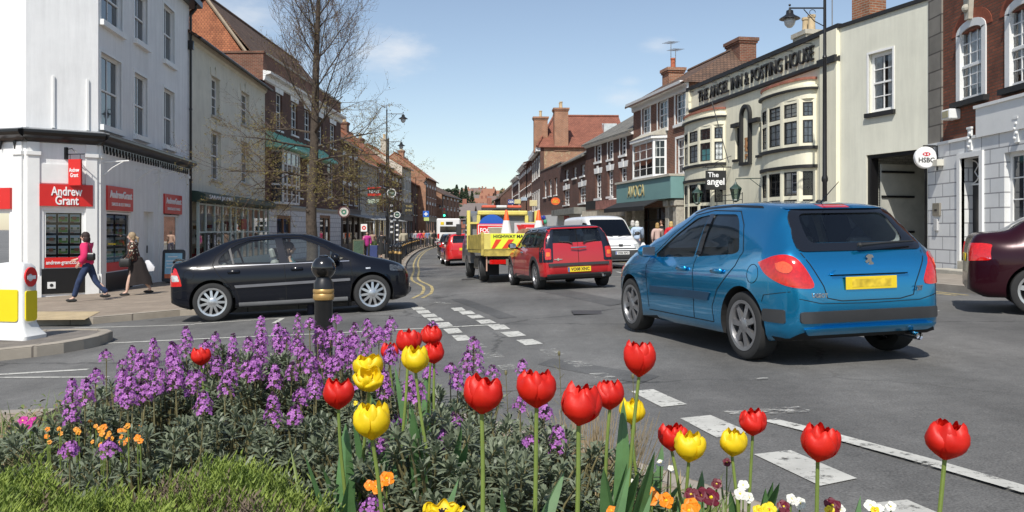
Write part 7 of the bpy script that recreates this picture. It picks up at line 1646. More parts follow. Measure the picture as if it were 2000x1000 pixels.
# ================= people =================
skin_m = M('skin', (.52,.30,.21), .6, var=.08, vs=12); skin_p = M('skin_pale', (.60,.39,.30), .6, var=.08, vs=12)
def cloth(name, c, var=.15, vs=8, var2=None): return M('cloth_'+name, c, .9, var=var, vs=vs, bump=.5, bs=40, var2=var2)
def skinned(name, chains, mat, parent, sub=2, extra=None):
 """chains: lists of (x, y, z, r); equal points join"""
 bm = bmesh.new(); lay = bm.verts.layers.skin.verify(); idx = {}
 first = True
 for ch in chains:
  prev = None
  for p in ch:
   k = tuple(round(q, 4) for q in p[:3])
   if k not in idx:
    v = bm.verts.new(p[:3]); rr = p[3] if len(p) == 4 else None
    v[lay].radius = (p[3], p[4]) if len(p) > 4 else (p[3], p[3]); v[lay].use_root = first; first = False; idx[k] = v
   v = idx[k]
   if prev is not None and prev is not v:
    try: bm.edges.new((prev, v))
    except ValueError: pass
   prev = v
 me = bpy.data.meshes.new('t'); bm.to_mesh(me); bm.free(); o = bpy.data.objects.new('t', me); col.objects.link(o)
 m = o.modifiers.new('s', 'SKIN'); m.use_smooth_shade = True; m2 = o.modifiers.new('u', 'SUBSURF'); m2.levels = sub; m2.render_levels = sub
 dg = bpy.context.evaluated_depsgraph_get(); r = bpy.data.meshes.new_from_object(o.evaluated_get(dg)); bpy.data.objects.remove(o)
 if extra: 
  b = bmesh.new(); b.from_mesh(r); t = bpy.data.meshes.new('e'); t.from_pydata(extra.v, [], extra.f); b.from_mesh(t); b.to_mesh(r); b.free()
 for p in r.polygons: p.use_smooth = True
 r.name = name; r.materials.clear(); r.materials.append(mat)
 o = bpy.data.objects.new(name, r); col.objects.link(o); o.parent = parent
 return o
def person(label, x, y, face, h=1.66, top=(.3,.3,.3), bottom=(.05,.05,.08), hair=(.05,.03,.02), skirt=False, stride=.3, swing=.35, topm=None, botm=None, hairlen=.1, bald=False, jacket=False, shoes=(.02,.02,.02), z=None, bend=0.05, skin_=None, low=False, group=None, elbow=.5, hat=None, seated=False, longcoat=0, puff=1.0, sleeves=True, look=0):
 """face: heading angle in degrees, 0 = +x"""
 k = h/1.7; sk = skin_ or skin_p
 e = empty('person', (x, y, (gz(x, y)+PH if z is None else z)), R(face)); tag(e, label, 'person', group)
 S = lambda *p: tuple(q*k for q in p)
 HX = bend*.9
 hip = .88
 def leg(sd, a):       # a: swing angle, + forward
  hp = (0, sd*.09, hip-.02); kn = (math.sin(a)*.43+.02, sd*.095, hip-.02-math.cos(a)*.42); b = a-.12 if a > 0 else a-.45
  if a <= 0: b = a-.35
  an = (kn[0]+math.sin(b)*.40, sd*.095, max(.085, kn[2]-math.cos(b)*.40)); 
  if seated: kn = (.42, sd*.14, .86+.1*sd); an = (.40, sd*.14, .42+.15*sd)
  t0 = (an[0]+.12, sd*.11, an[2]-.06 if an[2] < .2 else an[2]-.1)
  return hp, kn, an, t0
 legs = [leg(1, stride), leg(-1, -stride)]
 def arm(sd, a):
  sh = (HX, sd*.175, 1.38); el = (HX+math.sin(a)*.27, sd*.235, 1.38-math.cos(a)*.28); b = a+elbow
  wr = (el[0]+math.sin(b)*.24, sd*(.235-.03*elbow), el[2]-math.cos(b)*.24); d = Vector(wr)-Vector(el); d.normalize()
  if seated: el = (.2, sd*.25, 1.15); wr = (.42, sd*.22, 1.05); d = Vector((1,0,-.2)).normalized()
  return sh, el, wr, d
 arms = [arm(1, -swing), arm(-1, swing)]
 neck = (HX+.01, 0, 1.44); 
 ch = []
 ch.append([S(0,0,hip,.10)+(), ] and [S(0,0,hip,.105), S(HX*.5,0,1.08,.105), S(HX,0,1.27,.12), S(HX,0,1.38,.085), S(HX+.005,0,1.45,.05), S(HX+.02,0,1.50,.055), S(HX+.025,0,1.575,.083), S(HX+.02,0,1.64,.07)])
 for hp, kn, an, t0 in legs: ch.append([S(0,0,hip,.105), S(*hp,.088), S((hp[0]+kn[0])/2,(hp[1]+kn[1])/2,(hp[2]+kn[2])/2,.075), S(*kn,.055), S((kn[0]+an[0])/2,(kn[1]+an[1])/2,(kn[2]+an[2])/2+.04,.052), S(*an,.036), S(*t0,.03)])
 for (sh, el, wr, d) in arms:
  sd = 1 if sh[1] > 0 else -1
  palm = Vector(wr)+d*.06
  ch.append([S(HX,0,1.38,.085), S(*sh,.052), S(*el,.04), S(*wr,.027), S(*palm,.026)])
  if not low:
   side = Vector((1,0,0)).cross(d); side = Vector((0,sd,0)); fwd = side.cross(d).normalized()*(1 if sd > 0 else -1)
   for q, L_ in ((-.026,.062),(-.009,.075),(.009,.078),(.026,.068)):
    b0 = palm+fwd*q+d*.015; b1 = b0+d*L_*.5-side*.006; b2 = b1+(d*.8-side*.5)*L_*.5
    ch.append([S(*palm,.026), S(*b0,.0095), S(*b1,.0085), S(*b2,.007)])
   th = palm-d*.03+fwd*.03; ch.append([S(*palm,.026), S(*(th),.011), S(*(th+fwd*.02+d*.03-side*.01),.009), S(*(th+fwd*.02+d*.055-side*.015),.0075)])
 ex = MB()
 hc = Vector(S(HX+.045,0,1.575)); ex.ball(tuple(hc-Vector((.015,0,0))), .093*k, 14, 10, sc=(1.0,.80,1.22))
 ex.ball(tuple(hc+Vector((.082*k,0,-.012*k))), .016*k, 8, 6, sc=(1,.7,1.4))
 for sd in (1,-1): ex.ball(tuple(hc+Vector((-.02*k,sd*.078*k,-.005*k))), .022*k, 8, 6, sc=(.6,.35,1))
 body = skinned('body', ch, sk, e, 1 if low else 2, ex)
 if not low:
  fm = MB()
  for sd in (1,-1): fm.ball(tuple(hc+Vector((.070*k,sd*.030*k,.012*k))), .010*k, 8, 6, sc=(.5,1.2,.7))
  fm.build('eyes', M('eye_dark',(.03,.02,.02),.3), body); fm = MB(); fm.ball(tuple(hc+Vector((.074*k,0,-.050*k))), .014*k, 8, 5, sc=(.4,1.5,.4)); fm.build('mouth', M('lips',(.4,.12,.10),.5), body)
 tm = topm or cloth('%s' % str(top), top); bmt = botm or cloth('%s' % str(bottom), bottom)
 g = .022*puff; lo = hip-.02-longcoat
 tc = [[S(0,0,lo,.125+g), S(HX*.4,0,.98,.118+g), S(HX*.7,0,1.12,.112+g), S(HX,0,1.27,.125+g), S(HX,0,1.37,.09+g), S(HX+.003,0,1.425,.062)]]
 for (sh, el, wr, d) in arms:
  c_ = [S(HX,0,1.37,.09+g), S(*sh,.055+g), S(*el,.042+g)]
  if sleeves: c_ += [S(*(Vector(el).lerp(Vector(wr),.92)),.034+g*.7)]
  tc.append(c_)
 skinned('top', tc, tm, e, 1 if low else 2)
 if skirt:
  mb = MB(); rings = []
  for i, (zz, r0) in enumerate(((hip+.14,.14),(hip,.19),(hip-.2,.225),(hip-.4,.255),(hip-.60,.285))):
   rings.append([S(-.02*i+(r0*1.05+(.05 if i > 2 else 0)*max(0, -math.cos(t)))*math.cos(t)+.012*math.sin(t*7+i)*i*.5, (r0*.85)*math.sin(t)+.008*math.cos(t*5)*i, zz+.02*math.cos(t*3)*(i==4)) for t in [2*math.pi*q/28 for q in range(28)]])
  mb.loft(rings, True, False); mb.build('skirt', bmt, e, True, 60)
 else:
  bc = [[S(0,0,hip+.12,.118), S(0,0,hip,.125)]]
  for hp, kn, an, t0 in legs: bc.append([S(0,0,hip,.125), S(*hp,.103), S((hp[0]+kn[0])/2,(hp[1]+kn[1])/2,(hp[2]+kn[2])/2,.09), S(*kn,.073), S((kn[0]+an[0])/2,(kn[1]+an[1])/2,(kn[2]+an[2])/2,.068), S(an[0],an[1],an[2]+.01,.066)])
  skinned('trousers', bc, bmt, e, 1 if low else 2)
 for i, (hp, kn, an, t0) in enumerate(legs):
  mb = MB(); a = Vector(S(*an)); t = Vector(S(*t0)); zc = max(.02, a.z-.06*k)
  mb.ball(tuple(a.lerp(t,.45)+Vector((0,0,-.035*k))), .1*k, 12, 8, sc=(1.35,.48,.45)); mb.build('shoe', cloth('shoe%s' % str(shoes), shoes), e, True)
 hm = M('hair_%s' % str(hair), hair, .7, var=.3, vs=40, bump=.6, bs=60)
 if not bald:
  mb = MB(); mb.ball(tuple(hc+Vector((-.033*k,0,.022*k))), .104*k, 16, 10, sc=(.98,.86,1.08)); mb.v = [(v[0], v[1], v[2]) for v in mb.v]
  mb.ball(tuple(hc+Vector((-.06*k,0,-.03*k-hairlen*.3))), (.075+hairlen*.28)*k, 14, 10, sc=(.75,.95,1.1)); mb.build('hair', hm, e, True, 70)
 return e, k, arms, legs, hc
c = G(172,588,PH); 
e, k, arms, legs, hc = person('woman in bright pink jacket and blue jeans with sunglasses striding past the estate agent window', c.x, c.y, 186, 1.66, (.75,.02,.10), (.03,.055,.12), (.025,.012,.01), stride=.40, swing=.25, elbow=.95, hairlen=.12, puff=1.9, topm=cloth('pink', (.62,.025,.12), .12), botm=cloth('denim', (.02,.035,.085), .35, 12))
mb = MB(); 
for sd in (1,-1): mb.ball(tuple(hc+Vector((.078,sd*.032,.012))), .024, 8, 6, sc=(.3,1.1,.8)); mb.tube([tuple(hc+Vector((.075,sd*.05,.014))), tuple(hc+Vector((-.01,sd*.082,.01)))], .004, 4)
mb.build('sunglasses', black_gloss, e)
hb = empty('handbag'); hb.matrix_world = e.matrix_world; hb.location = e.location; hb.rotation_euler = e.rotation_euler; tag(hb, 'small black shoulder bag under the arm of the woman in pink', 'bag'); mb = MB(); mb.bbox(-.24,-.05,.16,.26,.98,1.16,.04); mb.build('bag_body', black_gloss, hb, True); mb = MB(); mb.tube([(-.14,.2,1.16),(-.05,.16,1.42),(.06,.17,1.30),(-.1,.2,1.15)], .01, 5); mb.build('strap', black_gloss, hb)
c = G(266,576,PH)
pat = M('patterned_cardigan', (.02,.018,.018), .9, var=.0); 
def pattern():
 nt = pat.node_tree; N = nt.nodes; L = nt.links; b = N['Principled BSDF']; tc = N.new('ShaderNodeTexCoord'); v = N.new('ShaderNodeTexVoronoi'); v.inputs['Scale'].default_value = 13; L.new(tc.outputs['Object'], v.inputs[0])
 r = N.new('ShaderNodeValToRGB'); r.color_ramp.interpolation = 'CONSTANT'; r.color_ramp.elements[0].color = (.62,.55,.42,1); e1 = r.color_ramp.elements.new(.28); e1.color = (.02,.017,.015,1); e2 = r.color_ramp.elements.new(.55); e2.color = (.16,.05,.03,1); r.color_ramp.elements[-1].position = .68; r.color_ramp.elements[-1].color = (.02,.017,.015,1); L.new(v.outputs['Distance'], r.inputs[0]); L.new(r.outputs[0], b.inputs['Base Color'])
pattern()
e, k, arms, legs, hc = person('older woman with grey blonde ponytail in patterned cardigan and long dark skirt', c.x, c.y, 192, 1.64, skirt=True, topm=pat, bottom=(.015,.010,.009), hair=(.30,.22,.13), stride=.30, swing=.10, elbow=.9, bend=.10, hairlen=.03, longcoat=.10, puff=2.1)
mb = MB(); mb.tube([tuple(hc+Vector((-.11,0,.0))), tuple(hc+Vector((-.17,0,-.04))), tuple(hc+Vector((-.18,0,-.15)))], [.03,.04,.012], 8); mb.build('ponytail', M('hair_%s' % str((.30,.22,.13))), e, True)
hb = empty('handbag'); hb.location = e.location; hb.rotation_euler = e.rotation_euler; tag(hb, 'black handbag carried in front of the woman in the patterned cardigan', 'bag'); mb = MB(); mb.bbox(.08,.36,.20,.32,.74,.96,.04); mb.build('bag_body', black_matt, hb, True); mb = MB(); mb.tube([(.1,.24,.98),(.18,.22,1.12),(.3,.24,.98)], .012, 5); mb.build('strap', black_matt, hb)
hb = empty('carrier_bag'); hb.location = e.location; hb.rotation_euler = e.rotation_euler; tag(hb, 'white plastic bag trailing behind the woman in the patterned cardigan', 'bag'); mb = MB(); mb.loft([[(-.42,-.14,.62),(-.20,-.14,.60),(-.20,-.06,.60),(-.42,-.06,.62)],[(-.44,-.16,.72),(-.16,-.16,.72),(-.16,-.04,.72),(-.44,-.04,.72)],[(-.30,-.12,.90),(-.22,-.12,.90),(-.22,-.08,.90),(-.30,-.08,.90)]]); mb.build('bag_body', M('white_plastic', (.7,.7,.72), .4), hb, True)
def pd(px, Y, label, face, **kw):
 X = (px-1000)/FPX*Y; return person(label, X, Y, face, low=True, **kw)
pd(717, 52, 'woman in magenta coat and black trousers near the chalkboard', -80, h=1.62, top=(.42,.03,.22), bottom=(.02,.02,.02), longcoat=.15, puff=1.6, stride=.2)
pd(745, 50, 'woman in black jacket and black skirt walking away by the lamp post', 80, h=1.62, top=(.02,.02,.022), bottom=(.015,.015,.015), skirt=True, hair=(.04,.025,.02), longcoat=.1)
pd(788, 56, 'man in beige shirt and blue trousers standing behind the kerb bollards', 100, h=1.72, top=(.36,.32,.24), bottom=(.04,.08,.2), hair=(.2,.15,.12), stride=.08, puff=2)
for px, Y, t_, b_, lb, sk_ in ((812,84,(.30,.32,.36),(.05,.05,.06),'grey jacket',0),(820,80,(.5,.03,.12),(.03,.03,.04),'crimson top',0),(828,88,(.6,.12,.04),(.1,.08,.06),'orange red top',0),(835,86,(.15,.22,.35),(.06,.06,.07),'blue jacket',0),(842,92,(.40,.36,.26),(.12,.12,.1),'khaki shirt',0),(848,80,(.02,.02,.02),(.02,.02,.02),'black coat',0),(804,98,(.5,.5,.48),(.05,.05,.1),'pale shirt',0),(727,57,(.30,.20,.15),(.03,.03,.05),'brown jacket in the shop doorway',0)):
 pd(px, Y, 'distant pedestrian in %s on the left pavement' % lb if 'shop' not in lb else 'pedestrian in brown jacket in the shop doorway behind the woman in magenta', 90 if px % 2 else -90, h=1.68, top=t_, bottom=b_, stride=.2)
pd(1244, 36.5, 'white haired man in pale blue shirt carrying a white carrier bag', 80, h=1.68, top=(.42,.52,.66), bottom=(.10,.10,.13), hair=(.6,.58,.52), stride=.15, puff=1.8, bend=.1)
hb = empty('carrier_bag', ((1256-1000)/FPX*36.3, 36.3, gz(5.4,36.3)+PH+.35)); tag(hb, 'white carrier bag held by the man in pale blue shirt', 'bag'); mb = MB(); mb.loft([[(-.13,-.06,0),(.13,-.06,0),(.13,.06,0),(-.13,.06,0)],[(-.15,-.08,.2),(.15,-.08,.22),(.15,.08,.2),(-.15,.08,.22)],[(-.04,-.02,.42),(.04,-.02,.42),(.04,.02,.42),(-.04,.02,.42)]]); mb.build('bag_body', M('white_plastic'), hb, True)
pd(1236, 38.5, 'balding man in dark green jacket behind the man in pale blue', 90, h=1.74, top=(.05,.08,.05), bottom=(.06,.06,.07), hair=(.5,.48,.45), stride=.1, puff=1.6)
pd(1284, 37, 'woman in pale pink patterned blouse outside the teal fronted shop', 85, h=1.60, top=(.50,.36,.32), bottom=(.03,.04,.1), hair=(.35,.22,.08), stride=.12, puff=1.5)
pd(1293, 39.5, 'bald man in black jacket between two women outside the teal fronted shop', 90, h=1.78, top=(.015,.015,.017), bottom=(.02,.02,.03), bald=True, skin_=skin_m, stride=.1, puff=1.5)
pd(1310, 37.5, 'blonde woman in bright red coat outside the teal fronted shop', 60, h=1.66, top=(.55,.02,.03), bottom=(.03,.03,.04), hair=(.5,.36,.14), stride=.1, longcoat=.25, puff=1.9)
e, *_ = person('driver', 1.2, -.36, 0, h=1.62, top=(.10,.22,.26), bottom=(.03,.03,.05), hair=(.08,.05,.04), z=-.42, seated=True, low=True)
e.parent = None; e['label'] = 'driver in dark teal top at the wheel of the black hatchback'; e['category'] = 'person'
bpy.context.view_layer.update(); e.matrix_world = BLACK.root.matrix_world @ Matrix.Translation((1.18,-.36,-.36))

# ================= street furniture =================
iron = M('black_iron_paint', (.014,.014,.015), .38, var=.25, vs=5); gold = M('gold_band', (.45,.28,.10), .4, .5)
def lamp_post(px, Y, ztop, label, arm=1.0, side=1, two=False, z_arm=None, group='black lamp posts with hanging lanterns', r=.06, x=None):
 X = (px-1000)/FPX*Y if x is None else x; z0 = gz(X, Y)+PH; e = empty('lamp_post', (X, Y, z0)); tag(e, label, 'lamp post', group); Hh = ztop-z0
 mb = MB(); mb.lathe([(r*2.3,0),(r*2.3,.12),(r*1.9,.2),(r*1.9,.9),(r*1.6,1.0),(r*1.7,1.05),(r*1.1,1.2),(r,2.4),(r*1.4,2.45),(r*1.4,2.52),(r,2.6),(r*.85,Hh*.7),(r*1.1,Hh*.7+.03),(r*.75,Hh*.7+.1),(r*.6,Hh-.2),(r*.9,Hh-.15),(r*.3,Hh-.05),(.01,Hh+.1)], 16); po = mb.build('post', iron, e, True)
 for sd in (side,):
  za = Hh-.35 if x is None else 6.0+CZ-z0; mb = MB(); mb.tube([(0,0,za),(sd*arm,0,za)], .022, 6); mb.tube([(0,0,za-.5),(sd*arm*.3,0,za-.35),(sd*arm*.6,0,za-.03)], .014, 5); mb.tube([(sd*arm*.35+.08*math.cos(t),0,za-.12+.08*math.sin(t)) for t in [k_*math.pi/5 for k_ in range(9)]], .009, 4); mb.ball((sd*arm,0,za+.08), .035, 8, 6); mb.build('arm', iron, e, True)
  L_ = MB(); q = (sd*arm, 0, za); L_.lathe([(.02,.02),(.03,-.04),(.09,-.07),(.10,-.16),(.14,-.2),(.27,-.28),(.28,-.30),(.13,-.29)], 18, q); lo = L_.build('lantern_hood', iron, e, True); L_ = MB(); L_.lathe([(.13,-.29),(.155,-.36),(.13,-.45),(.07,-.52),(.01,-.54)], 14, q); L_.build('lantern_glass', M('lantern_bowl', (.55,.56,.55), .15, var=.1), lo, True)
 return e
lamp_post(1610, 23.6, 8.6, 'black lamp post with lantern in front of the cream inn, right of the road', .95, -1, x=8.48)
E_ = bpy.context
lamp_post(755.5, 52, 1.5+7.25, 'tall black lamp post by the woman in black, nearest on the left pavement', .98, 1)
lamp_post(759, 62, 1.5+6.6, 'black lamp post directly behind the nearest one on the left pavement', .9, 1)
lamp_post(812, 100, 1.5+6.0, 'distant black lamp post before the sunlit blank brick wall', 1.1, 1)
lamp_post(842, 118, 1.5+3.7, 'small far lamp post left of the cedar', 1.2, 1); lamp_post(1000, 108, 1.5+2.7, 'small far lamp post beyond the yellow truck on the right', 1.1, -1)
def sign_post(px, Y, zt, d, label, band=True, r=.055):
 X = (px-1000)/FPX*Y; z0 = gz(X, Y)+PH; e = empty('sign_post', (X, Y, z0)); tag(e, label, 'sign post'); Hh = zt-z0
 mb = MB(); mb.lathe([(r*1.6,0),(r*1.6,.15),(r,.2),(r,Hh-.1),(r*.4,Hh)], 12); p = mb.build('post', iron, e, True)
 if band:
  for i in range(6): b = MB(); b.lathe([(r+.006,Hh-1.5+i*.22),(r+.006,Hh-1.42+i*.22)], 12, cap=False); b.build('pale_band', white_paint, p)
 mb = MB(); mb.lathe([(.01,-.03),(d*.82,-.03),(d,-.03),(d,.03),(.01,.03)], 24, (0,-.02,Hh+d*.8), 'y'); so = mb.build('sign_face', M('sign_dark_green',(.03,.07,.06),.5), e, True)
 mb = MB(); mb.lathe([(d*.80,-.035),(d,-.035),(d,-.031),(d*.80,-.031)], 24, (0,-.02,Hh+d*.8), 'y', cap=False); mb.build('sign_ring', white_paint, so); mb = MB(); mb.box(-d*.4,d*.4,-.056,-.052,Hh+d*.65,Hh+d*.95); mb.build('sign_panel', M('sign_pale_green',(.4,.5,.4),.5), so)
 return e
sign_post(765, 36, 1.5+1.35, .19, 'banded black sign post with large round sign beside the kerb')
sign_post(776, 40, 1.5+.55, .15, 'shorter banded black post with small round sign behind the larger one')
def bollard(x, y, label, hgt=.95, r=.065, ball=.085, group=None, z=None, big=False, name='bollard'):
 z0 = gz(x, y)+PH if z is None else z; e = empty(name, (x, y, z0)); tag(e, label, 'bollard', group); s = ball
 hb_ = hgt-ball*1.75
 mb = MB(); mb.lathe([(r*1.25,0),(r*1.25,.12),(r,.15),(r,hb_-.12),(r*1.08,hb_-.11),(r*1.08,hb_-.02),(r*.85,hb_),(r*.8,hb_+.02)], 28); mb.build('post', iron, e, True, 40)
 mb = MB(); mb.lathe([(r*1.1,hb_-.13),(r*1.16,hb_-.12),(r*1.16,hb_-.095),(r*1.1,hb_-.09),(r*1.16,hb_-.085),(r*1.16,hb_-.065),(r*1.1,hb_-.06)], 28, cap=False); mb.build('gold_band', gold, e, True)
 mb = MB(); prof = [(r*.8,hb_+.02)]+[(s*math.sin(t), hb_+ball*.98-s*math.cos(t)) for t in [math.pi*(.22+.66*i/12) for i in range(13)]]+[(s*.42,hb_+ball*1.93),(s*.40,hb_+ball*2.0),(.01,hb_+ball*2.06)]; mb.lathe(prof, 32); mb.build('ball_finial', M('black_gloss_iron', (.010,.010,.011), .16, var=.1, coat=.6), e, True, 50)
 return e
bx, by = (632-1000)/FPX*5.65, 5.65
bollard(bx, by, 'large black bollard with gold bands and ball top rising from the flower bed', 1.5-.0-(505-HY)/FPX*by*1-(gz(bx,by)+.12)-.0, .058, .078, z=gz(bx,by)+.12)
ptK = [p for p in KL if 19 < p[1] < 105 and p[0] < -2.2]
acc = 0; last = ptK[0]; nb = 0; dist = 0
for a, b in zip(ptK, ptK[1:]):
 dist += math.dist(a, b)
 if dist > (2.0 if a[1] > 28 else 99) and a[1] > 27:
  dist = 0
  e = bollard(a[0]-.35, a[1], 'black ball topped bollard in the row along the left kerb', .98, .055, .075, 'bollards along the left kerb', name='kerb_bollard'); nb += 1
bollard(-3.25, 25.2, 'first black kerb bollard just beyond the bonnet of the black car', 1.0, .055, .075); bollard(-3.55, 26.6, 'second black kerb bollard just beyond the bonnet of the black car', 1.0, .055, .075)
ki = G(30,661,.14); e = empty('traffic_bollard', (ki.x, ki.y, ki.z), R(-12)); tag(e, 'white illuminated traffic bollard with yellow panels and red no entry disc on the left island', 'traffic bollard')
wpl = M('bollard_white_plastic', (.72,.72,.70), .45, var=.08, vs=4)
def rbox(hw, hd, z, r=.05, n=5):
 out = []
 for cx, cy, a0 in ((hw-r,hd-r,0),(-hw+r,hd-r,90),(-hw+r,-hd+r,180),(hw-r,-hd+r,270)):
  for i in range(n): t = R(a0+90*i/(n-1)); out.append((cx+r*math.cos(t), cy+r*math.sin(t), z))
 return out
mb = MB(); mb.loft([rbox(.33,.21,0),rbox(.33,.21,.05),rbox(.27,.17,.12),rbox(.235,.14,.22),rbox(.235,.135,.8),rbox(.225,.13,.95),rbox(.19,.10,1.0),rbox(.10,.06,1.015,.03)]); mb.build('shell', wpl, e, True, 40)
by_ = M('bollard_yellow', (.80,.62,.01), .35, var=.04)
def rp(x0,x1,z0,z1,r): return rpoly([(x0,z0,r*1.6),(x1,z0,r*1.6),(x1,z1,r),(x0,z1,r)])
mb = MB(); mb.prism(rp(-.19,.17,.24,.66,.03), -.155, -.128); mb.build('yellow_panel', by_, e)
mb = MB(); mb.prism(rp(-.10,.10,.24,.64,.03), .22, .252, plane='yz'); mb.build('yellow_panel', by_, e)
mb = MB(); mb.lathe([(.01,.225),(.108,.25),(.108,.225)], 28, (0,0,.82), 'x'); no_ = mb.build('no_entry_disc', rs, e); no_.scale = (1,1,1.2); no_.location.z = -.16; mb = MB(); mb.box(.2505,.2535,-.075,.075,.795,.835); mb.build('white_bar', tw, no_)
a = G(338,553,PH); e = empty('advert_board', (a.x, a.y, a.z), R(10)); tag(e, 'black framed pavement advert board with pale blue poster behind the black car', 'advert board')
mb = MB(); mb.T = Matrix.Rotation(R(-9),4,'X'); mb.prism(rpoly([(-.36,.05,.06),(.36,.05,.06),(.36,1.12,.1),(-.36,1.12,.1)]), -.03, .03); mb.build('frame', black_gloss, e); mb = MB(); mb.T = Matrix.Rotation(R(-9),4,'X'); mb.box(-.27,.27,-.036,-.031,.16,1.0); po = mb.build('poster', M('poster_pale_blue',(.30,.58,.72),.4,var=.15,vs=3), e)
mb = MB(); mb.T = Matrix.Rotation(R(-9),4,'X'); mb.box(-.27,.27,-.041,-.0365,.16,.30); mb.build('poster_orange_foot', M('poster_orange',(.75,.16,.05),.4,var=.4,vs=8), po)
for z_, w_ in ((.86,.3),(.72,.42),(.62,.36),(.5,.4)): mb = MB(); mb.T = Matrix.Rotation(R(-9),4,'X'); mb.box(-w_/2-.03,w_/2-.03,-.041,-.0365,z_,z_+.035); mb.build('poster_text_line', tw, po)
mb = MB(); mb.tube([(-.3,.02,.1),(-.3,.45,.0),(.3,.45,0),(.3,.02,.1)], .02, 5); mb.build('foot', black_matt, e)
a = A(700,0,50); e = empty('chalkboard', (a.x, 50, gz(a.x,50)+PH), R(5)); tag(e, 'green chalkboard on the pavement left of the woman in magenta', 'chalkboard'); mb = MB(); mb.bbox(-.32,.32,-.03,.03,.05,1.15,.02); bo = mb.build('frame', M('olive_frame',(.10,.10,.06),.7), e); mb = MB(); mb.box(-.27,.27,-.035,-.031,.12,1.08); mb.build('board', M('chalk_green',(.05,.09,.06),.8,var=.4,vs=12), bo)
def board(name, px, py, Y, w, h, col_, label, lines=(), size=.2, textc=None, rz=0, arm=None, round_=False):
 e = empty(name, A(px, py, Y), rz); tag(e, label, 'sign'); mb = MB()
 if round_: mb.lathe([(.01,-.04),(w/2,-.04),(w/2,.04),(.01,.04)], 28, axis='y')
 else: mb.bbox(-w/2,w/2,-.03,.03,-h/2,h/2,.01)
 so = mb.build('sign_board', col_, e)
 for i, (s_, z_, wd) in enumerate(lines): text('lettering', s_, (0,-.045,z_), size, textc or tw, so, .003, .004, width=wd)
 if arm: mb = MB(); mb.tube([(-w/2,0,h*.45),(-w/2-arm,0,h*.45)], .02, 5); mb.build('bracket', black_matt, e)
 return e
b1 = board('estate_agent_board', 731, 375, 66, 1.0, .75, black_matt, 'black and red to let board lettered in white on the left terrace', (('TO LET', .0, .8),), .26, arm=.8)
mb = MB(); mb.box(-.5,.5,-.036,-.031,.2,.37); mb.box(-.5,.5,-.036,-.031,-.3,-.12); mb.build('red_stripe', red_sign, b1)
board('estate_agent_board', 730, 394, 67, .9, .4, M('pale_green_board',(.45,.55,.45),.6), 'pale green and red board hanging under the to let board', arm=.8)
board('hanging_sign', 672, 414, 46, .62, .62, M('crest_white',(.5,.48,.44),.5,var=.3,vs=6), 'round pale sign with dark ring on the white ground floor', round_=True, arm=.3)
mb = MB()
e = bpy.data.objects['hanging_sign.001'] if 'hanging_sign.001' in bpy.data.objects else None
if e: mb.lathe([(.24,-.045),(.31,-.045),(.31,-.041),(.24,-.041)], 28, axis='y', cap=False); mb.build('sign_ring', M('crest_dark',(.08,.03,.03),.5), e); mb = MB(); mb.lathe([(.06,-.045),(.14,-.045),(.14,-.041),(.06,-.041)], 20, axis='y', cap=False); mb.build('emblem', M('crest_green',(.05,.18,.12),.5), e)
board('hanging_sign', 711, 445, 58, .42, .5, white_paint, 'small white hanging sign with red roundel under the veranda'); 
e = bpy.data.objects['hanging_sign.002']; mb = MB(); mb.lathe([(.06,-.036),(.14,-.036),(.14,-.031)], 20, axis='y', cap=False); mb.build('roundel', red_sign, e)
board('hanging_sign', 798, 408, 88, .9, 1.2, black_matt, 'black pub style sign with pale lines far down the left terrace', (('THE',.25,.6),('INN',-.15,.6)), .3, M('dim_gold',(.35,.28,.12),.5), arm=.5)
board('projecting_sign', 832, 418, 100, .7, .7, M('pharmacy_blue',(.02,.12,.5),.5), 'bright blue projecting sign with white cross at the far left bend'); e = [o for o in bpy.data.objects if o.name.startswith('projecting_sign')][-1]
e = [o for o in bpy.data.objects if o.get('label','').startswith('bright blue projecting')][0]; mb = MB(); mb.box(-.22,.22,-.04,-.031,-.06,.06); mb.box(-.06,.06,-.044,-.0402,-.22,.22); mb.build('cross', tw, e)
board('projecting_sign', 833, 428, 101, .6, .4, M('lime_sign',(.5,.6,.2),.5), 'small lime green sign below the bright blue sign')
X = (869-1000)/FPX*90; e = empty('traffic_light', (-9.0, 104, gz(-9,104)+PH)); tag(e, 'black traffic light showing green above the white bus', 'traffic light'); e.location = A(868,0,104); e.location.z = gz(e.location.x,104)+PH
mb = MB(); mb.tube([(0,0,0),(0,0,3.4)], .06, 8); mb.build('pole', iron, e); mb = MB(); mb.bbox(-.28,.28,-.12,.1,3.2,4.4,.03); hd = mb.build('signal_head', black_matt, e)
for i, (nm, m_) in enumerate((('green_lamp',M('signal_green',(.05,.9,.45),.4,emit=2.5,var=0)),('amber_lamp',M('signal_amber_off',(.10,.05,.01),.3)),('red_lamp',M('signal_red_off',(.12,.01,.01),.3)))): mb = MB(); mb.lathe([(.01,-.14),(.13,-.14),(.13,-.12)], 16, (0,0,3.42+i*.38), 'y'); mb.build(nm, m_, hd)
a = A(727,0,54); e = empty('planter', (a.x,54,gz(a.x,54)+PH)); tag(e, 'dark blue planter box between the two women on the left pavement', 'planter'); mb = MB(); mb.bbox(-.35,.35,-.25,.25,0,.75,.02); mb.build('box', M('planter_blue',(.03,.05,.16),.6), e); mb = MB(); rr = random.Random(2)
for _ in range(120): p = Vector((rr.uniform(-.3,.3),rr.uniform(-.2,.2),.75)); q = p+Vector((rr.uniform(-.1,.1),rr.uniform(-.1,.1),rr.uniform(.05,.3))); mb.tube([p,q],[.015,.02],3)
mb.build('plants', M('pot_leaves'), e)
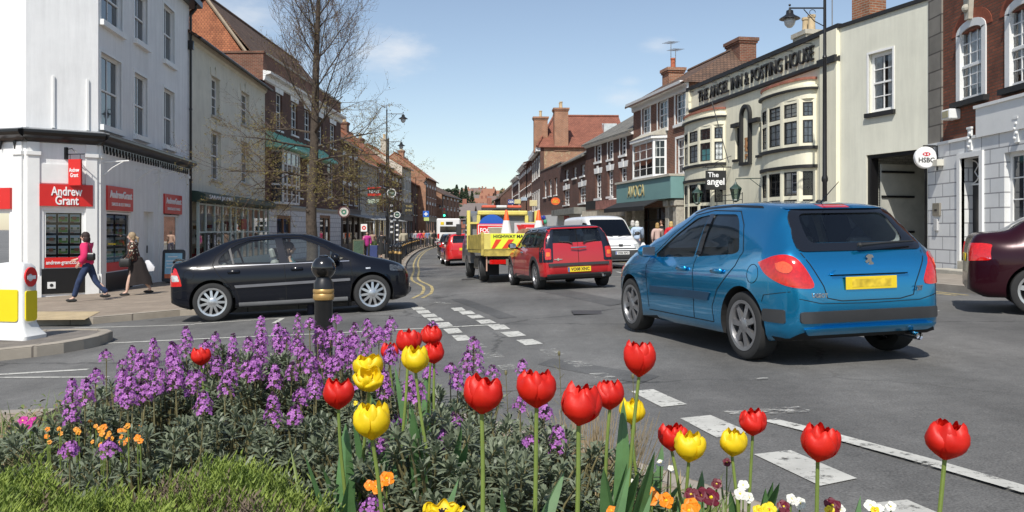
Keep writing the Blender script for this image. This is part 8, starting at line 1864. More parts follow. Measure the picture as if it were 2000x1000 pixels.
# ================= flower bed =================
def leafmat(name, c, tr=.25, var=.3, vs=6, rough=.5, c2=None):
 m = M(name, c, rough, var=var, vs=vs, var2=c2); nt = m.node_tree; N = nt.nodes; L = nt.links; b = N['Principled BSDF']; out = N['Material Output']
 t = N.new('ShaderNodeBsdfTranslucent'); t.inputs[0].default_value = (*[min(1, x*1.3) for x in c], 1); mx = N.new('ShaderNodeMixShader'); mx.inputs[0].default_value = tr
 L.new(b.outputs[0], mx.inputs[1]); L.new(t.outputs[0], mx.inputs[2]); L.new(mx.outputs[0], out.inputs[0]); return m
red_pet = leafmat('tulip_petal_red', (.70,.008,.006), .30, .22, 9, .5, (.82,.03,.012)); yel_pet = leafmat('tulip_petal_yellow', (.86,.62,.008), .25, .10, 25, .52)
stem_g = leafmat('tulip_stem', (.20,.27,.06), .1, .15, 20); tul_leaf = leafmat('tulip_leaf', (.11,.22,.08), .25, .2, 14, .4)
purple = leafmat('wallflower_petal', (.38,.075,.46), .25, .5, 60, .6, (.64,.24,.68)); bud_m = leafmat('wallflower_bud', (.06,.02,.05), .05, .4, 30)
wf_leaf = leafmat('wallflower_leaf', (.10,.135,.08), .2, .5, 22, .5, (.27,.31,.20)); wf_stem = leafmat('wallflower_stem', (.17,.15,.07), .05, .3, 20)
straw = M('dry_straw', (.34,.26,.15), .9, var=.35, vs=20); anther = M('anther_dark', (.03,.02,.03), .8)
rv = random.Random(77)
def petal(R0, H_, a0, openn, wmax, mb, n=10, m=10, tipw=.0, ruf=.0022, seed=0):
 rr = random.Random(seed); ph = rr.uniform(0, 6); vs = []; rr0 = rr.uniform(.94,1.03); nick = rr.uniform(-.8,.8); dp = rr.uniform(0,.07)
 for j in range(m+1):
  v = j/m; prof = [(0,.10),(.1,.50),(.25,.86),(.5,1.0),(.75,.96),(.9,.84),(1,.66)]
  r = R0*lerp1(prof, v)*(1+openn*v*v); z = H_*(v**.85)*(1-.12*openn*v)*rr0
  w = wmax*(max(.0, 1-abs((v-.5)/.515)**3.2)**.5 if v < .5 else 1-.14*((v-.5)/.5)**2.5)
  if v < .4: w = max(w*.9, wmax*.35)
  for i in range(n+1):
   u = -1+2*i/n; a = a0+w*u; cup = 1-.10*(u*u)*(.4+v); e = ruf*math.sin(u*5+ph+v*4)*v
   zz = z-H_*.13*v**4*abs(u)**3.5+e*(1+1.5*v)-H_*dp*math.exp(-((u-nick)/.25)**2)*v**4
   vs.append(((r*cup+e)*math.cos(a), (r*cup+e)*math.sin(a), zz))
 mb.add(vs, [(j*(n+1)+i, j*(n+1)+i+1, (j+1)*(n+1)+i+1, (j+1)*(n+1)+i) for j in range(m) for i in range(n)])
def blade(mb, p, d, L_, w, bend, n=8, fold=.25, up=Vector((0,0,1))):
 d = Vector(d).normalized(); h = Vector((d.x, d.y, 0)); h = h.normalized() if h.length > 1e-3 else Vector((1,0,0)); side = Vector((-h.y, h.x, 0)); q = Vector(p); vs = []; dd = d.copy()
 for i in range(n+1):
  t = i/n; ww = w*math.sin(math.pi*min(1, .12+t*.88))**.7*(1 if t < .98 else .1); nn = side.cross(dd).normalized()
  vs += [tuple(q-side*ww/2+nn*ww*fold), tuple(q-nn*ww*fold*.3), tuple(q+side*ww/2+nn*ww*fold)]
  dd = (dd+h*bend/n-Vector((0,0,bend*.6/n))).normalized(); q = q+dd*L_/n
 mb.add(vs, [(3*i+a, 3*i+a+1, 3*i+a+4, 3*i+a+3) for i in range(n) for a in (0, 1)])
def tulip(px, py, w, colr, label, name='tulip', openn=None, H_=None, baseoff=(0,0), tilt=(0,0), seed=0, group=None, n_leaf=3, Y=None, leafs=None):
 Y = Y or 136./w; hd = A(px, py, Y); rr = random.Random(seed); bx_, by_ = hd.x+baseoff[0]+rr.uniform(-.05,.05), hd.y+baseoff[1]+rr.uniform(-.03,.04); zb = bed_z(bx_, by_)
 e = empty(name, (bx_, by_, zb)); tag(e, label, 'tulip', group)
 R0 = .47*w/FPX*Y; H_ = H_ or R0*rr.uniform(1.62,1.82); head = Vector((hd.x-bx_, hd.y-by_, hd.z-zb-H_*.5))
 mb = MB(); pts = spline([(0,0,0), (head.x*.25+rr.uniform(-.008,.008), head.y*.3, head.z*.4), (head.x*.7, head.y*.7, head.z*.78), tuple(head)], 12); mb.tube([tuple(p) for p in pts], [.0052-.0014*i/11 for i in range(12)], 8); mb.build('stem', stem_g, e, True)
 o_ = rr.uniform(-.16,.12) if openn is None else openn; a0 = rr.uniform(0, 6.28); mt = red_pet if colr == 'r' else yel_pet
 T = Matrix.Translation(head) @ Matrix.Rotation(tilt[0]+rr.uniform(-.06,.06), 4, 'X') @ Matrix.Rotation(tilt[1]+rr.uniform(-.06,.06), 4, 'Y')
 for k in range(3):
  mb = MB(); mb.T = T; petal(R0*.86, H_*1.03, a0+k*2.094+1.047, o_*.7, .98, mb, seed=seed*7+k); mb.build('petal', mt, e, True, 80, fixn=False)
 for k in range(3):
  mb = MB(); mb.T = T; petal(R0*.98, H_*rr.uniform(.90,1.0), a0+k*2.094, o_+rr.uniform(-.05,.12), 1.02, mb, seed=seed*7+k+3); mb.build('petal', mt, e, True, 80, fixn=False)
 if openn and openn > .5: mb = MB(); mb.T = T; [mb.tube([(0,0,.005),(.008*math.cos(t),.008*math.sin(t),.028)], [.001,.002], 4) for t in (0,1,2,3,4,5)]; mb.build('stamens', anther, e)
 for k in range(n_leaf):
  mb = MB(); a = rr.uniform(0, 6.28) if leafs is None else leafs[k]; d = (math.cos(a)*.2, math.sin(a)*.2, 1); blade(mb, (0,0,.0), d, head.z*rr.uniform(.62,.92), rr.uniform(.036,.055), rr.uniform(.05,.5), 12, .3); mb.build('leaf', tul_leaf, e, True, 60, fixn=False)
 return e
TL = [  # px, py, width, colour, label, extra
 (661,772,66,'r','red tulip low on the left, alone against the dark foliage',{}),
 (760,688,40,'r','small red tulip at the left of the tight cluster of tulips',{}),
 (797,669,56,'r','red tulip at the top left of the tight cluster, directly above a yellow one',dict(Y=2.35)),
 (843,657,48,'r','topmost red tulip at the back of the tight cluster',{}),
 (848,691,50,'r','red tulip at the right of the tight cluster, below the topmost one',dict(Y=2.75)),
 (941,773,86,'r','large wide red tulip standing before the tall purple flower spike',{'tilt':(0,.12)}),
 (1048,761,84,'r','large red tulip second in the row of three biggest reds, slightly highest',{}),
 (1130,793,92,'r','largest red tulip with ruffled rim at the centre right',{'tilt':(0,.08)}),
 (1191,773,66,'r','red tulip half behind the largest red one',{}),
 (1248,703,68,'r','tallest red tulip on the right, its head below the blue car wheel',{'H_':.078}),
 (1312,856,60,'r','red tulip half hidden behind a yellow tulip on the right',{'Y':2.2}),
 (1470,827,60,'r','red tulip with a yellow one leaning at its left on the right side',{}),
 (1597,867,82,'r','red tulip in front of the wide white road dash, leaning right',{'tilt':(0,.18)}),
 (1845,862,90,'r','rightmost red tulip standing alone over the road',{'tilt':(0,.12),'n_leaf':0}),
 (393,697,42,'r','red tulip mostly hidden among the purple spikes on the left',{'Y':3.3}),
 (718,720,60,'y','upper yellow tulip of the pair left of the red cluster, petals spread',{'openn':.35,'Y':2.35}),
 (721,742,54,'y','wide open yellow tulip directly below another yellow one',{'openn':.55,'tilt':(.35,0),'Y':2.25}),
 (812,705,62,'y','yellow tulip in the middle of the red cluster',{'Y':2.25}),
 (727,825,80,'y','large yellow tulip at the lower left of the tulips',{'openn':.05}),
 (1234,806,58,'y','yellow tulip below the tallest red one',{}),
 (1345,875,66,'y','yellow tulip in front of a half hidden red one',{}),
 (1430,867,62,'y','yellow tulip leaning right beside a red one',{'tilt':(0,.15)})]
for i, (px, py, w, c, lb, kw) in enumerate(TL): tulip(px, py, w, c, lb, seed=i+5, **kw)
tulip(866,1003,50,'y','wide open star shaped yellow flower at the bottom edge', name='lily_tulip', openn=1.5, seed=99, n_leaf=3, Y=1.7)
SP = [(140,744,820),(168,744,790),(188,724,752),(206,686,702),(240,725,790),(256,736,790),(258,680,730),(300,664,724),(314,724,768),(336,672,736),(363,642,690),(398,770,816),(420,652,692),(455,656,720),(424,700,732),(440,740,772),(510,620,672),(503,680,733),(542,634,680),(560,660,696),(582,616,668),(606,624,642),(537,716,760),(533,772,828),(622,640,676),(646,640,676),(657,616,630),(680,660,712),(618,732,768),(588,760,792),(576,796,824),(212,864,884),(136,868,888),(592,676,704),(692,634,672),(604,690,730),(630,644,716),(718,626,656),(740,640,668),(764,622,644),(664,672,712),(684,660,700),(754,640,664),(614,732,776),(800,738,788),(816,748,788),(844,630,640),(926,662,736),(880,712,728),(840,716,740),(892,732,760),(962,718,736),(1020,706,732),(1016,780,800),(856,844,888),(872,844,860),(888,812,832),(1090,836,888),(1064,792,816),(1034,856,866),(740,856,880),(752,732,772),(726,976,998),(772,818,830),(405,676,715),(485,660,690),(570,712,748),(276,700,742),(345,700,740),(450,720,750),(912,690,735)]
BC = [(150,3.0),(235,3.3),(325,3.25),(430,3.6),(520,3.3),(610,3.6),(700,3.4),(800,3.15),(925,3.0),(585,2.7),(430,2.75),(900,2.55),(1010,2.6),(1085,2.4),(850,2.2),(720,2.55),(300,2.6),(1000,2.1),(160,2.5),(740,1.75)]
wl = ['leftmost purple wallflower bush, low and sparse, beside the strappy grass','purple wallflower bush with one tall thin spike near the left end','purple wallflower bush with a cluster of fat spikes left of the half hidden red tulip','broad purple wallflower bush right of the half hidden red tulip','purple wallflower bush with a very tall spike left of the black bollard','purple wallflower bush directly in front of the black bollard','purple wallflower bush between the black bollard and the tulip cluster','wallflower bush with purple heads hanging below the tulip cluster','wallflower bush bearing the single tallest purple spike above the wide red tulip','wallflower bush with drooping purple spikes above the low single red tulip','dark leaved wallflower bush with one low purple spike in the left middle','leafy wallflower bush behind the wide red tulip with few flowers','leafy wallflower bush with a small purple tip between two large red tulips','wallflower bush with a hanging purple spike beside the largest red tulip','wallflower bush with a low purple flower patch below the tulip cluster','dark wallflower foliage between the low red and low yellow tulips','low wallflower bush above the green heath at the left','dense dark wallflower foliage at the bottom centre','small low wallflower with two purple tufts at the far left bottom','tiny purple wallflower tuft at the bottom edge beside the orange flowers']
bush = []
for (px, Y), lb in zip(BC, wl):
 X = (px-1000)/FPX*Y; e = empty('wallflower_bush', (X, Y, bed_z(X, Y))); tag(e, lb, 'wallflower'); bush.append([e, X, Y, MB(), MB(), MB(), MB()])
def leafq(mb, p, d, L_, w):
 d = d.normalized(); s = d.cross(Vector((rv.uniform(-.4,.4),rv.uniform(-.4,.4),1))); 
 if s.length < 1e-3: s = Vector((1,0,0))
 s.normalize(); n = s.cross(d); m1 = p+d*L_*.4+n*L_*.03; m2 = p+d*L_*.75-Vector((0,0,L_*.05)); t = p+d*L_-Vector((0,0,L_*.16))
 mb.add([tuple(p-s*w*.2), tuple(p+s*w*.2), tuple(m1-s*w*.45), tuple(m1+s*w*.45), tuple(m2-s*w*.5), tuple(m2+s*w*.5), tuple(t)], [(0,1,3,2),(2,3,5,4),(4,5,6)])
def rosette(mb, p, ax, n, L0, w=.008, lo=.25, hi=1.35):
 a = Vector(ax).normalized(); u = a.orthogonal().normalized(); v = a.cross(u)
 for i in range(n):
  t = i*2.4+rv.uniform(-.3,.3); el = lo+(hi-lo)*i/n+rv.uniform(-.12,.12); d = (u*math.cos(t)+v*math.sin(t))*math.cos(el)+a*math.sin(el); leafq(mb, p-a*(.03*(1-i/n)), d, L0*rv.uniform(.7,1.1)*(1-.35*i/n), w*rv.uniform(.8,1.2))
def floret(mb, p, out, s):
 out = out.normalized(); u = out.orthogonal().normalized(); v = out.cross(u); a0 = rv.uniform(0, 1.57)
 for k in range(4):
  t = a0+k*1.5708; d = u*math.cos(t)+v*math.sin(t); q = u*-math.sin(t)+v*math.cos(t)
  mb.add([tuple(p), tuple(p+d*s*.55-q*s*.42+out*s*.12), tuple(p+d*s+out*s*.02-q*s*.2), tuple(p+d*s+q*s*.2), tuple(p+d*s*.55+q*s*.42+out*s*.12)], [(0,1,2,3,4)])
for _ in range(46):
 x_ = rv.uniform(235,790); y_ = lerp1([(235,700),(330,670),(450,655),(560,640),(790,650)], x_)+rv.uniform(0,75); SP.append((x_, y_, y_+rv.uniform(18,42)))
for (px, y0, y1) in SP:
 Y = lerp1([(610,3.75),(660,3.5),(700,3.2),(740,2.85),(800,2.55),(870,2.2),(980,1.75)], y0)
 if px > 860 and y0 < 700: Y = 2.9
 Y += rv.uniform(-.12,.12); top = A(px, y0, Y); L_ = (y1-y0)/FPX*Y*rv.uniform(.85,1.1)
 b = min(bush, key=lambda b: (b[1]-top.x)**2+(b[2]-top.y)**2); o = Vector((b[1], b[2], bed_z(b[1], b[2]))); tp = top-o; fat = 1.35 if (px == 926) else 1
 lean = Vector((rv.uniform(-.012,.012), rv.uniform(-.012,.012), 0)); foot = Vector((tp.x*.45, tp.y*.45, .0)); mid = Vector((tp.x*.9, tp.y*.9, tp.z*.55))
 path = spline([tuple(foot), tuple(mid), tuple(tp-Vector((0,0,L_*.6))+lean*.3), tuple(tp)], 12); b[4].tube([tuple(p) for p in path], [.004-.0022*i/11 for i in range(12)], 5)
 n = int((13+L_*330)*fat*rv.uniform(.7,1.25)); fs = rv.uniform(.8,1.05)
 for i in range(n):
  f = i/n; z = L_*(1-f)**1; r = (.010+.015*math.sin(min(1, f*1.6)*1.57))*rv.uniform(.75,1.15)*fat; t = i*2.4+rv.uniform(-.4,.4); c_ = tp+Vector((r*math.cos(t), r*math.sin(t), -L_*f*1.0)) + Vector((0,0,rv.uniform(-.006,.006)))
  out = Vector((math.cos(t), math.sin(t), rv.uniform(.1,.9))); floret(b[3], c_, out, rv.uniform(.0068,.0108)*fs)
  b[4].tube([tuple(tp-Vector((0,0,L_*f+.008))), tuple(c_)], .0009, 3)
 for i in range(9): t = rv.uniform(0,6.28); r = rv.uniform(0,.009); b[6].ball((tp.x+r*math.cos(t), tp.y+r*math.sin(t), tp.z+rv.uniform(-.004,.010)), .0038, 5, 4)
 for p, q in zip(path[2:9], path[3:10]): rosette(b[5], p, q-p, 5, .038, .006, .2, .6)
for b in bush:
 e, X, Y = b[0], b[1], b[2]; small = e['label'].startswith(('tiny','small')); Rb = .15 if small else rv.uniform(.27,.34); Hb = .14 if small else rv.uniform(.30,.37)
 for i in range(22 if small else 105):
  t = rv.uniform(0, 6.28); ph = rv.uniform(0, 1)**.6; rr_ = Rb*ph; zt = Hb*math.sqrt(max(.02, 1-(ph*.92)**2))*rv.uniform(.62,1.08); p = Vector((rr_*math.cos(t), rr_*math.sin(t), zt)); ax = Vector((math.cos(t)*ph*.8, math.sin(t)*ph*.8, .8)); rosette(b[5], p, ax, rv.randrange(13,20), rv.uniform(.045,.065), .0085)
  b[4].tube([(p.x*.3, p.y*.3, 0), tuple(p*.8), tuple(p)], [.004,.003,.002], 4)
 b[4].build('stems', wf_stem, e, fixn=False); b[5].build('leaves', wf_leaf, e, fixn=False)
 if b[3].v: b[3].build('blossom', purple, e, fixn=False); b[6].build('buds', bud_m, e, fixn=False)
heath_a = leafmat('heath_green', (.13,.22,.03), .25, .45, 9, .6, (.33,.40,.07)); heath_b = M('heath_brown', (.14,.105,.075), .95, var=.4, vs=15)
def heath_top(x, y):
 px = 1000+x/y*FPX; hgt = lerp1([(-400,.42),(0,.40),(200,.37),(330,.39),(450,.42),(560,.39),(640,.33),(700,.22),(760,.02)], px)
 return .56+hgt*(1-max(0, (y-1.75)/.45)**2)*(1 if y > 1.2 else .9)+.018*math.sin(x*14+y*9)+.012*math.sin(x*31-y*23)
hg = MB(); hb2 = MB()
n = 0
while n < 8200:
 y = rv.uniform(1.15, 2.15); x = rv.uniform(-1.35, -.15)
 px = 1000+x/y*FPX
 if px > 755 or px < -250: continue
 z = heath_top(x, y)
 if z < .56: continue
 n += 1
 p = Vector((x, y, z)); pt = math.sin(x*9+2)*math.sin(y*11)+.5*math.sin(x*23+y*17); brown = pt+rv.uniform(-.8,.8)+(1.75-y)*.9 > .75
 mb = hb2 if brown else hg; Ls = rv.uniform(.02,.05)*(1+.5*math.sin(x*40+y*33)); p.z += rv.uniform(-.02,.006)+.012*math.sin(x*52)*math.sin(y*47); ax = Vector((rv.uniform(-.3,.3), rv.uniform(-.3,.3), 1)).normalized(); u = ax.orthogonal().normalized(); v = ax.cross(u)
 if brown: p.z -= .012
 for i in range(9):
  t = i*2.4; q = p+ax*Ls*(i/9); d = (u*math.cos(t)+v*math.sin(t))*.75+ax*.9; s = d.cross(ax).normalized()*.0019; w_ = rv.uniform(.009,.014); mb.add([tuple(q-s), tuple(q+s), tuple(q+d*w_)], [(0,1,2)])
 mb.add([tuple(p-u*.0016-ax*.05), tuple(p+u*.0016-ax*.05), tuple(p+ax*Ls)], [(0,1,2)])
hs2 = MB(); k = 30
for j in range(k):
 for i in range(k): x0, y0 = -1.45+1.35*i/k, 1.1+1.15*j/k; x1, y1 = -1.45+1.35*(i+1)/k, 1.1+1.15*(j+1)/k; hs2.add([(a, b_, max(.5, heath_top(a, b_)-.035)) for a, b_ in ((x0,y0),(x1,y0),(x1,y1),(x0,y1))], [(0,1,2,3)])
hg.build('ground_cover', heath_a, fixn=False); tag(bpy.data.objects['ground_cover'], 'bright green heath like ground cover at the bottom left of the bed', 'ground cover', kind='stuff')
o = hb2.build('dry_heath_sprigs', heath_b, bpy.data.objects['ground_cover'], fixn=False); o = hs2.build('heath_mat', M('heath_base',(.06,.055,.025),.95,var=.5,vs=18,bump=1), bpy.data.objects['ground_cover'], True, fixn=False)
low_m = leafmat('low_leaves', (.10,.15,.045), .2, .5, 8, .6, (.22,.27,.08)); grass_m = leafmat('grass_blades', (.13,.21,.05), .25, .4, 5, .5, (.26,.32,.09)); litter_m = M('leaf_litter', (.20,.13,.07), .95, var=.5, vs=20)
lm = MB(); lt = MB()
for i in range(15000):
 y = rv.uniform(1.3, 5.6); x = rv.uniform(-3.3, 1.25)
 if not inside((x, y), BED): continue
 px = 1000+x/y*FPX
 if px < -60: continue
 edge = x > .2; z = soil_z(x, y)+ (.0 if rv.random() < .5 else rv.uniform(0,.07)); p = Vector((x, y, z)); t = rv.uniform(0, 6.28); d = Vector((math.cos(t), math.sin(t), rv.uniform(.1,1.1)))
 leafq(lt if rv.random() < .3 else lm, p, d, rv.uniform(.02,.05), rv.uniform(.008,.02))
o = lm.build('low_foliage', low_m, fixn=False); tag(o, 'tangled low green leaves covering the soil of the flower bed', 'ground cover', kind='stuff'); lt.build('leaf_litter', litter_m, o, fixn=False)
gm = MB(); dm = MB()
def clump(px0, px1, Y0, Y1, n, L0, L1, w=.007, dead=.15):
 for i in range(n):
  Y = rv.uniform(Y0, Y1); px = rv.uniform(px0, px1); x = (px-1000)/FPX*Y; t = rv.uniform(0, 6.28); e_ = rv.uniform(.1,.55)
  blade(dm if rv.random() < dead else gm, (x, Y, soil_z(x, Y) if inside((x, Y), BED) else gz(x, Y)+.1), (math.cos(t)*e_, math.sin(t)*e_, 1), rv.uniform(L0, L1), w*rv.uniform(.5,1.3), rv.uniform(.1,1.1), 6, .2)
clump(-40,150,2.9,3.9,300,.14,.30); clump(-60,120,2.3,3.0,120,.1,.22); clump(1150,1430,2.0,2.7,230,.14,.30,.008); clump(1400,1660,1.95,2.4,150,.10,.24,.007); clump(1540,1800,1.75,2.0,60,.06,.16,.005); clump(230,700,2.2,2.6,50,.2,.34,.010,.05); clump(650,1000,1.9,2.3,60,.12,.25,.008,.1)
clump(1200,1500,1.85,2.1,70,.10,.2,.006)
o = gm.build('bed_grass', grass_m, smooth=True, ang=60, fixn=False); tag(o, 'strappy green grass like blades scattered through both ends of the flower bed', 'grass', kind='stuff'); dm.build('dead_blades', straw, o, fixn=False)
X = (1160-1000)/FPX*2.75; e = empty('dry_shrub', (X, 2.75, bed_z(X, 2.75))); tag(e, 'straw coloured dead twiggy clump behind the largest red tulip', 'dry shrub'); mb = MB()
for i in range(520):
 t = rv.uniform(0, 6.28); r = rv.uniform(0,.17); b0 = Vector((r*.5*math.cos(t), r*.5*math.sin(t), 0)); tp = Vector((r*1.3*math.cos(t)+rv.uniform(-.05,.05), r*1.3*math.sin(t), rv.uniform(.14,.40))); mb.tube([tuple(b0), tuple(b0.lerp(tp,.5)+Vector((rv.uniform(-.02,.02),0,0))), tuple(tp)], [.0022,.0016,.0008], 3)
mb.build('twigs', straw, e, fixn=False)
for px, y0, Y in ((1092,690,2.9),(1236,735,2.7),(988,728,2.8)):
 p = A(px, y0, Y); e = empty('seed_stalk', (p.x, Y, bed_z(p.x, Y))); tag(e, {1092:'thin dry seed stalk standing highest beside the straw clump',1236:'thin dry seed stalk right of the straw clump',988:'thin dark seed stalk between two red tulips'}[px], 'seed stalk'); mb = MB(); h = p.z-bed_z(p.x, Y); mb.tube([(0,0,0),(.01,0,h*.6),(0,0,h)], [.002,.0014,.001], 4); [mb.tube([(0,0,h*(.55+.05*i)),(.018*(-1)**i,0,h*(.58+.05*i))], .0009, 3) for i in range(8)]; mb.ball((0,0,h), .006, 6, 5, sc=(.8,.8,1.6)); mb.build('stalk', wf_stem, e, fixn=False)
pan = dict(orange=leafmat('pansy_orange', (.85,.26,.01), .2, .15, 30), darkred=leafmat('pansy_dark_red', (.12,.008,.02), .1, .3, 30), white=leafmat('white_petal', (.75,.75,.68), .2, .08, 30), yellow=leafmat('primrose_yellow', (.80,.62,.02), .2, .1, 30), magenta=leafmat('magenta_petal', (.50,.03,.28), .2, .2, 30), amber=leafmat('amber_wallflower_petal', (.72,.30,.03), .2, .3, 30))
def pansy(px, py, Y, c, s, cat='pansy'):
 p = A(px, py, Y); z0 = bed_z(p.x, Y); e = empty('pansy', (p.x, Y, z0)); lb = {'orange':'bright orange pansy low in the bed','darkred':'dark velvety red pansy low at the right end of the bed','white':'small white flower low at the right end of the bed','yellow':'small yellow primrose low in the bed','magenta':'magenta flower among the grass at the far left','amber':'small amber flower tuft among the brown leaves at the left'}[c]
 tag(e, lb, cat, lb.replace('small','').strip()+'s'); h = p.z-z0; mb = MB(); mb.tube([(0,0.02,0),(0,0,h)], .0018, 4); mb.build('stem', stem_g, e)
 T = Matrix.Translation((0,0,h)) @ Matrix.Rotation(R(55)+rv.uniform(-.3,.3), 4, 'X') @ Matrix.Rotation(rv.uniform(-.4,.4), 4, 'Y') @ Matrix.Rotation(rv.uniform(0,6), 4, 'Z'); mb = MB(); mb.T = T
 for k in range(5):
  t = k*1.2566; d = Vector((math.cos(t), math.sin(t), 0)); q = Vector((-math.sin(t), math.cos(t), 0)); up = Vector((0,0,1)); o = up*.001*k
  ring_ = [o]+[o+d*s*(.55+.45*math.cos(a))+q*s*.5*math.sin(a)+up*(.12*s*math.sin(a*3)) for a in [(-2.4+4.8*i/8) for i in range(9)]]; mb.add([tuple(v) for v in ring_], [tuple(range(10))])
 mb.build('petals', pan[c], e, fixn=False); mb = MB(); mb.T = T; mb.ball((0,0,.002), s*.2, 6, 4); mb.build('flower_eye', pan['yellow'] if c != 'yellow' else pan['orange'], e)
 mb = MB(); 
 for k in range(5): leafq(mb, Vector((0,0,h*.3)), Vector((math.cos(k*1.3), math.sin(k*1.3), .5)), .04, .02)
 mb.build('leaves', low_m, e, fixn=False)
for px, py, Y, c, s in [(a_,b_,c_,d_,e_*{'white':.62,'yellow':.55}.get(d_,.85)) for a_,b_,c_,d_,e_ in [(755,935,2.0,'orange',.022),(738,952,1.95,'orange',.02),(722,948,2.0,'orange',.016),(1270,970,1.95,'orange',.026),(1300,978,1.9,'orange',.022),(1350,990,1.85,'orange',.024),(1345,998,1.8,'orange',.022),(1195,998,1.85,'orange',.014),(1372,968,1.95,'darkred',.024),(1388,972,1.9,'darkred',.026),(1350,966,2.0,'darkred',.02),(1400,945,2.05,'darkred',.016),(1625,988,1.8,'darkred',.022),(1530,990,1.85,'darkred',.018),(1420,903,2.3,'darkred',.014),
 (1290,905,2.3,'white',.018),(1275,915,2.25,'white',.016),(1310,915,2.2,'white',.014),(1445,965,1.95,'white',.024),(1452,948,2.0,'white',.022),(1462,972,1.9,'white',.02),(1545,975,1.88,'white',.02),(1562,983,1.85,'white',.022),(1640,996,1.8,'white',.02),(1700,988,1.8,'white',.022),(1715,994,1.78,'white',.022),(1740,990,1.76,'white',.018),(1235,940,2.1,'white',.01),(1255,955,2.05,'white',.01),
 (1502,995,1.82,'yellow',.03),(1480,998,1.8,'yellow',.024),(1708,998,1.75,'yellow',.018),(695,788,2.5,'yellow',.014),(1620,998,1.78,'yellow',.02),(45,822,3.0,'magenta',.022),(58,830,2.95,'magenta',.018),(64,820,3.05,'magenta',.016)]]: pansy(px, py, Y, c, s)
for i in range(34):
 px = rv.uniform(90,290); py = 822+rv.uniform(0,62); pansy(px, py, rv.uniform(2.45,2.9) if py > 830 else 3.0, 'amber' if rv.random() < .7 else 'orange', rv.uniform(.006,.012), 'wallflower')
# ================= trees =================
bark = M('bark', (.065,.050,.038), .95, var=.4, vs=10, bump=1, bs=14); bud_leaf = leafmat('opening_buds', (.20,.15,.05), .3, .5, 6, .6, (.30,.26,.07))
def street_tree():
 rt = random.Random(19); X, Y = -6.45, 28.0; z0 = gz(X, Y)+PH; e = empty('street_tree', (X, Y, z0)); tag(e, 'tall bare spring tree with opening buds on the left pavement behind the black car', 'tree')
 tr = MB(); lb = MB(); tw_ = MB(); bd = MB()
 def buds(p, d, n):
  for _ in range(n):
   s = rt.uniform(.03,.06); a = Vector((rt.uniform(-1,1), rt.uniform(-1,1), rt.uniform(-.6,.6))).normalized(); b = a.orthogonal().normalized(); q = p+a*rt.uniform(0,.05); bd.add([tuple(q), tuple(q+a*s*.5+b*s*.3), tuple(q+a*s), tuple(q+a*s*.5-b*s*.3)], [(0,1,2,3)])
 def branch(p, d, L_, r, lev, drop):
  n = 6 if lev < 3 else 4; pts = [p.copy()]; dd = d.copy(); dirs = []
  for i in range(n):
   j = .16 if lev < 2 else .3; dd = (dd+Vector((rt.uniform(-j,j), rt.uniform(-j,j), rt.uniform(-j,j)))*.6+Vector((0,0,(.10 if not drop else -.02)+.02*lev))).normalized(); pts.append(pts[-1]+dd*L_/n); dirs.append(dd.copy())
  rad = [r*(1-.68*i/n) for i in range(n+1)]; (lb if lev < 2 else tw_).tube([tuple(q) for q in pts], rad, 6 if lev < 2 else 3, cap=False)
  if lev >= 3:
   low = max(0, min(1, (6.8-pts[-1].z)/4)); 
   for q in pts[1:]: 
    k_ = (1 if rt.random() < .2 else 0)+(rt.randrange(1,3) if low > .2 and rt.random() < low else 0)
    buds(q, dd, k_)
   return
  kids = {0:8,1:6,2:5}[lev]
  for i in range(kids):
   f = .22+.78*(i+rt.random()*.6)/kids; k_ = min(n-1, int(f*n)); q = pts[k_].lerp(pts[k_+1], f*n-k_) if f < 1 else pts[-1]; ax = dirs[k_]; o = ax.orthogonal().normalized(); o.rotate(Quaternion(ax, rt.uniform(0, 6.28))); nd = (ax*math.cos(R(rt.uniform(28,52)))+o*math.sin(R(45))).normalized(); branch(q, nd, L_*rt.uniform(.38,.62), max(.004, rad[k_]*.5), lev+1, drop)
 tp = [(0,0,0),(.03,0,1.0),(-.02,.02,2.1),(.05,0,3.2),(.10,.02,5),(.16,-.03,7),(.22,0,8.8),(.28,.02,10.8)]; tpts = spline(tp, 24); trad = [.21 if i == 0 else .175*(1-i/23)**.72+.02 for i in range(24)]; tr.tube([tuple(p) for p in tpts], trad, 12)
 for i in range(4): tr.ball((.12*math.cos(i*2), .12*math.sin(i*2), 1.2+i*.5), .09, 8, 6)
 for i in range(36):
  z = 2.7+8.0*(i/35)**1.02; k_ = min(22, int(z/10.8*23)); p = tpts[k_]; t = i*2.4+rt.uniform(-.4,.4); low = z < 5; el = R(rt.uniform(2,22)) if low else R(rt.uniform(28,56)); d = Vector((math.cos(t)*math.cos(el), math.sin(t)*math.cos(el), math.sin(el))); L_ = lerp1([(2.7,2.5),(4.2,2.7),(6,2.3),(8,1.95),(10.7,1.3)], z)*rt.uniform(.8,1.08); branch(Vector(p), d, L_, .045 if low else .042*(1-z/22), 0, low)
 tr.build('trunk', bark, e, True, 60); lb.build('limbs', bark, e, True, 60, fixn=False); c = tw_.build('twigs', M('twig_bark', (.10,.065,.05), .9, var=.3), e, fixn=False); bd.build('crown', bud_leaf, e, fixn=False)
street_tree()
fol = [leafmat('far_leaf_dark', (.035,.055,.025), .1, .5, .3, .8), leafmat('far_leaf_mid', (.07,.10,.035), .15, .5, .3, .8), leafmat('far_leaf_pale', (.13,.14,.06), .15, .5, .3, .8)]
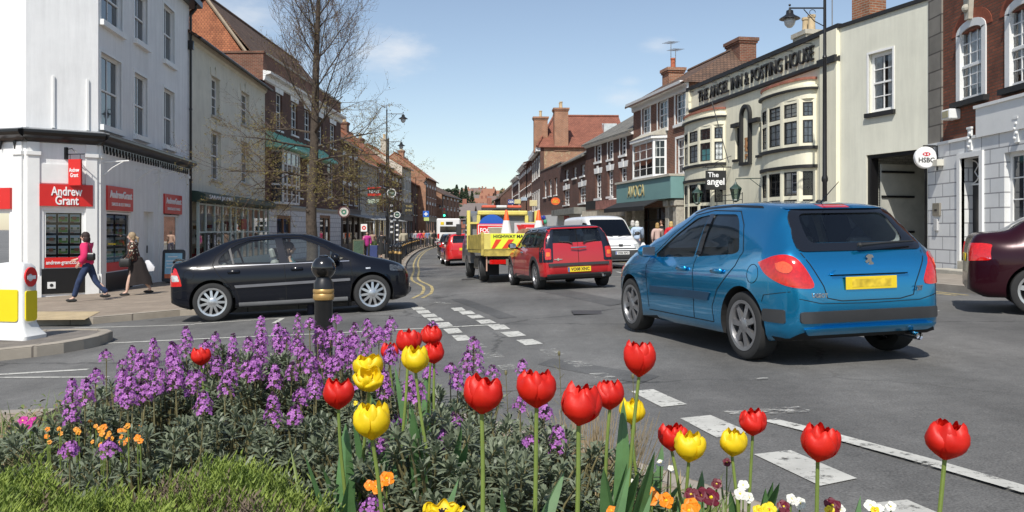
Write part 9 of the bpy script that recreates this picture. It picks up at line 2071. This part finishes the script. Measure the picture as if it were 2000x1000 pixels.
def far_tree(x, y, h, kind, label, group=None, w=None, cedar=False, conifer=False, zb=None):
 rt = random.Random(int(x*31+y*7)); z0 = (hill_z(x, y) if y > 185 else gz(x, y)) if zb is None else zb; e = empty('tree', (x, y, z0)); tag(e, label, 'tree', group); w = w or h*.7
 mb = MB(); mb.tube([(0,0,-.3),(0,0,h*.75)], [h*.035,h*.012], 6); mb.build('trunk', bark, e)
 mb = MB(); N_ = 900 if cedar else 420
 for i in range(N_):
  if cedar:
   lay = rt.choice([.42,.55,.68,.8,.92,1.0]); a = rt.uniform(0, 6.28); rr_ = w*.5*rt.random()**.5*(1.15-lay*.65); off_ = .18*h*(rr_/w); p = Vector((rr_*math.cos(a)+w*.06*math.sin(lay*20), rr_*math.sin(a), h*lay+off_*.6+rt.uniform(-.02,.02)*h)); s = h*.045
  elif conifer: f = rt.random()**.7; a = rt.uniform(0, 6.28); rr_ = w*.35*(1-f)*rt.random()**.4; p = Vector((rr_*math.cos(a), rr_*math.sin(a), h*(.12+.88*f))); s = h*.06
  else:
   th, ph = rt.uniform(0, 6.28), math.acos(rt.uniform(-.7,1)); r_ = rt.random()**.35*(.85+.25*math.sin(th*3+ph*4)); p = Vector((w*.5*r_*math.sin(ph)*math.cos(th), w*.5*r_*math.sin(ph)*math.sin(th), h*.6+h*.42*r_*math.cos(ph))); s = h*.07
  a = Vector((rt.uniform(-1,1), rt.uniform(-1,1), rt.uniform(-.5,.5) if not cedar else rt.uniform(-.15,.15))).normalized(); b = a.orthogonal().normalized(); mb.add([tuple(p-a*s), tuple(p+b*s*.6), tuple(p+a*s), tuple(p-b*s*.6)], [(0,1,2,3)])
 mb.build('crown', fol[kind], e, fixn=False); return e
c = A(868,0,150); far_tree(c.x, 150, 8.3, 0, 'dark flat layered cedar rising above the end of the street', w=8.0, cedar=True, zb=A(0,468,150).z)
bpy.data.objects['tree']['label'] = 'dark flat layered cedar rising above the end of the street'
rt = random.Random(8)
for px, Y, h in ((892,330,9),(902,330,8),(910,340,9),(922,345,7)): x = (px-1000)/FPX*Y; far_tree(x, Y, h, 0, 'dark pointed conifer on the skyline right of the cedar', 'conifers on the hilltop', conifer=True, zb=A(0,408,Y).z)
for i in range(62):
 Y = rt.choice([200,235,280,340,400,460,520,575]); px = rt.uniform(842,1010); x = (px-1000)/FPX*Y; k = rt.randrange(3); far_tree(x+rt.uniform(-2,2), Y+rt.uniform(-12,12), rt.uniform(4,7.5), k, ('dark green','mid green','pale budding')[k]+' rounded tree among the distant hillside houses', ('dark','mid','pale')[k]+' trees among the hillside houses')
